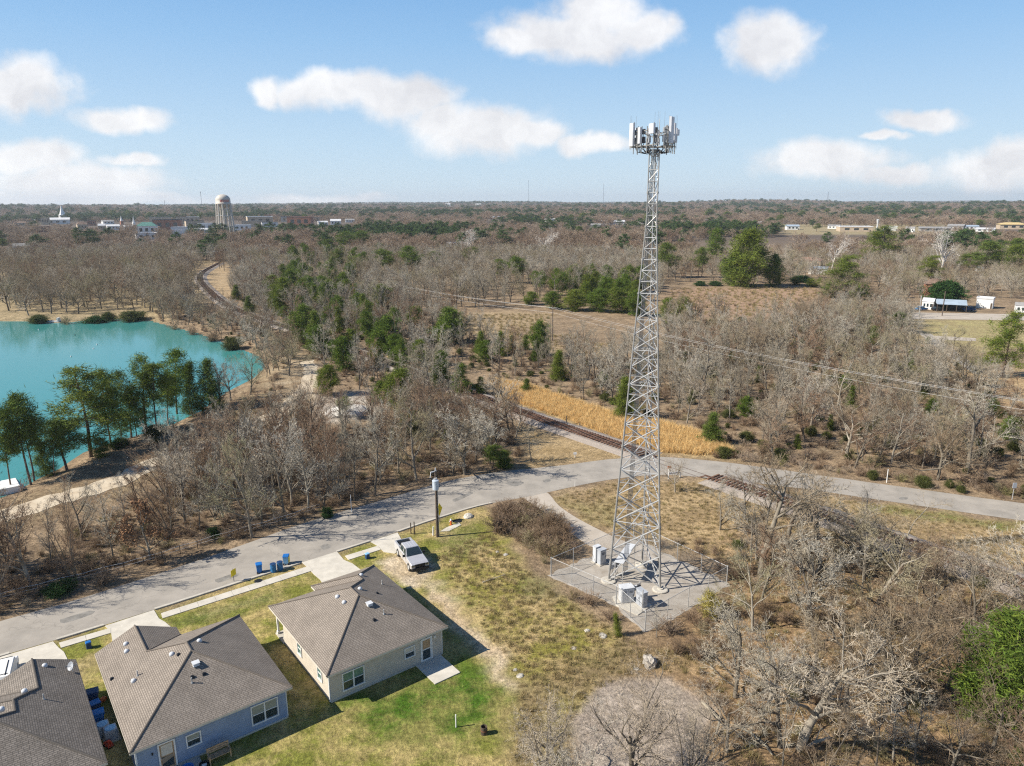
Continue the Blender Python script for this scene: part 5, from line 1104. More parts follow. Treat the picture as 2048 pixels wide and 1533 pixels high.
# lanes on the right
sheet('lane', PP([(1838, 668), (1862, 668), (1905, 698), (1968, 744), (1950, 750), (1885, 705)]), .03, 'asphalt'); sheet('lane', PP([(1800, 625), (2100, 630), (2100, 642), (1800, 638)]), .02, 'gravel_road'); sheet('lane', PP([(1864, 672), (1952, 677), (1952, 683), (1872, 680)]), .04, 'gravel_road')
# steeples
def steeple(px, base, top, w, label, m='white', tower='white'):
    p = P(px, base); k = mpp(p); h = zat(p, top) - gz(p.x, p.y); W = w * k; t = thing('church_steeple', label, 'steeple', (p.x, p.y, gz(p.x, p.y)), math.atan2(-p.x, p.y) + .3)
    mb = MB(); mb.box((0, 0, h * .2), (W, W, h * .4)); mb.box((0, 0, h * .41), (W * 1.15, W * 1.15, h * .03)); mb.build('tower', tower, t)
    mb = MB(); mb.lathe([(W * .52, h * .42), (W * .25, h * .68), (W * .03, h)], 8); mb.build('spire', m, t)
steeple(127, 445, 410, 11, 'tall white church steeple in the left distance', 'white'); steeple(244, 450, 432, 5, 'short brown steeple in the town', 'white', 'brick'); steeple(269, 456, 433, 5, 'slim white steeple left of the green roofed building')
# water towers
p = P(453, 474); k = mpp(p); zb = gz(p.x, p.y); t = thing('water_tower', 'white domed water tower on many legs above the town', 'water tower', (p.x, p.y, zb), math.atan2(-p.x, p.y))
M['cream'] = mat('cream_paint', (.60, .54, .46), .6, 0, .1, .3); zt = zat(p, 389) - zb; z2 = zat(p, 409) - zb; z1 = zat(p, 400) - zb; rr = 13.8 * k
mb = MB(); mb.lathe([(rr * .25, z2 - rr * .5), (rr * .75, z2 - rr * .28), (rr * .98, z2), (rr * 1.04, z2 + .3), (rr * 1.04, z2 + 1.2), (rr, z2 + 1.3), (rr, z1)] + [(rr * math.cos(a), z1 + (zt - z1) * math.sin(a)) for a in (R(15), R(30), R(45), R(60), R(75), R(87))], 28); mb.build('tank', 'cream', t, True)
mb = MB()
for i in range(9):                                            # red lettering band, too small to read
    a = R(-104 + i * 8.5 + 34); x0, x1 = a, a + R(5.2)
    mb.add([((rr + .06) * math.cos(q - math.pi / 2 + .25), (rr + .06) * math.sin(q - math.pi / 2 + .25), z) for q, z in ((x0 + .6, z1 - rr * .34), (x1 + .6, z1 - rr * .34), (x1 + .6, z1 + .1), (x0 + .6, z1 + .1))], [(0, 1, 2, 3)])
mb.build('lettering', 'red', t)
for i in range(10):
    a = 2 * math.pi * i / 10 + .15; mb = MB(); mb.beam((rr * .97 * math.cos(a), rr * .97 * math.sin(a), z2 + .2), (rr * 1.28 * math.cos(a), rr * 1.28 * math.sin(a), -1), k * 1.25, k * 1.25, 8); mb.build('leg', 'cream', t)
mb = MB(); mb.beam((0, 0, -1), (0, 0, z2), k * 2.6, None, 12); mb.build('riser', 'cream', t)
for f in (.33, .66):
    mb = MB(); r_ = rr * (1.28 - .31 * f); ring = [(r_ * math.cos(2 * math.pi * i / 10 + .15), r_ * math.sin(2 * math.pi * i / 10 + .15), z2 * f) for i in range(11)]; mb.tube(ring, k * .3, 5); mb.build('strut_ring', 'white_metal', t)
p = P(1754, 458); k = mpp(p); zb = gz(p.x, p.y); h = zat(p, 440) - zb; t = thing('water_tank', 'small white flared water tank in the right distance', 'water tank', (p.x, p.y, zb)); mb = MB(); mb.lathe([(1.6 * k, 0), (1.2 * k, h * .5), (2.6 * k, h), (.2, h)], 14); mb.build('tank', 'white_metal', t); mb = MB(); mb.lathe([(2.7 * k, h * .96), (2.75 * k, h * 1.01), (.3, h * 1.06)], 14); mb.build('cap', 'white_metal', t)
for px, top, lab, hd in ((405, 384, 'thin radio mast left of the water tower', 1), (1057, 361, 'tall thin radio mast on the horizon left of the lattice mast', 0), (1206, 368, 'faint thin radio mast nearest the lattice mast', 0), (1653, 384, 'thin radio mast on the right horizon', 0), (331, 401, 'faint short radio mast on the left horizon', 0)):
    p = P(px, 424); k = mpp(p); zb = gz(p.x, p.y); h = zat(p, top) - zb; t = thing('radio_mast', lab, 'radio mast', (p.x, p.y, zb)); mb = MB()
    for a in range(3): mb.beam((.35 * k * math.cos(a * 2.09), .35 * k * math.sin(a * 2.09), 0), (.35 * k * math.cos(a * 2.09), .35 * k * math.sin(a * 2.09), h), .1 * k, None, 4)
    for i in range(0, int(h / (1.4 * k))): z = i * 1.4 * k; mb.beam((.35 * k, 0, z), (-.17 * k, .3 * k, z + 1.4 * k), .07 * k, None, 4); mb.beam((-.17 * k, .3 * k, z), (-.17 * k, -.3 * k, z + 1.4 * k), .07 * k, None, 4)
    mb.build('lattice', 'steel_dark', t); mb = MB(); mb.lathe([(k * (.9 if hd else .2), h - (1.5 if hd else .5) * k), (k * (1.1 if hd else .25), h), (.1, h + .3 * k)], 8); mb.build('head', 'steel_dark', t)

# ------------------------------------------------------------------ plants: shared meshes
def segs_to(segs, k):
    s = np.array([(*a, *b, r0, r1) for a, b, r0, r1 in segs], float); p, q, r0, r1 = s[:, :3], s[:, 3:6], s[:, 6], s[:, 7]
    d = q - p; d /= np.linalg.norm(d, axis=1)[:, None] + 1e-9
    t = rng.normal(size=d.shape); a = np.cross(d, t); a /= np.linalg.norm(a, axis=1)[:, None] + 1e-9; b = np.cross(d, a); N = len(s)
    if k == 2:
        v = np.stack([p - a * r0[:, None], p + a * r0[:, None], q + a * r1[:, None], q - a * r1[:, None]], 1).reshape(-1, 3)
        return v, np.arange(N * 4).reshape(-1, 4)
    th = 2 * np.pi * np.arange(k) / k
    ring = lambda c, r: c[:, None] + (a[:, None] * np.cos(th)[None, :, None] + b[:, None] * np.sin(th)[None, :, None]) * r[:, None, None]
    v = np.concatenate([ring(p, r0), ring(q, r1)], 1).reshape(-1, 3); i = np.arange(k); j = (i + 1) % k
    f = (np.arange(N) * 2 * k)[:, None, None] + np.stack([i, j, k + j, k + i], -1)[None]
    return v, f.reshape(-1, 4)
def np_mesh(name, parts):
    """parts: list of (verts, quads or tris, material)"""
    me = bpy.data.meshes.new(name); vs = []; loops = []; tot = []; mi = []; n = 0; ms = []
    for v, f, m in parts:
        if m not in ms: ms.append(m)
        vs.append(v); loops.append((f + n).ravel()); tot += [f.shape[1]] * len(f); mi += [ms.index(m)] * len(f); n += len(v)
    v = np.concatenate(vs); l = np.concatenate(loops); tot = np.array(tot)
    me.vertices.add(len(v)); me.vertices.foreach_set('co', v.ravel()); me.loops.add(len(l)); me.loops.foreach_set('vertex_index', l)
    me.polygons.add(len(tot)); me.polygons.foreach_set('loop_start', np.concatenate([[0], np.cumsum(tot)[:-1]])); me.polygons.foreach_set('loop_total', tot); me.polygons.foreach_set('material_index', mi)
    for m in ms: me.materials.append(M[m])
    me.update(); me.validate(); return me
def grow(rg, p, d, L, r, lev, c, out):
    n = c['nseg'][lev]; st = L / n; mx = len(c['nseg']) - 1
    for i in range(n):
        t0, t1 = i / n, (i + 1) / n
        d = (d + Vector((rg.gauss(0, 1), rg.gauss(0, 1), rg.gauss(0, 1))) * c['wob'][lev] + Vector((0, 0, 1)) * c['trop'][lev]).normalized()
        q = p + d * st; ra = max(c['rmin'], r * (1 - t0 * c['tap'][lev])); rb = max(c['rmin'] * .6, r * (1 - t1 * c['tap'][lev]))
        out[lev].append((p.copy(), q.copy(), ra, rb))
        if lev < mx and t1 > c['start'][lev]:
            kn = c['kids'][lev] / n / (1 - c['start'][lev]) ; kn = int(kn) + (rg.random() < kn % 1)
            for _ in range(kn):
                u = rg.random(); b = p.lerp(q, u); tt = t0 + u / n
                ang = R(c['ang'][lev] * rg.uniform(.65, 1.3)); az = d.orthogonal().normalized(); az.rotate(Matrix.Rotation(rg.uniform(0, 2 * math.pi), 3, d))
                cd = (d * math.cos(ang) + az * math.sin(ang)).normalized()
                grow(rg, b, cd, L * c['ratio'][lev] * (1 - c['fall'][lev] * tt) * rg.uniform(.7, 1.25), ra * c['rr'][lev], lev + 1, c, out)
        p = q
def bare(seed, c, twig='twig', bark='bark', far=False, leaves=None):
    rg = random.Random(seed); L = len(c['nseg']); out = [[] for _ in range(L)]
    for s in range(c.get('stems', 1)):
        d = Vector((rg.gauss(0, c.get('lean', .05)), rg.gauss(0, c.get('lean', .05)), 1)).normalized()
        grow(rg, Vector((rg.gauss(0, .1) * (s > 0), rg.gauss(0, .1) * (s > 0), -.25)), d, c['h'] * rg.uniform(.85, 1) if s else c['h'], c['r'] * (1 if s == 0 else .75), 0, c, out)
    tr_ = out[0] + out[1]; v0, f0 = segs_to(out[0], 8 if not far else 4); v1, f1 = segs_to(out[1], 5 if not far else 3)
    tp = [(v0, f0, bark), (v1, f1, bark)]; cp = []
    for lv in range(2, L):
        if out[lv]: v, f = segs_to(out[lv], 3 if (lv == 2 and not far) else 2); cp.append((v, f, twig))
    if leaves:
        ls = []
        for a, b, r0, r1 in out[-1]:
            for _ in range(leaves[0]):
                if rg.random() < leaves[1]: q = a.lerp(b, rg.random()); e = Vector((rg.gauss(0, 1), rg.gauss(0, 1), rg.gauss(0, 1))).normalized() * leaves[2]; ls.append((q, q + e, leaves[2] * .45, leaves[2] * .2))
        v, f = segs_to(ls, 2); cp.append((v, f, leaves[3]))
    allp = np.concatenate([x[0] for x in tp + cp]); hh = float(allp[:, 2].max()); w = float(np.percentile(np.hypot(allp[:, 0], allp[:, 1]), 96)) * 2
    return {'trunk': tp, 'crown': cp, 'h': hh, 'w': w}
SLENDER = dict(h=10, r=.11, nseg=[9, 4, 3, 2], wob=[.04, .10, .14, .2], trop=[.06, .14, .10, .06], tap=[.85, .75, .7, .7], start=[.25, .15, .15], kids=[18, 7, 5], ang=[38, 35, 38], ratio=[.34, .42, .45], fall=[.55, .3, .3], rr=[.42, .45, .5], rmin=.012)
CROWNY = dict(h=7.5, r=.16, nseg=[7, 5, 4, 3, 1], wob=[.07, .13, .16, .2, .2], trop=[.05, .08, .07, .05, .03], tap=[.7, .7, .7, .7, .6], start=[.22, .2, .15, .1], kids=[11, 7, 6, 4], ang=[48, 42, 42, 42], ratio=[.62, .48, .48, .5], fall=[.45, .3, .3, .3], rr=[.55, .5, .5, .55], rmin=.011)
OAK = dict(h=5.0, r=.24, nseg=[5, 7, 5, 4, 2], wob=[.06, .2, .22, .22, .25], trop=[.02, .05, .05, .04, .02], tap=[.45, .7, .75, .7, .6], start=[.45, .25, .2, .1], kids=[8, 8, 6, 4], ang=[55, 48, 48, 45], ratio=[1.25, .5, .48, .5], fall=[.15, .25, .3, .3], rr=[.62, .52, .5, .55], rmin=.011)
VASE = dict(h=8.5, r=.10, stems=6, lean=.32, nseg=[8, 5, 4, 2], wob=[.07, .12, .15, .2], trop=[.04, .10, .08, .05], tap=[.8, .75, .7, .7], start=[.25, .15, .1], kids=[10, 6, 5], ang=[32, 34, 38], ratio=[.36, .45, .5], fall=[.4, .3, .3], rr=[.5, .5, .5], rmin=.011)
SHRUB = dict(h=2.2, r=.03, stems=16, lean=.5, nseg=[4, 3, 2], wob=[.14, .2, .22], trop=[.05, .05, .05], tap=[.7, .7, .7], start=[.15, .1], kids=[7, 5], ang=[35, 38], ratio=[.45, .5], fall=[.3, .3], rr=[.6, .6], rmin=.011)
SYC = dict(OAK, h=6.5, r=.30, rmin=.02, kids=[8, 7, 5, 3], ang=[42, 42, 45, 45], ratio=[.95, .5, .48, .5])
V = {}
for i in range(3): V['slender%d' % i] = bare(100 + i, SLENDER, 'twig_pale')
for i in range(4): V['crowny%d' % i] = bare(200 + i, CROWNY, 'twig_pale' if i % 2 else 'twig')
for i in range(3): V['oak%d' % i] = bare(300 + i, OAK)
for i in range(3): V['dense%d' % i] = bare(330 + i, dict(OAK, kids=[9, 9, 8, 5], h=5.2))
for i in range(2): V['vase%d' % i] = bare(400 + i, VASE, 'twig_brown')
TALL = dict(CROWNY, r=.25, kids=[10, 8, 6, 4], start=[.38, .2, .15, .1], ang=[50, 44, 42, 42], ratio=[.72, .5, .48, .5])
for i in range(3): V['tall%d' % i] = bare(260 + i, TALL, ['twig', 'twig_pale', 'twig'][i])
V['brown0'] = bare(231, CROWNY, 'twig_brown'); V['brown1'] = bare(232, CROWNY, 'twig_brown')
V['leafy0'] = bare(250, CROWNY, 'twig_brown', leaves=(2, .8, .16, 'dead_leaf'))
V['syc0'] = bare(500, SYC, 'white_bark', 'white_bark'); V['syc1'] = bare(501, SYC, 'white_bark', 'white_bark')
for i in range(2): V['shrub%d' % i] = bare(600 + i, SHRUB, 'brush', 'brush')
for i in range(2): V['russet%d' % i] = bare(620 + i, dict(SHRUB, stems=26, lean=.36, h=2.4), 'red_brush', 'red_brush')
FARC = dict(CROWNY, kids=[12, 8, 6, 3], rmin=.028)
for i in range(3): V['far%d' % i] = bare(700 + i, dict(FARC, r=.2), 'twig_far', 'twig_far', True)

def tufts(rg, cs, n, ln, w, up=.25, flat=1.0):
    """needle or leaf bunches: n narrow triangles round each of the points cs = (pos, direction, size)"""
    C = np.array([(*c, *d, s) for c, d, s in cs], float); N = len(C); g_ = np.random.default_rng(rg)
    D = g_.normal(size=(N, n, 3)); D[..., 2] *= flat; D += C[:, None, 3:6] * 1.0; D[..., 2] += up; D /= np.linalg.norm(D, axis=2)[..., None]
    s = C[:, 6][:, None, None] * g_.uniform(.6, 1.2, (N, n, 1)); b = C[:, None, :3] + g_.normal(size=(N, n, 3)) * C[:, 6][:, None, None] * .28
    sd = np.cross(D, g_.normal(size=D.shape)); sd /= np.linalg.norm(sd, axis=2)[..., None] + 1e-9
    v = np.stack([b - sd * w, b + sd * w, b + D * ln * s], 2).reshape(-1, 3); return v, np.arange(len(v)).reshape(-1, 3)
def pine(seed, h=10, start=.4, rad=2.2, whorls=9, per=5, prof='round', needle='needle', up=.25, clump=1.0, dens=24, w=.035, ln=.55, trunk_r=.14, low=False):
    rg = random.Random(seed); seg = []; br = []; cs = []; p = Vector((0, 0, -.3)); d = Vector((rg.gauss(0, .03), rg.gauss(0, .03), 1)); n = 10; pts = [p]
    for i in range(n):
        q = p + d.normalized() * (h + .3) / n; d += Vector((rg.gauss(0, .03), rg.gauss(0, .03), 0)); seg.append((p, q, trunk_r * (1 - i / n * .88), trunk_r * (1 - (i + 1) / n * .88))); p = q; pts.append(p)
    def at_(t): i = min(n - 1, int(t * n)); return pts[i].lerp(pts[i + 1], t * n - i)
    for k in range(whorls):
        f = k / (whorls - 1); t = start + (1 - start) * (f ** .9) * .97; o = at_(min(.999, t))
        if prof == 'round': rr_ = rad * (math.sin(math.pi * (.2 + .75 * f)) ** .7)
        elif prof == 'cone': rr_ = rad * (1 - f) ** .8 + .15
        elif prof == 'layer': rr_ = rad * (1 - .6 * f) * rg.uniform(.6, 1.15)
        else: rr_ = rad * (.55 + .45 * math.sin(math.pi * min(1, f + .3)))
        for j in range(per):
            if rg.random() < .12: continue
            a = rg.uniform(0, 6.283); L = rr_ * rg.uniform(.6, 1.2); e = up * rg.uniform(.3, 1.6) * (1.2 if f > .6 else .6); dirn = Vector((math.cos(a), math.sin(a), e)).normalized()
            q = o + dirn * L + Vector((0, 0, -.06 * L * L * .3)); m_ = o.lerp(q, .55) + Vector((0, 0, .06 * L)); r_ = .035 * (1 - .5 * f)
            br.append((o, m_, r_, r_ * .7)); br.append((m_, q, r_ * .7, r_ * .3))
            nc = max(2, int(L * 2.6 * clump))
            for c in range(nc):
                u = .38 + .65 * (c + rg.random()) / nc; pos = (o.lerp(m_, u / .55) if u < .55 else m_.lerp(q, (u - .55) / .45)); sp = .16 + .16 * L * u
                pos = pos + Vector((rg.gauss(0, sp), rg.gauss(0, sp), rg.gauss(0, sp * .45) + .05)); cs.append((pos, dirn * .7, rg.uniform(.7, 1.25)))
    for _ in range(6): cs.append((at_(.985) + Vector((rg.gauss(0, .12), rg.gauss(0, .12), rg.uniform(-.3, .2))), Vector((0, 0, 1)), .8))
    v, f = tufts(seed, cs, dens, ln, w, .2, .8); v0, f0 = segs_to(seg, 8); v1, f1 = segs_to(br, 4)
    return {'trunk': [(v0, f0, 'pine_bark'), (v1, f1, 'pine_bark')], 'crown': [(v, f, needle)], 'h': float(v[:, 2].max()), 'w': float(np.percentile(np.hypot(v[:, 0], v[:, 1]), 95)) * 2}
for i in range(3): V['pine%d' % i] = pine(900 + i, 10, .42, 2.1, 9, 6, 'round', ['needle', 'needle', 'needle_dark'][i], .25, 1.5, 26)
for i in range(2): V['layer%d' % i] = pine(920 + i, 10, .26, 3.0, 9, 5, 'layer', ['needle_yellow', 'needle'][i], .10, 1.9, 28, .032, .5, .17)
for i in range(2): V['thin%d' % i] = pine(930 + i, 10, .5, 1.5, 8, 4, 'round', 'needle_dark', .3, 1.7, 28, .034, .5, .10)
for i in range(3): V['bushy%d' % i] = pine(940 + i, 8, .06, 2.6, 13, 7, 'round', ['needle', 'needle_yellow', 'needle'][i], .3, 1.2, 26, .04, .6, .13)
for i in range(2): V['cone%d' % i] = pine(950 + i, 8, .04, 1.7, 16, 8, 'cone', ['needle_dark', 'needle_yellow'][i], .5, 1.3, 26, .035, .5, .10)
for i in range(2): V['cedar%d' % i] = pine(960 + i, 8, .08, 1.8, 14, 8, 'cone', 'needle_dark', .45, 1.3, 28, .03, .45, .10)
V['young0'] = pine(970, 4, .03, .75, 10, 6, 'cone', 'needle_yellow', .6, 2.2, 26, .025, .42, .06)
V['magnolia0'] = pine(980, 7, .12, 3.2, 12, 10, 'round', 'laurel', .25, 1.6, 22, .09, .42, .2)
V['feather0'] = pine(987, 3, .05, 1.5, 8, 9, 'round', 'feather', .6, 1.4, 14, .03, .6, .06); V['olive0'] = pine(985, 3, .05, 1.8, 8, 9, 'round', 'olive', .4, 1.8, 18, .05, .42, .06); V['laurelbush0'] = pine(986, 3, .05, 1.9, 8, 9, 'round', 'laurel', .3, 1.8, 18, .06, .4, .06)
for i in range(2): V['farpine%d' % i] = pine(990 + i, 10, .3, 2.8, 7, 5, 'round', 'needle_far', .25, .9, 12, .10, .9, .15)
# meshes of each kind: trunk and crown apart for things, joined for masses
for k_, v_ in V.items():
    v_['tm'] = np_mesh('trunk', v_['trunk']); v_['cm'] = np_mesh('crown', v_['crown'])
def plant(kind, p, sx, sz, rz, name, label, cat, group=None, tilt=0.0):
    v = V[kind]; t = thing(name, label, cat, p, rz, group); t.scale = (sx, sx, sz)
    if tilt: t.rotation_euler = (tilt * math.cos(rz), tilt * math.sin(rz), rz)
    for nm, me_ in (('trunk', v['tm']), ('crown', v['cm'])):
        o = bpy.data.objects.new(nm, me_); COL.objects.link(o); o.parent = t
    return t
def plant_px(kind, bx, by, top, w, name, label, cat, group=None, tilt=0.0):
    p = P(bx, by); z = gz(p.x, p.y); p = Vector((p.x, p.y, z)); v = V[kind]; h = zat(p, top) - z; sx = w * mpp(p + Vector((0, 0, h * .6))) / v['w']; sz = h / v['h']
    sx = min(max(sx, sz * .5), sz * 2.2); return plant(kind, p, sx, sz, random.uniform(0, 6.28), name, label, cat, group, tilt)
# masses: one object whose points carry copies of the source meshes
def scatter(name, pts, rots, scl, idx, srcs):
    col = bpy.data.collections.new(name + '_sources')
    for i, k in enumerate(srcs):
        v = V[k]; o = bpy.data.objects.new('source_%02d' % i, np_mesh('plant', v['trunk'] + v['crown'])); col.objects.link(o)
    me = bpy.data.meshes.new(name); me.vertices.add(len(pts)); me.vertices.foreach_set('co', np.asarray(pts, np.float32).ravel())
    for nm, ty, d in (('rot', 'FLOAT_VECTOR', rots), ('scl', 'FLOAT_VECTOR', scl)):
        a = me.attributes.new(nm, ty, 'POINT'); a.data.foreach_set('vector', np.asarray(d, np.float32).ravel())
    a = me.attributes.new('idx', 'INT', 'POINT'); a.data.foreach_set('value', np.asarray(idx, np.int32)); me.update()
    o = bpy.data.objects.new(name, me); COL.objects.link(o); o['kind'] = 'stuff'
    ng = bpy.data.node_groups.new(name, 'GeometryNodeTree'); ng.interface.new_socket('Geometry', in_out='INPUT', socket_type='NodeSocketGeometry'); ng.interface.new_socket('Geometry', in_out='OUTPUT', socket_type='NodeSocketGeometry')
    N = ng.nodes; i_ = N.new('NodeGroupInput'); o_2 = N.new('NodeGroupOutput'); ip = N.new('GeometryNodeInstanceOnPoints'); ci = N.new('GeometryNodeCollectionInfo'); ci.inputs['Collection'].default_value = col
    ci.inputs['Separate Children'].default_value = True; ci.inputs['Reset Children'].default_value = True; ip.inputs['Pick Instance'].default_value = True
    def na(n_, ty): a = N.new('GeometryNodeInputNamedAttribute'); a.data_type = ty; a.inputs['Name'].default_value = n_; return a.outputs['Attribute']
    e2r = N.new('FunctionNodeEulerToRotation'); L = ng.links
    L.new(i_.outputs[0], ip.inputs['Points']); L.new(ci.outputs[0], ip.inputs['Instance']); L.new(na('idx', 'INT'), ip.inputs['Instance Index']); L.new(na('rot', 'FLOAT_VECTOR'), e2r.inputs[0]); L.new(e2r.outputs[0], ip.inputs['Rotation']); L.new(na('scl', 'FLOAT_VECTOR'), ip.inputs['Scale']); L.new(ip.outputs[0], o_2.inputs[0])
    md = o.modifiers.new('scatter', 'NODES'); md.node_group = ng; return o

# ------------------------------------------------------------------ hand placed trees
SIGHT = [(230, 520, 850, 985, 1000), (1595, 1640, 512, 530, 536), (1618, 1652, 528, 546, 552), (1850, 1898, 556, 588, 594), (1850, 1965, 668, 742, 748), (1590, 1720, 702, 732, 738), (1700, 1800, 735, 752, 758), (640, 760, 785, 815, 850), (1345, 1625, 574, 622, 630), (905, 1110, 626, 668, 680), (985, 1250, 765, 835, 850), (1040, 1250, 828, 925, 940), (1830, 2000, 600, 690, 700), (1960, 2048, 745, 800, 810), (0, 230, 960, 1030, 1035), (1912, 2048, 1225, 1400, 1438), (1560, 1800, 452, 468, 470), (400, 440, 520, 600, 615)]
EXTRA = []       # hand placed trees keep random ones away: (x, y, radius)
def T(kind, bx, by, top, w, label, name=None, cat=None, group=None, tilt=0.0):
    nm = name or ('pine_tree' if kind[:4] in ('pine', 'laye', 'thin', 'bush') else 'cedar_tree' if kind[:4] in ('cone', 'ceda') else 'bare_tree')
    ct = cat or {'pine_tree': 'pine tree', 'cedar_tree': 'cedar tree', 'bare_tree': 'bare tree', 'shrub': 'shrub'}.get(nm, 'tree')
    o = plant_px(kind, bx, by, top, w, nm, label, ct, group, tilt); SIGHT.extend([(bx - w * .28, bx + w * .28, top, top + (by - top) * .5, by)] * (nm != 'bare_tree')); EXTRA.append((o.location.x, o.location.y, 1.6)); return o
LP = 'pines on the near lake shore'
T('layer0', 181, 908, 722, 152, 'big layered pine, tallest on the near lake shore'); T('pine2', 60, 958, 776, 95, 'leaning dark pine nearest the white boat ramp', tilt=.06); T('thin0', 66, 950, 792, 75, 'slim dark pine right beside the leaning one by the boat ramp'); T('pine2', 133, 932, 834, 109, 'short dark pine left of the big layered pine'); T('thin1', 108, 945, 850, 50, 'small dark shore pine between leaning and big pine')
T('pine2', 222, 884, 729, 75, 'dark pine just behind the big layered pine'); T('layer1', 292, 858, 702, 91, 'pine with open crown above the turquoise water'); T('thin0', 315, 858, 716, 73, 'tall slim shore pine next to the open crowned one'); T('pine0', 353, 818, 690, 87, 'tall green pine at the right end of the shore row'); T('cedar0', 384, 822, 713, 48, 'dark cedar right of the shore pines'); T('cedar1', 420, 818, 705, 60, 'second dark cedar at the edge of the water'); T('crowny0', 440, 815, 712, 80, 'bare tree tangled with the dark cedars by the water')
T('thin1', 272, 864, 728, 60, 'slender pine between the dark pine and the open crowned one'); T('pine1', 335, 838, 742, 56, 'green pine half hidden behind the tall slim shore pine'); T('layer1', 262, 866, 775, 73, 'half brown pine below the dark one on the shore'); T('bushy0', 205, 912, 874, 42, 'low green pine at the foot of the big layered pine'); T('pine2', 20, 965, 810, 67, 'dark pine at the picture edge above the boat ramp'); T('cedar0', 90, 940, 880, 46, 'low dark cedar on the shore slope'); T('thin1', 245, 880, 765, 46, 'slim shaded pine behind the half brown one')
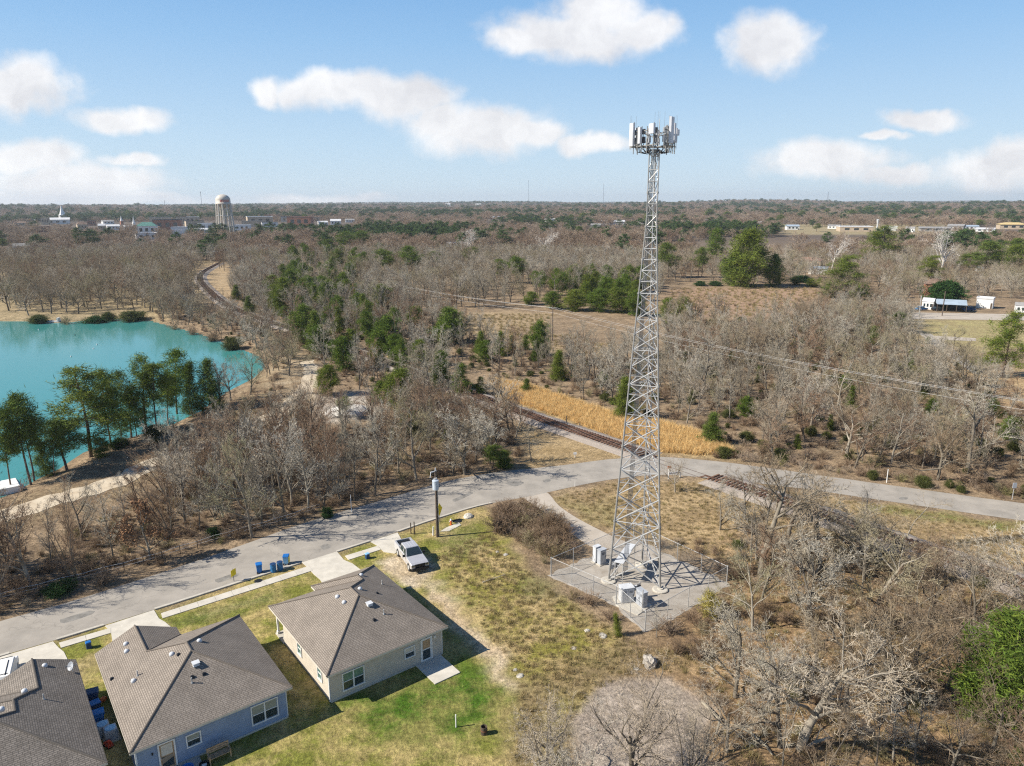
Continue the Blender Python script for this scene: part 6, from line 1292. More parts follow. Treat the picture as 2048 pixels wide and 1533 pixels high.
for a in [('bushy1', 563, 628, 551, 52, 'bright bushy pine left of the railway strip'), ('bushy0', 641, 712, 646, 58, 'round bright pine by the hidden railway'), ('bushy1', 655, 790, 724, 50, 'light green bushy pine beside the sandy path'), ('thin0', 690, 838, 792, 40, 'young dark pine in front of the sand heap'), ('pine0', 690, 505, 460, 62, 'wide green pine at the left end of the far belt'), ('pine1', 722, 500, 458, 70, 'tallest wide pine of the far green belt'), ('pine2', 660, 512, 476, 40, 'small pine left of the far green belt'), ('pine0', 725, 552, 506, 44, 'pine below the wide pines of the far belt'), ('pine1', 776, 552, 494, 48, 'pine above the tall grey trunks'), ('pine0', 826, 552, 487, 54, 'broad pine standing above the grey wood'), ('pine2', 872, 540, 500, 40, 'dark low pine behind the grey wood'), ('pine1', 937, 530, 492, 52, 'flat topped green pine behind the grey wood'), ('pine0', 1000, 566, 514, 40, 'left pine of the pair in the grey wood'), ('pine1', 1036, 568, 508, 42, 'right pine of the pair in the grey wood'), ('pine0', 622, 595, 548, 42, 'green pine in the pale wood left'), ('pine1', 672, 575, 548, 36, 'small green pine in the pale wood'), ('bushy0', 590, 560, 520, 40, 'green pine in front of the railway bend wood'),
          ('bushy1', 770, 620, 564, 44, 'bright pine by the line pole'), ('pine2', 830, 664, 610, 42, 'dark upright pine left of the round one'), ('bushy0', 898, 690, 610, 66, 'round dark green pine at the dry clearing'), ('bushy2', 1080, 712, 632, 48, 'tall green pine right of the dry clearing'), ('cone1', 960, 708, 660, 25, 'narrow young pine in the clearing row, leftmost'), ('cone1', 1000, 712, 660, 26, 'narrow young pine in the middle of the clearing row'), ('cone0', 1025, 708, 668, 22, 'small dark pine at the right of the clearing row'), ('cone0', 1050, 700, 668, 22, 'small dark pine by the tall clearing pine'),
          ('bushy0', 1062, 610, 582, 34, 'low dark pine left of the green belt behind the clearing'), ('bushy2', 1108, 618, 578, 44, 'green pine in the belt beside the line pole'), ('bushy1', 1150, 622, 577, 54, 'bright pine in the belt left of the mast'), ('bushy0', 1196, 624, 574, 52, 'wide pine in the belt left of the mast'), ('bushy1', 1240, 626, 572, 54, 'tall bright pine in the belt next to the mast'), ('bushy2', 1272, 632, 572, 46, 'pine in the belt just behind the mast'), ('bushy0', 1338, 648, 592, 46, 'pine right of the mast, darker of two'), ('bushy1', 1368, 652, 590, 42, 'pine right of the mast, brighter of two'),
          ('cone1', 880, 775, 697, 44, 'tall pointed pine in the middle wood'), ('cone0', 922, 790, 722, 46, 'dark pointed pine right of the tall pointed one'), ('bushy1', 795, 815, 730, 70, 'leaning light green pine in the middle wood'), ('bushy2', 760, 806, 758, 40, 'small green pine at the sand heap'), ('cone0', 960, 790, 752, 26, 'small dark pine at the start of the golden grass'), ('pine2', 985, 940, 885, 52, 'dark pine at the wood edge near the crossing'), ('cone1', 1008, 935, 900, 38, 'yellow green cedar at the wood edge near the crossing'), ('cone1', 1248, 838, 748, 46, 'yellow green cedar left of the mast behind the golden grass'), ('cone0', 1421, 888, 820, 46, 'dark green cedar right of the mast at the golden grass'), ('cone0', 1052, 786, 756, 24, 'small green cedar above the golden grass'), ('bushy1', 820, 866, 818, 44, 'small light green pine in the near wood'), ('bushy0', 700, 700, 655, 40, 'green pine left of the dry clearing'), ('pine0', 740, 690, 640, 34, 'pine among pale trees in the middle wood'), ('cone0', 612, 668, 632, 24, 'little dark cedar along the railway strip'), ('cone0', 498, 625, 590, 26, 'little dark cedar near the railway bend'), ('cone0', 472, 600, 568, 22, 'smallest dark cedar at the railway bend'),
          ('bushy1', 1490, 574, 448, 92, 'huge bright green pine behind the meadow'), ('bushy0', 1462, 572, 500, 50, 'pine filling the left side of the huge bright one'), ('pine0', 1434, 540, 450, 46, 'tall pine left of the huge bright one'), ('bushy2', 1545, 574, 500, 46, 'dark pine right of the huge bright one'), ('pine2', 1336, 556, 480, 52, 'dark pine right behind the mast'), ('pine2', 1396, 556, 490, 36, 'slim dark pine between mast and meadow'), ('layer0', 1690, 592, 506, 90, 'sloping bright cedar at the right end of the meadow'), ('layer0', 1762, 530, 447, 84, 'wide flat topped pine in the right distance'), ('bushy2', 1655, 596, 560, 40, 'low green pine at the meadow corner'), ('bushy0', 1720, 600, 565, 36, 'low pine right of the sloping bright cedar'), ('pine2', 1970, 556, 478, 76, 'dark spreading cedar at the right'), ('pine2', 1935, 552, 505, 44, 'dark cedar left of the spreading one'), ('bushy2', 2028, 520, 472, 54, 'green pine at the far right edge'), ('bushy1', 2038, 552, 484, 62, 'yellow green round tree at the right edge'), ('layer1', 2005, 756, 612, 92, 'tall half bare pine at the right edge by the lane'), ('bushy2', 1790, 665, 620, 44, 'green pine left of the lawn'), ('cone0', 1745, 690, 650, 26, 'narrow cedar in the grey wood at the right'), ('layer0', 1860, 568, 508, 60, 'dark cedar behind the brown roofed house'),
          ('bushy0', 2000, 1440, 1218, 200, 'bright green pine at the right edge of the near wood'), ('bushy2', 2075, 1380, 1250, 130, 'second bright pine cut by the right edge'), ('bushy2', 1945, 1432, 1390, 60, 'low green pine under the bright one'), ('bushy2', 2040, 1530, 1490, 50, 'small green pine in the bottom right corner'), ('young0', 1235, 1272, 1221, 20, 'bright green pine sapling at the mast fence corner'), ('cone0', 1160, 480, 451, 44, 'green pine in the far wood left of the mast'), ('pine2', 105, 440, 426, 24, 'dark pine left of the tall steeple'), ('pine2', 15, 448, 430, 26, 'dark pine at the far left edge'), ('pine2', 10, 500, 476, 30, 'dark pine at the left edge near the white house')]: T(*a)
for i, (bx, by, top, w) in enumerate(((1145, 447, 428, 26), (1163, 446, 425, 28), (1181, 445, 424, 26), (1367, 450, 427, 24), (1415, 440, 416, 24), (1454, 442, 422, 28), (1604, 440, 420, 30), (1652, 436, 416, 24), (1734, 436, 412, 26), (1782, 445, 424, 24), (1833, 437, 416, 26), (1874, 440, 420, 30), (1919, 437, 416, 30), (1960, 458, 438, 24), (1633, 464, 446, 24), (1995, 446, 424, 26), (225, 440, 419, 36), (262, 440, 420, 36), (185, 438, 423, 26), (300, 442, 423, 32), (405, 442, 424, 24), (75, 446, 430, 26), (40, 440, 424, 30), (395, 456, 440, 20), (1300, 452, 424, 40), (1255, 446, 426, 30), (1335, 470, 446, 34), (1380, 468, 446, 26), (1560, 448, 428, 30), (640, 436, 420, 26), (610, 448, 428, 24), (560, 470, 448, 26), (1700, 440, 418, 34), (520, 470, 450, 22))): T(['pine0', 'pine1', 'pine2', 'layer1'][i % 4], bx, by, top, w, 'dark pine standing out of the far brown woods', None, None, 'dark pines of the far woods')
T('magnolia0', 1885, 616, 557, 66, 'round dark evergreen tree in front of the brown roofed house', 'evergreen_tree', 'evergreen tree')
for a in [('crowny2', 500, 790, 690, 90, 'bare tree between the lake tip and the sandy path'), ('dense2', 462, 800, 705, 80, 'spreading bare tree by the dark cedars at the lake tip'), ('brown0', 545, 738, 676, 56, 'brown bare tree at the right tip of the lake'), ('dense2', 1690, 1420, 1150, 270, 'wide brown grey tree right of the largest bare tree'), ('crowny3', 1470, 1395, 1185, 190, 'tall feathery bare tree below the right fence corner'), ('dense0', 1840, 1400, 1175, 250, 'wide pale tree in the middle of the near right wood'), ('crowny0', 1945, 1300, 1090, 190, 'feathery bare tree left of the bright green pine'), ('tall0', 1745, 1250, 1050, 220, 'spreading bare tree in front of the buried railway'), ('tall2', 1575, 1085, 930, 160, 'dark bare tree hiding the railway near the crossing'), ('tall0', 1720, 1112, 975, 150, 'spreading bare tree on the railway bank'), ('crowny0', 1490, 1040, 925, 100, 'slim grey tree between the mast yard and the right road'), ('syc0', 1085, 520, 452, 70, 'white limbed sycamore in the far middle wood'), ('syc1', 938, 510, 457, 44, 'smaller white limbed tree left of the sycamore'), ('syc0', 1662, 545, 462, 66, 'white limbed sycamore in the right distance'), ('syc1', 1878, 560, 450, 60, 'tall white limbed sycamore at the right'), ('dense1', 578, 752, 660, 110, 'dark spreading bare tree beside the sandy path bend'), ('oak1', 230, 605, 512, 70, 'spreading bare tree on the park lawn beyond the lake'), ('oak2', 168, 590, 530, 60, 'bare tree left of the spreading park tree'), ('crowny1', 300, 622, 530, 76, 'pale bare tree at the far lake shore'), ('vase0', 152, 1165, 955, 140, 'many stemmed bare tree left by the road wood'), ('leafy0', 300, 1120, 985, 120, 'bare tree clinging to brown dead leaves'), ('crowny2', 505, 1075, 850, 150, 'tall grey tree leaning over the road wood'), ('crowny0', 570, 1040, 820, 150, 'pale tall bare tree above the road'), ('slender1', 615, 1025, 850, 80, 'slim straight trunk at the road wood edge'), ('crowny1', 750, 990, 800, 140, 'pale green grey bare tree in the middle of the road wood'), ('crowny3', 930, 950, 790, 140, 'grey bare tree above the crossing grass'), ('slender0', 1062, 925, 850, 60, 'thin bare tree at the wood corner by the crossing'), ('slender0', 1100, 690, 628, 26, 'lone pale sapling on the dry clearing'), ('slender2', 1405, 790, 665, 80, 'pale bare tree right of the mast above the golden grass'), ('slender1', 1360, 800, 690, 60, 'slim pale tree close right of the mast'),
          ('tall0', 1522, 1155, 890, 250, 'big pale bare tree right of the mast yard'), ('tall1', 1640, 1140, 935, 190, 'bare spreading tree by the buried railway'), ('oak2', 1350, 985, 900, 70, 'small dark bare tree at the level crossing'), ('crowny3', 1440, 1060, 960, 90, 'grey bare tree by the mast yard corner'), ('tall1', 1935, 940, 750, 190, 'white barked tree with a dark split trunk at the right wood edge'), ('tall2', 1600, 1500, 1190, 340, 'largest bare tree, pale and many limbed, in the near wood'), ('tall1', 1560, 1495, 1235, 240, 'tall grey bare tree beside the largest one'), ('oak1', 1455, 1505, 1330, 170, 'dark forked tree right of the gravel circle'), ('slender2', 1706, 1500, 1420, 60, 'white slim sapling at the bottom of the near wood'), ('slender1', 1760, 1390, 1230, 110, 'tan slim trunk in the middle of the near wood'), ('dense2', 1985, 1500, 1330, 200, 'white crooked tree in the bottom right'), ('slender0', 1785, 1525, 1390, 80, 'pale straight sapling right of the white one'), ('slender1', 1830, 1530, 1380, 80, 'pale straight sapling near the crooked tree'), ('dense1', 1900, 1545, 1390, 190, 'pale forked tree left of the crooked one'), ('vase1', 1835, 1160, 1060, 70, 'bleached broken stump with splayed dead limbs', ), ('crowny2', 2010, 1270, 1130, 190, 'grey green bare tree at the right edge above the bright pine'), ('slender0', 1313, 1275, 1205, 34, 'leafless sapling in front of the mast fence'), ('slender1', 1316, 1130, 1090, 30, 'short bare sapling inside the fence line'),
          ('dense2', 1265, 1590, 1330, 330, 'wide bare tree in front of the gravel circle'), ('dense0', 1085, 1590, 1365, 240, 'pale bare tree at the bottom left of the gravel circle'), ('dense1', 1180, 1640, 1420, 260, 'pale branching crown rising from the bottom edge'), ('dense0', 1390, 1600, 1400, 250, 'dark limbed bare tree at the bottom right of the gravel circle')]: T(*a)
T('feather0', 1420, 1235, 1172, 46, 'yellow green feathery shrub at the right fence corner', 'shrub', 'shrub'); T('laurelbush0', 120, 1185, 1160, 60, 'dark green laurel clump at the wood edge by the road', 'shrub', 'shrub'); T('laurelbush0', 430, 1075, 1050, 30, 'small dark evergreen bush at the road wood edge', 'shrub', 'shrub'); T('laurelbush0', 655, 1035, 1010, 26, 'tiny evergreen bush across from the pickup', 'shrub', 'shrub')
for i, (bx, by, top, w, k) in enumerate(((215, 636, 622, 30, 'olive0'), (265, 636, 620, 60, 'olive0'), (130, 642, 628, 36, 'shrub0'), (190, 640, 625, 46, 'laurelbush0'), (75, 641, 628, 36, 'olive0'), (385, 663, 648, 36, 'shrub0'), (425, 676, 658, 40, 'russet0'), (465, 692, 672, 40, 'olive0'), (350, 652, 636, 36, 'shrub1'), (1800, 745, 725, 40, 'olive0'), (1605, 565, 548, 36, 'laurelbush0'), (1590, 570, 552, 40, 'bushy0'), (1625, 575, 556, 30, 'bushy1'), (1400, 572, 560, 44, 'laurelbush0'), (1430, 572, 560, 40, 'laurelbush0'), (240, 895, 872, 36, 'laurelbush0'), (310, 868, 848, 50, 'olive0'), (255, 892, 868, 44, 'shrub0'), (345, 852, 830, 40, 'shrub1'))):
    T(k, bx, by, top, w, 'low bushy evergreen on the far lake shore' if by < 700 and bx < 500 else 'low shrub at the foot of the shore pines' if bx < 400 else ['round olive shrub on the pink clearing at the right'][0] if bx == 1800 else 'low green shrub at the meadow edge', 'shrub', 'shrub', 'low shrubs on the far shore' if by < 700 and bx < 500 else 'low shrubs under the shore pines' if bx < 400 else None if bx == 1800 else 'low shrubs along the meadow')

# ------------------------------------------------------------------ random trees by zone
def poly_pts(px, sp, jit=.42, z=0.0):
    poly = PP(px, z); x0, x1 = min(p.x for p in poly), max(p.x for p in poly); y0, y1 = min(p.y for p in poly), max(p.y for p in poly)
    gx_, gy_ = np.meshgrid(np.arange(x0, x1, sp), np.arange(y0, y1, sp)); gx_ = gx_.ravel() + rng.uniform(-jit, jit, gx_.size) * sp; gy_ = gy_.ravel() + rng.uniform(-jit, jit, gy_.size) * sp
    k = inside(gx_, gy_, poly); return gx_[k], gy_[k]
def free(x, y, road=1.2, path=2.2, rail=3.0, yard=True, clear=True):
    k = ~inside(x, y, ROAD) & (edist(x, y, ROAD) > road) & (edist(x, y, PATH, False) > path) & (edist(x, y, RAIL, False) > rail) & (sdist(x, y, COMP) < -1.0) & (sdist(x, y, CIRCLE) < -.3) & (sdist(x, y, LAKE) < -1.5) & (sdist(x, y, SPUR) < -.8)
    if yard: k &= ~inside(x, y, YARD)
    if clear: k &= ~inside(x, y, MEADOW) & ~inside(x, y, FIELD) & ~inside(x, y, GOLD)
    k &= ~inside(x, y, LAWN) & ~inside(x, y, BARE)
    k &= ~inside(x, y, SANDP)
    return k
BARE = PP([(860, 1170), (915, 1185), (930, 1225), (1000, 1305), (1035, 1370), (1012, 1378), (960, 1315), (900, 1250)])
LAWN = PP([(1800, 640), (1790, 600), (2060, 600), (2060, 690), (1960, 705), (1985, 742), (2060, 745), (2060, 808), (2010, 806), (1950, 752), (1885, 712), (1840, 672)]); SANDP = PP([(650, 810), (700, 785), (750, 800), (755, 850), (650, 850)])
Z = [([(0, 1228), (130, 1192), (250, 1155), (380, 1112), (500, 1070), (600, 1037), (700, 1006), (800, 977), (900, 950), (1000, 932), (1045, 925), (1055, 895), (1030, 855), (980, 800), (880, 780), (760, 850), (640, 862), (560, 880), (480, 905), (400, 945), (330, 980), (250, 1015), (130, 1075), (0, 1120), (-150, 1150), (-150, 1270)], 3.1, ['crowny0', 'crowny1', 'crowny2', 'crowny3', 'slender0', 'slender1', 'slender2', 'brown0', 'brown1', 'vase0', 'vase1'], (7, 12), 'leafless tree in the wood between the road and the sandy path', 'bare trees between road and path'),
     ([(640, 770), (625, 715), (560, 655), (460, 590), (500, 545), (600, 580), (700, 630), (800, 680), (900, 750), (1000, 800), (880, 790), (760, 790)], 3.7, ['crowny0', 'crowny1', 'slender0', 'slender1', 'slender2', 'crowny3', 'brown0'], (7, 12), 'leafless grey tree in the wood between the sandy path and the railway', 'bare trees between path and railway'),
     ([(640, 635), (760, 590), (900, 640), (1000, 695), (1200, 725), (1330, 700), (1330, 845), (1260, 828), (1180, 808), (1060, 768), (960, 745), (800, 700)], 4.4, ['slender0', 'slender1', 'slender2', 'crowny1', 'crowny3', 'brown1'], (6.5, 11.5), 'slim pale tree between the golden grass and the dry clearing', 'bare trees behind the golden grass'),
     ([(1330, 650), (1450, 645), (1580, 635), (1800, 620), (1830, 690), (1960, 750), (2000, 800), (2100, 830), (2450, 860), (2450, 1052), (2060, 996), (1900, 972), (1750, 952), (1600, 928), (1475, 905), (1445, 872), (1330, 840)], 3.9, ['slender0', 'slender1', 'slender2', 'crowny0', 'crowny1', 'crowny2', 'crowny3', 'oak2', 'brown0'], (6.5, 12), 'leafless grey tree in the wood beyond the right road', 'bare trees beyond the right road'),
     ([(1470, 1190), (1480, 1080), (1800, 1110), (2100, 1190), (2500, 1345), (2500, 1600), (1480, 1640), (1440, 1430), (1345, 1300)], 4.7, ['crowny0', 'crowny1', 'crowny2', 'slender0', 'slender2', 'oak0', 'oak1', 'brown0', 'brown1', 'dense0', 'dense1'], (5, 10.5), 'leafless tree in the near wood right of the gravel circle', 'bare trees in the near right wood'),
     ([(300, 640), (330, 590), (400, 615), (455, 625), (570, 665), (610, 700), (575, 740), (545, 770), (470, 800), (530, 752), (548, 728), (530, 702), (470, 688), (380, 655)], 4.6, ['crowny0', 'crowny1', 'crowny2', 'slender0', 'brown0', 'brown1', 'oak0'], (6, 11), 'leafless tree on the lake shore by the railway strip', 'bare trees on the right lake shore'),
     ([(0, 634), (0, 545), (380, 520), (400, 560), (395, 610), (330, 636), (250, 626)], 8.0, ['oak0', 'oak1', 'oak2', 'crowny2', 'crowny0', 'dense0', 'brown0'], (9, 15), 'leafless park tree on the lawn beyond the lake', 'bare trees of the lakeside park'),
     ([(1465, 1165), (1455, 1080), (1440, 1020), (1520, 990), (1650, 1012), (1850, 1072), (2100, 1130), (2100, 1175), (1800, 1108), (1480, 1080)], 8.5, ['oak0', 'oak1', 'dense1', 'oak2', 'brown0'], (6, 10), 'leafless tree among the dry grass between the right road and the buried railway', 'bare trees along the buried railway'),
     ([(420, 905), (470, 860), (560, 800), (600, 770), (560, 830), (470, 880)], 4, ['brown1', 'crowny2', 'brown0'], (4, 7), 'low bare tree between the sandy path and the water', 'bare trees between path and water'),
     ([(700, 640), (640, 610), (560, 540), (700, 520), (1200, 522), (1330, 540), (1330, 600), (1100, 608), (950, 625), (830, 612)], 6.0, ['slender0', 'slender1', 'crowny0', 'crowny2', 'crowny3'], (10, 14), 'tall leafless tree in the grey belt behind the dry clearing', 'bare trees of the grey belt'),
     ([(1340, 565), (1340, 525), (2100, 520), (2100, 600), (1820, 600), (1790, 620), (1640, 600), (1620, 572)], 8.0, ['crowny0', 'crowny1', 'crowny2', 'oak0', 'oak2', 'brown0'], (8, 13), 'leafless tree among the houses at the right', 'bare trees around the right houses'),
     ([(-200, 560), (-200, 520), (0, 518), (450, 512), (560, 525), (560, 560), (450, 545), (380, 525), (0, 545)], 7.5, ['crowny0', 'crowny1', 'oak1', 'brown1', 'crowny3'], (9, 14), 'leafless tree in the dense wood behind the park', 'bare trees behind the park')]
# small conifers dotted through the middle woods
for px, sp, kinds, hr, lab, grp in [([(600, 700), (560, 640), (520, 560), (640, 560), (760, 640), (900, 720), (960, 780), (760, 790), (640, 760)], 11.0, ['cone1', 'bushy0', 'bushy1', 'bushy2', 'pine0', 'pine1', 'pine2', 'layer1'], (6, 12), 'small green conifer in the wood along the railway', 'small conifers along the railway'), ([(1330, 680), (1800, 640), (1960, 760), (2060, 900), (2060, 960), (1600, 900), (1450, 850)], 19, ['cone0', 'cone1', 'bushy2', 'olive0'], (2, 4.5), 'small green conifer in the wood beyond the right road', 'small conifers beyond the right road'), ([(760, 610), (1000, 690), (1300, 720), (1300, 800), (1100, 760), (900, 720)], 15, ['cone0', 'cone1', 'bushy0', 'bushy2'], (3.5, 7.5), 'small green conifer around the dry clearing', 'small conifers around the clearing'), ([(640, 900), (700, 860), (1000, 840), (1030, 900), (800, 950)], 11, ['cone1', 'bushy1', 'olive0'], (1.8, 3.5), 'small green conifer under the bare trees of the road wood', 'small conifers in the road wood'), ([(560, 520), (720, 520), (740, 600), (640, 620)], 19, ['pine0', 'pine1', 'bushy0', 'pine2'], (9, 14), 'green pine in the pale wood right of the railway bend', 'pines right of the railway bend'), ([(1060, 575), (1300, 570), (1300, 610), (1070, 610)], 10, ['bushy0', 'bushy1', 'pine1'], (8, 12), 'green pine in the belt behind the mast', 'pines of the belt behind the mast')]:
    x, y = poly_pts(px, sp); k = free(x, y); x, y = x[k], y[k]
    for i in range(len(x)):
        h = random.uniform(*hr); kd = random.choice(kinds); s = h / V[kd]['h']; z_ = gz(x[i], y[i]); plant(kd, (x[i], y[i], z_), s * random.uniform(.9, 1.25), s, random.uniform(0, 6.28), 'conifer', lab, 'conifer', grp); qa = proj((x[i], y[i], z_)); qb = proj((x[i], y[i], z_ + h)); wv_ = .22 * h / qa[2] * F; SIGHT.append((qa[0] - wv_, qa[0] + wv_, qb[1], qb[1] * .5 + qa[1] * .5, qa[1])); EXTRA.append((x[i], y[i], 1.5))
cand = []
for px, sp, kinds, hr, lab, grp in Z:
    x, y = poly_pts(px, sp); k = free(x, y); x, y = x[k], y[k]
    if EXTRA:
        E_ = np.array(EXTRA); k = (np.hypot(x[:, None] - E_[None, :, 0], y[:, None] - E_[None, :, 1]) > E_[None, :, 2]).all(1); x, y = x[k], y[k]
    zz = ground_z(x, y)
    for i in range(len(x)):
        h = random.uniform(*hr); kd = random.choice(kinds); q = proj((x[i], y[i], zz[i] + h * .5))
        qb = proj((x[i], y[i], zz[i])); qt = proj((x[i], y[i], zz[i] + h)); hw_ = h * .3 / q[2] * F
        if any(qb[1] > s_[4] + 1 and qt[1] < s_[3] and qb[0] + hw_ * .6 > s_[0] and qb[0] - hw_ * .6 < s_[1] for s_ in SIGHT) and random.random() < .68: continue
        cand.append((h / q[2] if -40 < q[0] < 2088 else 0, x[i], y[i], zz[i], h, kd, lab, grp))
cand.sort(key=lambda c: -c[0])
NB = 300 - sum(1 for o in scene.objects if o.name.split('.')[0] == 'bare_tree')
for c in cand[:NB]:
    v = V[c[5]]; s = c[4] / v['h']; plant(c[5], (c[1], c[2], c[3]), s * random.uniform(.85, 1.2), s, random.uniform(0, 6.28), 'bare_tree', c[6], 'bare tree', c[7])
rest_ = cand[NB:]; KB = ['slender0', 'slender1', 'slender2', 'crowny0', 'crowny1', 'crowny2', 'crowny3', 'oak0', 'oak1', 'oak2', 'brown0', 'brown1', 'vase0', 'vase1', 'dense0', 'dense1']
sc_ = [c[4] / V[c[5]]['h'] for c in rest_]
scatter('bare_woodland', [c[1:4] for c in rest_], [(0, 0, random.uniform(0, 6.28)) for _ in rest_], [(s * random.uniform(.85, 1.2), s * random.uniform(.85, 1.2), s) for s in sc_], [KB.index(c[5]) for c in rest_], KB)
print('bare trees', len(cand), NB)
# shrubs one can tell apart
def shrubs(px, sp, kinds, hr, lab, grp, name='shrub', cat='shrub', yard=False):
    x, y = poly_pts(px, sp); k = free(x, y, .8, 1.5, 3.0, yard); x, y = x[k], y[k]
    for i in range(len(x)):
        h = random.uniform(*hr); kd = random.choice(kinds); s = h / V[kd]['h']; plant(kd, (x[i], y[i], gz(x[i], y[i])), s * random.uniform(1, 1.4), s, random.uniform(0, 6.28), name, lab, cat, grp)
shrubs([(985, 1040), (1025, 1015), (1075, 1022), (1110, 1050), (1150, 1095), (1168, 1118), (1120, 1125), (1060, 1098), (1000, 1070)], 1.35, ['russet0', 'russet1', 'shrub0', 'shrub1'], (1.5, 2.8), 'russet leafless shrub in the big brown bush beside the gravel drive', 'russet shrubs by the gravel drive')
shrubs([(1075, 1120), (1110, 1128), (1215, 1215), (1235, 1255), (1180, 1230), (1100, 1165)], 1.7, ['russet0', 'shrub0', 'shrub1'], (.9, 1.8), 'leafless shrub along the lower left fence of the mast yard', 'shrubs along the lower mast fence')
shrubs([(1300, 1280), (1455, 1190), (1480, 1240), (1400, 1330), (1330, 1310)], 2.3, ['shrub0', 'shrub1', 'russet1'], (1.0, 2.2), 'leafless shrub on the slope below the right mast fence', 'shrubs below the right mast fence')

shrubs([(1320, 1095), (1400, 1128), (1462, 1160), (1500, 1150), (1420, 1095), (1330, 1070)], 1.9, ['russet0', 'shrub0', 'shrub1'], (.8, 1.7), 'leafless shrub outside the far right fence of the mast yard', 'shrubs outside the far right mast fence')
# ------------------------------------------------------------------ masses of undergrowth, grass and far forest
def mass(name, zones, srcs, fr=None):
    pts, rots, scl, idx = [], [], [], []
    for px, sp, hr, ks, kw in zones:
        x, y = poly_pts(px, sp); k = free(x, y, **kw); x, y = x[k], y[k]
        if kw.get('noise'): pass
        z = ground_z(x, y)
        for i in range(len(x)):
            kd = random.choice(ks); h = random.uniform(*hr) / V[kd]['h']; pts.append((x[i], y[i], z[i])); rots.append((random.gauss(0, .1), random.gauss(0, .1), random.uniform(0, 6.28))); w = random.uniform(.9, 1.5); scl.append((h * w, h * w, h)); idx.append(srcs.index(kd))
    return scatter(name, pts, rots, scl, idx, srcs)
US = ['shrub0', 'shrub1', 'russet0', 'russet1', 'shrub0', 'shrub1', 'shrub0', 'olive0']
USS = ['shrub0', 'shrub1', 'russet0', 'russet1', 'olive0']
mass('undergrowth', [(Z[0][0], 1.6, (.4, 1.7), US[:7], dict(path=2.6)), (Z[1][0], 2.4, (.5, 1.8), US, dict()), (Z[2][0], 2.5, (.5, 1.8), US, dict()), (Z[3][0], 2.5, (.5, 2.0), US, dict()), (Z[4][0], 1.9, (.3, 1.4), US[:7], dict()), (Z[5][0], 3.5, (.6, 1.8), US, dict()), (Z[8][0], 5, (1, 2.5), US, dict()),
      ([(1440, 1090), (1480, 1010), (1700, 1045), (2000, 1140), (2000, 1190), (1480, 1130)], 2.4, (.3, 1.2), US, dict(rail=2.6)), ([(1330, 870), (1300, 905), (1030, 815), (985, 765), (1100, 765), (1260, 828)], 5, (.4, 1.0), US, dict(clear=False)), ([(330, 930), (420, 880), (600, 790), (560, 770), (400, 840), (300, 890)], 2.6, (.4, 1.3), US, dict()), ([(1330, 585), (1640, 590), (1580, 628), (1330, 625)], 9, (.5, 1.2), ['russet0', 'russet1'], dict(clear=False)), ([(1380, 905), (1475, 905), (1600, 925), (1750, 948), (1900, 968), (2100, 990), (2100, 1010), (1900, 985), (1750, 965), (1600, 942), (1450, 922)], 1.5, (.6, 1.8), US, dict())], USS)
def blades(seed, n, h, sp, m, w=.02):
    g_ = np.random.default_rng(seed); b = np.concatenate([g_.normal(size=(n, 2)) * sp, np.zeros((n, 1)) - .03], 1); d = np.concatenate([g_.normal(size=(n, 2)) * .28, np.ones((n, 1))], 1); tip = b + d * h * g_.uniform(.5, 1.1, (n, 1)); s = g_.normal(size=(n, 3)); s[:, 2] = 0; s /= np.linalg.norm(s, axis=1)[:, None]
    v = np.stack([b - s * w, b + s * w, tip], 1).reshape(-1, 3); f = np.arange(len(v)).reshape(-1, 3); return {'trunk': [(v, f, m)], 'crown': [], 'h': float(v[:, 2].max()), 'w': sp * 4}
for i in range(3): V['straw%d' % i] = blades(50 + i, 70, 1.3, .28, 'straw', .022); V['dry%d' % i] = blades(60 + i, 60, .55, .22, 'drygrass', .02); V['lawn%d' % i] = blades(80 + i, 26, .3, .25, 'lawn_blade', .016)
mass('golden_grass', [([(985, 762), (1060, 775), (1180, 815), (1260, 838), (1330, 850), (1440, 880), (1470, 912), (1330, 906), (1262, 888), (1150, 845), (1010, 797)], .55, (.8, 1.6), ['straw0', 'straw1', 'straw2'], dict(rail=3.4, clear=False))], ['straw0', 'straw1', 'straw2'])
DG = ['dry0', 'dry1', 'dry2']
mass('rough_grass', [([(870, 1110), (970, 1060), (1060, 1150), (1230, 1262), (1330, 1310), (1420, 1260), (1450, 1420), (1400, 1350), (1280, 1340), (1170, 1395), (1100, 1560), (1030, 1560), (1040, 1390), (940, 1220)], .75, (.15, .5), DG, dict(yard=False)), ([(1440, 1180), (1480, 1080), (1800, 1120), (2100, 1200), (2100, 1600), (1440, 1600)], 1.0, (.2, .6), DG, dict(yard=False)), ([(1090, 1000), (1240, 962), (1420, 965), (1600, 985), (2100, 1060), (2100, 1140), (1700, 1080), (1480, 1060), (1450, 1120), (1240, 1078)], .9, (.15, .45), DG, dict(rail=3)), ([(0, 1200), (250, 1010), (420, 930), (420, 1050), (0, 1220)], 1.4, (.15, .4), DG, dict()), (FIELD and [(905, 660), (910, 630), (1110, 628), (1080, 660), (1230, 690), (1210, 720)], 2.0, (.4, .9), ['dry0', 'dry1', 'dry2'], dict(clear=False)), ([(1340, 578), (1620, 574), (1640, 590), (1580, 628), (1450, 640), (1330, 625)], 3.2, (.6, 1.2), DG, dict(clear=False))], DG)
LW = ['lawn0', 'lawn1', 'lawn2']
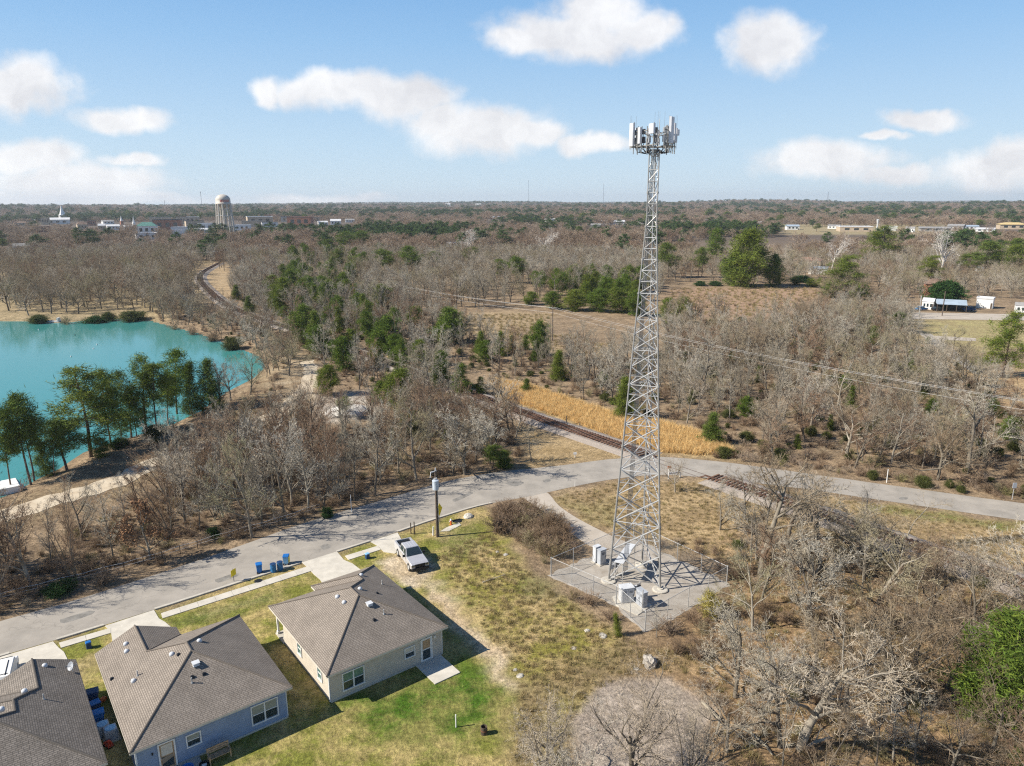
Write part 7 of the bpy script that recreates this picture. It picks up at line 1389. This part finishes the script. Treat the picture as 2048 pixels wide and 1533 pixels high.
mass('lawn_grass', [([(690, 1395), (900, 1300), (990, 1345), (1020, 1400), (1000, 1560), (560, 1560), (590, 1420), (660, 1400)], .62, (.05, .14), LW, dict(yard=False)), ([(860, 1065), (960, 1030), (1050, 1170), (1220, 1262), (1240, 1330), (1040, 1380), (960, 1250)], .7, (.08, .22), LW, dict(yard=False)), ([(330, 1245), (560, 1175), (640, 1150), (560, 1205), (420, 1250)], .6, (.05, .12), LW, dict(yard=False))], LW)
# far forest: thousands of crowns out to the horizon
TOWN = PP([(290, 474), (700, 466), (710, 446), (280, 446), (70, 446), (70, 464), (250, 462)]); FARF = PP([(1560, 474), (2100, 478), (2100, 455), (1560, 455)])
bl_ = []
for r0, r1, sp, big in ((330, 900, 10.0, 1.45), (900, 2200, 17, 1.9), (2200, 9000, 36, 2.7)):
    xs_ = np.arange(-r1 * .75, r1 * .75, sp); ys_ = np.arange(r0 * .7, r1, sp); gx_, gy_ = np.meshgrid(xs_, ys_); gx_ = gx_.ravel() + rng.uniform(-.45, .45, gx_.size) * sp; gy_ = gy_.ravel() + rng.uniform(-.45, .45, gy_.size) * sp
    rr2 = np.hypot(gx_, gy_); k = (rr2 > r0) & (rr2 <= r1) & (np.abs(gx_) < gy_ * .82); gx_, gy_ = gx_[k], gy_[k]
    d_edge = P(1024, 520).y
    k = (fbm(gx_ / 110, gy_ / 70, 2, 55) < .65) & (gy_ > d_edge) & ~inside(gx_, gy_, TOWN) & ~inside(gx_, gy_, FARF) & (edist(gx_, gy_, RAIL, False) > 6) & (sdist(gx_, gy_, LAKE) < -3); gx_, gy_ = gx_[k], gy_[k]
    bl_.append((gx_, gy_, np.full(gx_.shape, big)))
fx = np.concatenate([b[0] for b in bl_]); fy = np.concatenate([b[1] for b in bl_]); fb = np.concatenate([b[2] for b in bl_]); fz = ground_z(fx, fy)
Rr = np.array(CM, float); cv = np.stack([fx, fy, fz - H], 1) @ Rr; fpx = CX + F * cv[:, 0] / -cv[:, 2]; fpy = CY - F * cv[:, 1] / -cv[:, 2]; fh_ = 11 * F / -cv[:, 2]
keep = np.ones(len(fx), bool)
for s_ in SIGHT + [(b[0] - b[2] / 2, b[0] + b[2] / 2, b[1] - b[3], b[1] - b[3] * .35, b[1]) for b in TB] + [(436, 470, 389, 452, 470), (123, 132, 412, 440, 447), (1045, 1120, 455, 505, 520), (1640, 1690, 465, 530, 545), (1850, 1910, 455, 545, 560), (1890, 1950, 575, 620, 622)]:
    hit = (fpy > s_[4] + .5) & (fpy - fh_ < s_[3]) & (fpx + fh_ * .3 > s_[0]) & (fpx - fh_ * .3 < s_[1]); keep &= ~(hit & (rng.random(len(fx)) < .85))
fx, fy, fz, fb = fx[keep], fy[keep], fz[keep], fb[keep]
pn = fbm(fx / 160, fy / 160, 3, 77); pr = rng.random(len(fx)); pin = (pn > .64) & (pr < .5) | (pr < .04) | ((fy > 1500) & (pn > .58) & (pr < .35))
FS = ['far0', 'far1', 'far2', 'farpine0', 'farpine1']
hh_ = np.where(pin, rng.uniform(10, 16, len(fx)), rng.uniform(8, 13.5, len(fx)) * (.62 + .75 * fbm(fx / 45, fy / 45, 2, 91))); ix = np.where(pin, rng.integers(3, 5, len(fx)), rng.integers(0, 3, len(fx)))
s_ = hh_ / np.where(pin, 10.0, V['far0']['h']); wd = s_ * fb * rng.uniform(.9, 1.25, len(fx)); sz_ = s_ * np.where(fb > 2, 1.25, 1)
scatter('far_forest', np.stack([fx, fy, fz - .3], 1), np.stack([fx * 0, fx * 0, rng.uniform(0, 6.28, len(fx))], 1), np.stack([wd, wd, sz_], 1), ix, FS)
print('far', len(fx))

# ------------------------------------------------------------------ light and sky
LD = Vector((1.0, .2, -.80)).normalized(); TS = -LD
el = math.asin(TS.z); az = math.atan2(TS.x, TS.y)
sl = bpy.data.lights.new('sun', 'SUN'); sl.energy = 5.0; sl.angle = R(.5); sl.color = (1, .94, .84)
so = bpy.data.objects.new('sun', sl); COL.objects.link(so); so.rotation_euler = LD.to_track_quat('-Z', 'Y').to_euler(); so.location = (-60, -20, 120)
w = bpy.data.worlds.new('World'); scene.world = w; w.use_nodes = True; nt = w.node_tree; bg = nt.nodes['Background']; bg.inputs['Strength'].default_value = .10
sk = nt.nodes.new('ShaderNodeTexSky'); sk.sky_type = 'NISHITA'; sk.sun_disc = False; sk.sun_elevation = el; sk.sun_rotation = az; sk.air_density = 1.0; sk.dust_density = .4; sk.ozone_density = 3.0
tc2 = nt.nodes.new('ShaderNodeTexCoord'); sp_ = nt.nodes.new('ShaderNodeSeparateXYZ'); nt.links.new(tc2.outputs['Generated'], sp_.inputs['Vector'])
def math_(op, a, b=None, c=None, clamp=False):
    n = nt.nodes.new('ShaderNodeMath'); n.operation = op; n.use_clamp = clamp
    for i, s in enumerate((a, b, c)):
        if s is None: continue
        if isinstance(s, (int, float)): n.inputs[i].default_value = s
        else: nt.links.new(s, n.inputs[i])
    return n.outputs[0]
def vm(op, a, b=None, out=0):
    n = nt.nodes.new('ShaderNodeVectorMath'); n.operation = op
    for i, s in enumerate((a, b)):
        if s is None: continue
        if isinstance(s, tuple): n.inputs[i].default_value = s
        else: nt.links.new(s, n.inputs[i])
    return n.outputs[out]
yy = math_('MAXIMUM', sp_.outputs['Y'], .02); ca_ = math_('DIVIDE', sp_.outputs['X'], yy); ce_ = math_('DIVIDE', sp_.outputs['Z'], yy)
cb_ = nt.nodes.new('ShaderNodeCombineXYZ'); nt.links.new(ca_, cb_.inputs[0]); nt.links.new(ce_, cb_.inputs[1])
def noise_(scale, detail, vec, rough=.55):
    n = nt.nodes.new('ShaderNodeTexNoise'); n.inputs['Scale'].default_value = scale; n.inputs['Detail'].default_value = detail; n.inputs['Roughness'].default_value = rough; nt.links.new(vec, n.inputs['Vector']); return n
wv = noise_(11, 4, cb_.outputs[0]); off_ = vm('MULTIPLY', vm('SUBTRACT', wv.outputs['Color'], (.5, .5, .5)), (.10, .045, 0)); pos = vm('ADD', cb_.outputs[0], off_)
CL = [(1150, 70, 160, 42), (1040, 82, 80, 24), (1195, 25, 95, 50), (1285, 60, 55, 34), (1535, 92, 85, 52), (700, 182, 135, 36), (805, 200, 95, 42), (605, 180, 50, 24), (538, 180, 46, 26), (880, 245, 70, 34), (965, 262, 130, 46), (1070, 270, 70, 26), (1180, 290, 74, 18), (30, 180, 120, 52), (245, 238, 95, 24), (60, 318, 120, 30), (160, 362, 190, 36), (275, 318, 60, 13), (150, 398, 300, 18), (640, 404, 130, 15), (1852, 237, 85, 18), (1660, 324, 130, 36), (1775, 270, 48, 8), (1800, 352, 75, 20), (1975, 345, 110, 46), (2050, 320, 80, 50)]
best = None
for cx, cy, rx, ry in CL:
    d = CM @ Vector(((cx - CX) / F, (CY - cy) / F, -1)); a_, e_ = d.x / d.y, d.z / d.y
    ln_ = vm('LENGTH', vm('MULTIPLY', vm('SUBTRACT', pos, (a_, e_, 0)), (F / rx / 1.16, F / ry / 1.2, 0)), None, 1)
    best = ln_ if best is None else math_('SMOOTH_MIN', best, ln_, .12)
fine = noise_(26, 6, cb_.outputs[0], .6).outputs['Fac']
den = math_('ADD', math_('SUBTRACT', 1.0, best), math_('MULTIPLY', math_('SUBTRACT', fine, .5), .75))
mr = nt.nodes.new('ShaderNodeMapRange'); mr.interpolation_type = 'SMOOTHSTEP'; mr.inputs['From Min'].default_value = -.12; mr.inputs['From Max'].default_value = .54; nt.links.new(den, mr.inputs['Value'])
front_ = math_('GREATER_THAN', sp_.outputs['Y'], .02); cov = math_('MULTIPLY', math_('MULTIPLY', mr.outputs['Result'], front_), .91)
up_ = vm('ADD', pos, (-.004, .016, 0)); sh = noise_(9, 5, up_, .6).outputs['Fac']
shr = nt.nodes.new('ShaderNodeMapRange'); shr.inputs['From Min'].default_value = .35; shr.inputs['From Max'].default_value = .62; nt.links.new(sh, shr.inputs['Value'])
cc = nt.nodes.new('ShaderNodeMix'); cc.data_type = 'RGBA'; cc.inputs['A'].default_value = (5.35, 5.3, 5.45, 1); cc.inputs['B'].default_value = (7.3, 7.25, 7.25, 1); nt.links.new(shr.outputs['Result'], cc.inputs['Factor'])
fm = nt.nodes.new('ShaderNodeMix'); fm.data_type = 'RGBA'; nt.links.new(cov, fm.inputs['Factor']); 
skr = nt.nodes.new('ShaderNodeValToRGB'); rs_ = skr.color_ramp.elements; rs_[0].position = 0; rs_[0].color = (.64, .79, .91, 1); rs_[1].position = 1; rs_[1].color = (.03, .09, .25, 1)
for ps_, c_ in ((.10, (.53, .725, .915)), (.26, (.315, .56, .87)), (.37, (.20, .44, .80)), (.60, (.065, .17, .40))): e_n = rs_.new(ps_); e_n.color = (*c_, 1)
nt.links.new(math_('MULTIPLY', sp_.outputs['Z'], 1.35, None, True), skr.inputs['Fac'])
gain = vm('SCALE', skr.outputs['Color']); gain.node.inputs['Scale'].default_value = 1 / .10 / 1.47
skm = nt.nodes.new('ShaderNodeMix'); skm.data_type = 'RGBA'; skm.inputs['Factor'].default_value = .9; nt.links.new(sk.outputs['Color'], skm.inputs['A']); nt.links.new(gain, skm.inputs['B'])
nt.links.new(skm.outputs['Result'], fm.inputs['A']); nt.links.new(cc.outputs['Result'], fm.inputs['B'])
nt.links.new(fm.outputs['Result'], bg.inputs['Color'])
w.cycles.sampling_method = 'MANUAL'; w.cycles.sample_map_resolution = 512
hz = MB(); hz.box((0, 5200, 60), (19000, 11600, 130)); ho = hz.build('haze', []); ho['kind'] = 'stuff'
hm_ = bpy.data.materials.new('haze'); hm_.use_nodes = True; hn = hm_.node_tree; hn.nodes.remove(hn.nodes['Principled BSDF']); pv = hn.nodes.new('ShaderNodeVolumePrincipled')
pv.inputs['Color'].default_value = (.80, .88, .97, 1); pv.inputs['Density'].default_value = .00008; pv.inputs['Anisotropy'].default_value = .2; hn.links.new(pv.outputs['Volume'], hn.nodes['Material Output'].inputs['Volume']); ho.data.materials.append(hm_)
scene.view_settings.view_transform = 'Standard'; scene.view_settings.look = 'None'; scene.view_settings.exposure = .56; scene.view_settings.gamma = 1
cy = scene.cycles; cy.max_bounces = 5; cy.diffuse_bounces = 2; cy.glossy_bounces = 3; cy.transmission_bounces = 2; cy.volume_bounces = 1; cy.filter_width = 1.2; cy.use_denoising = False
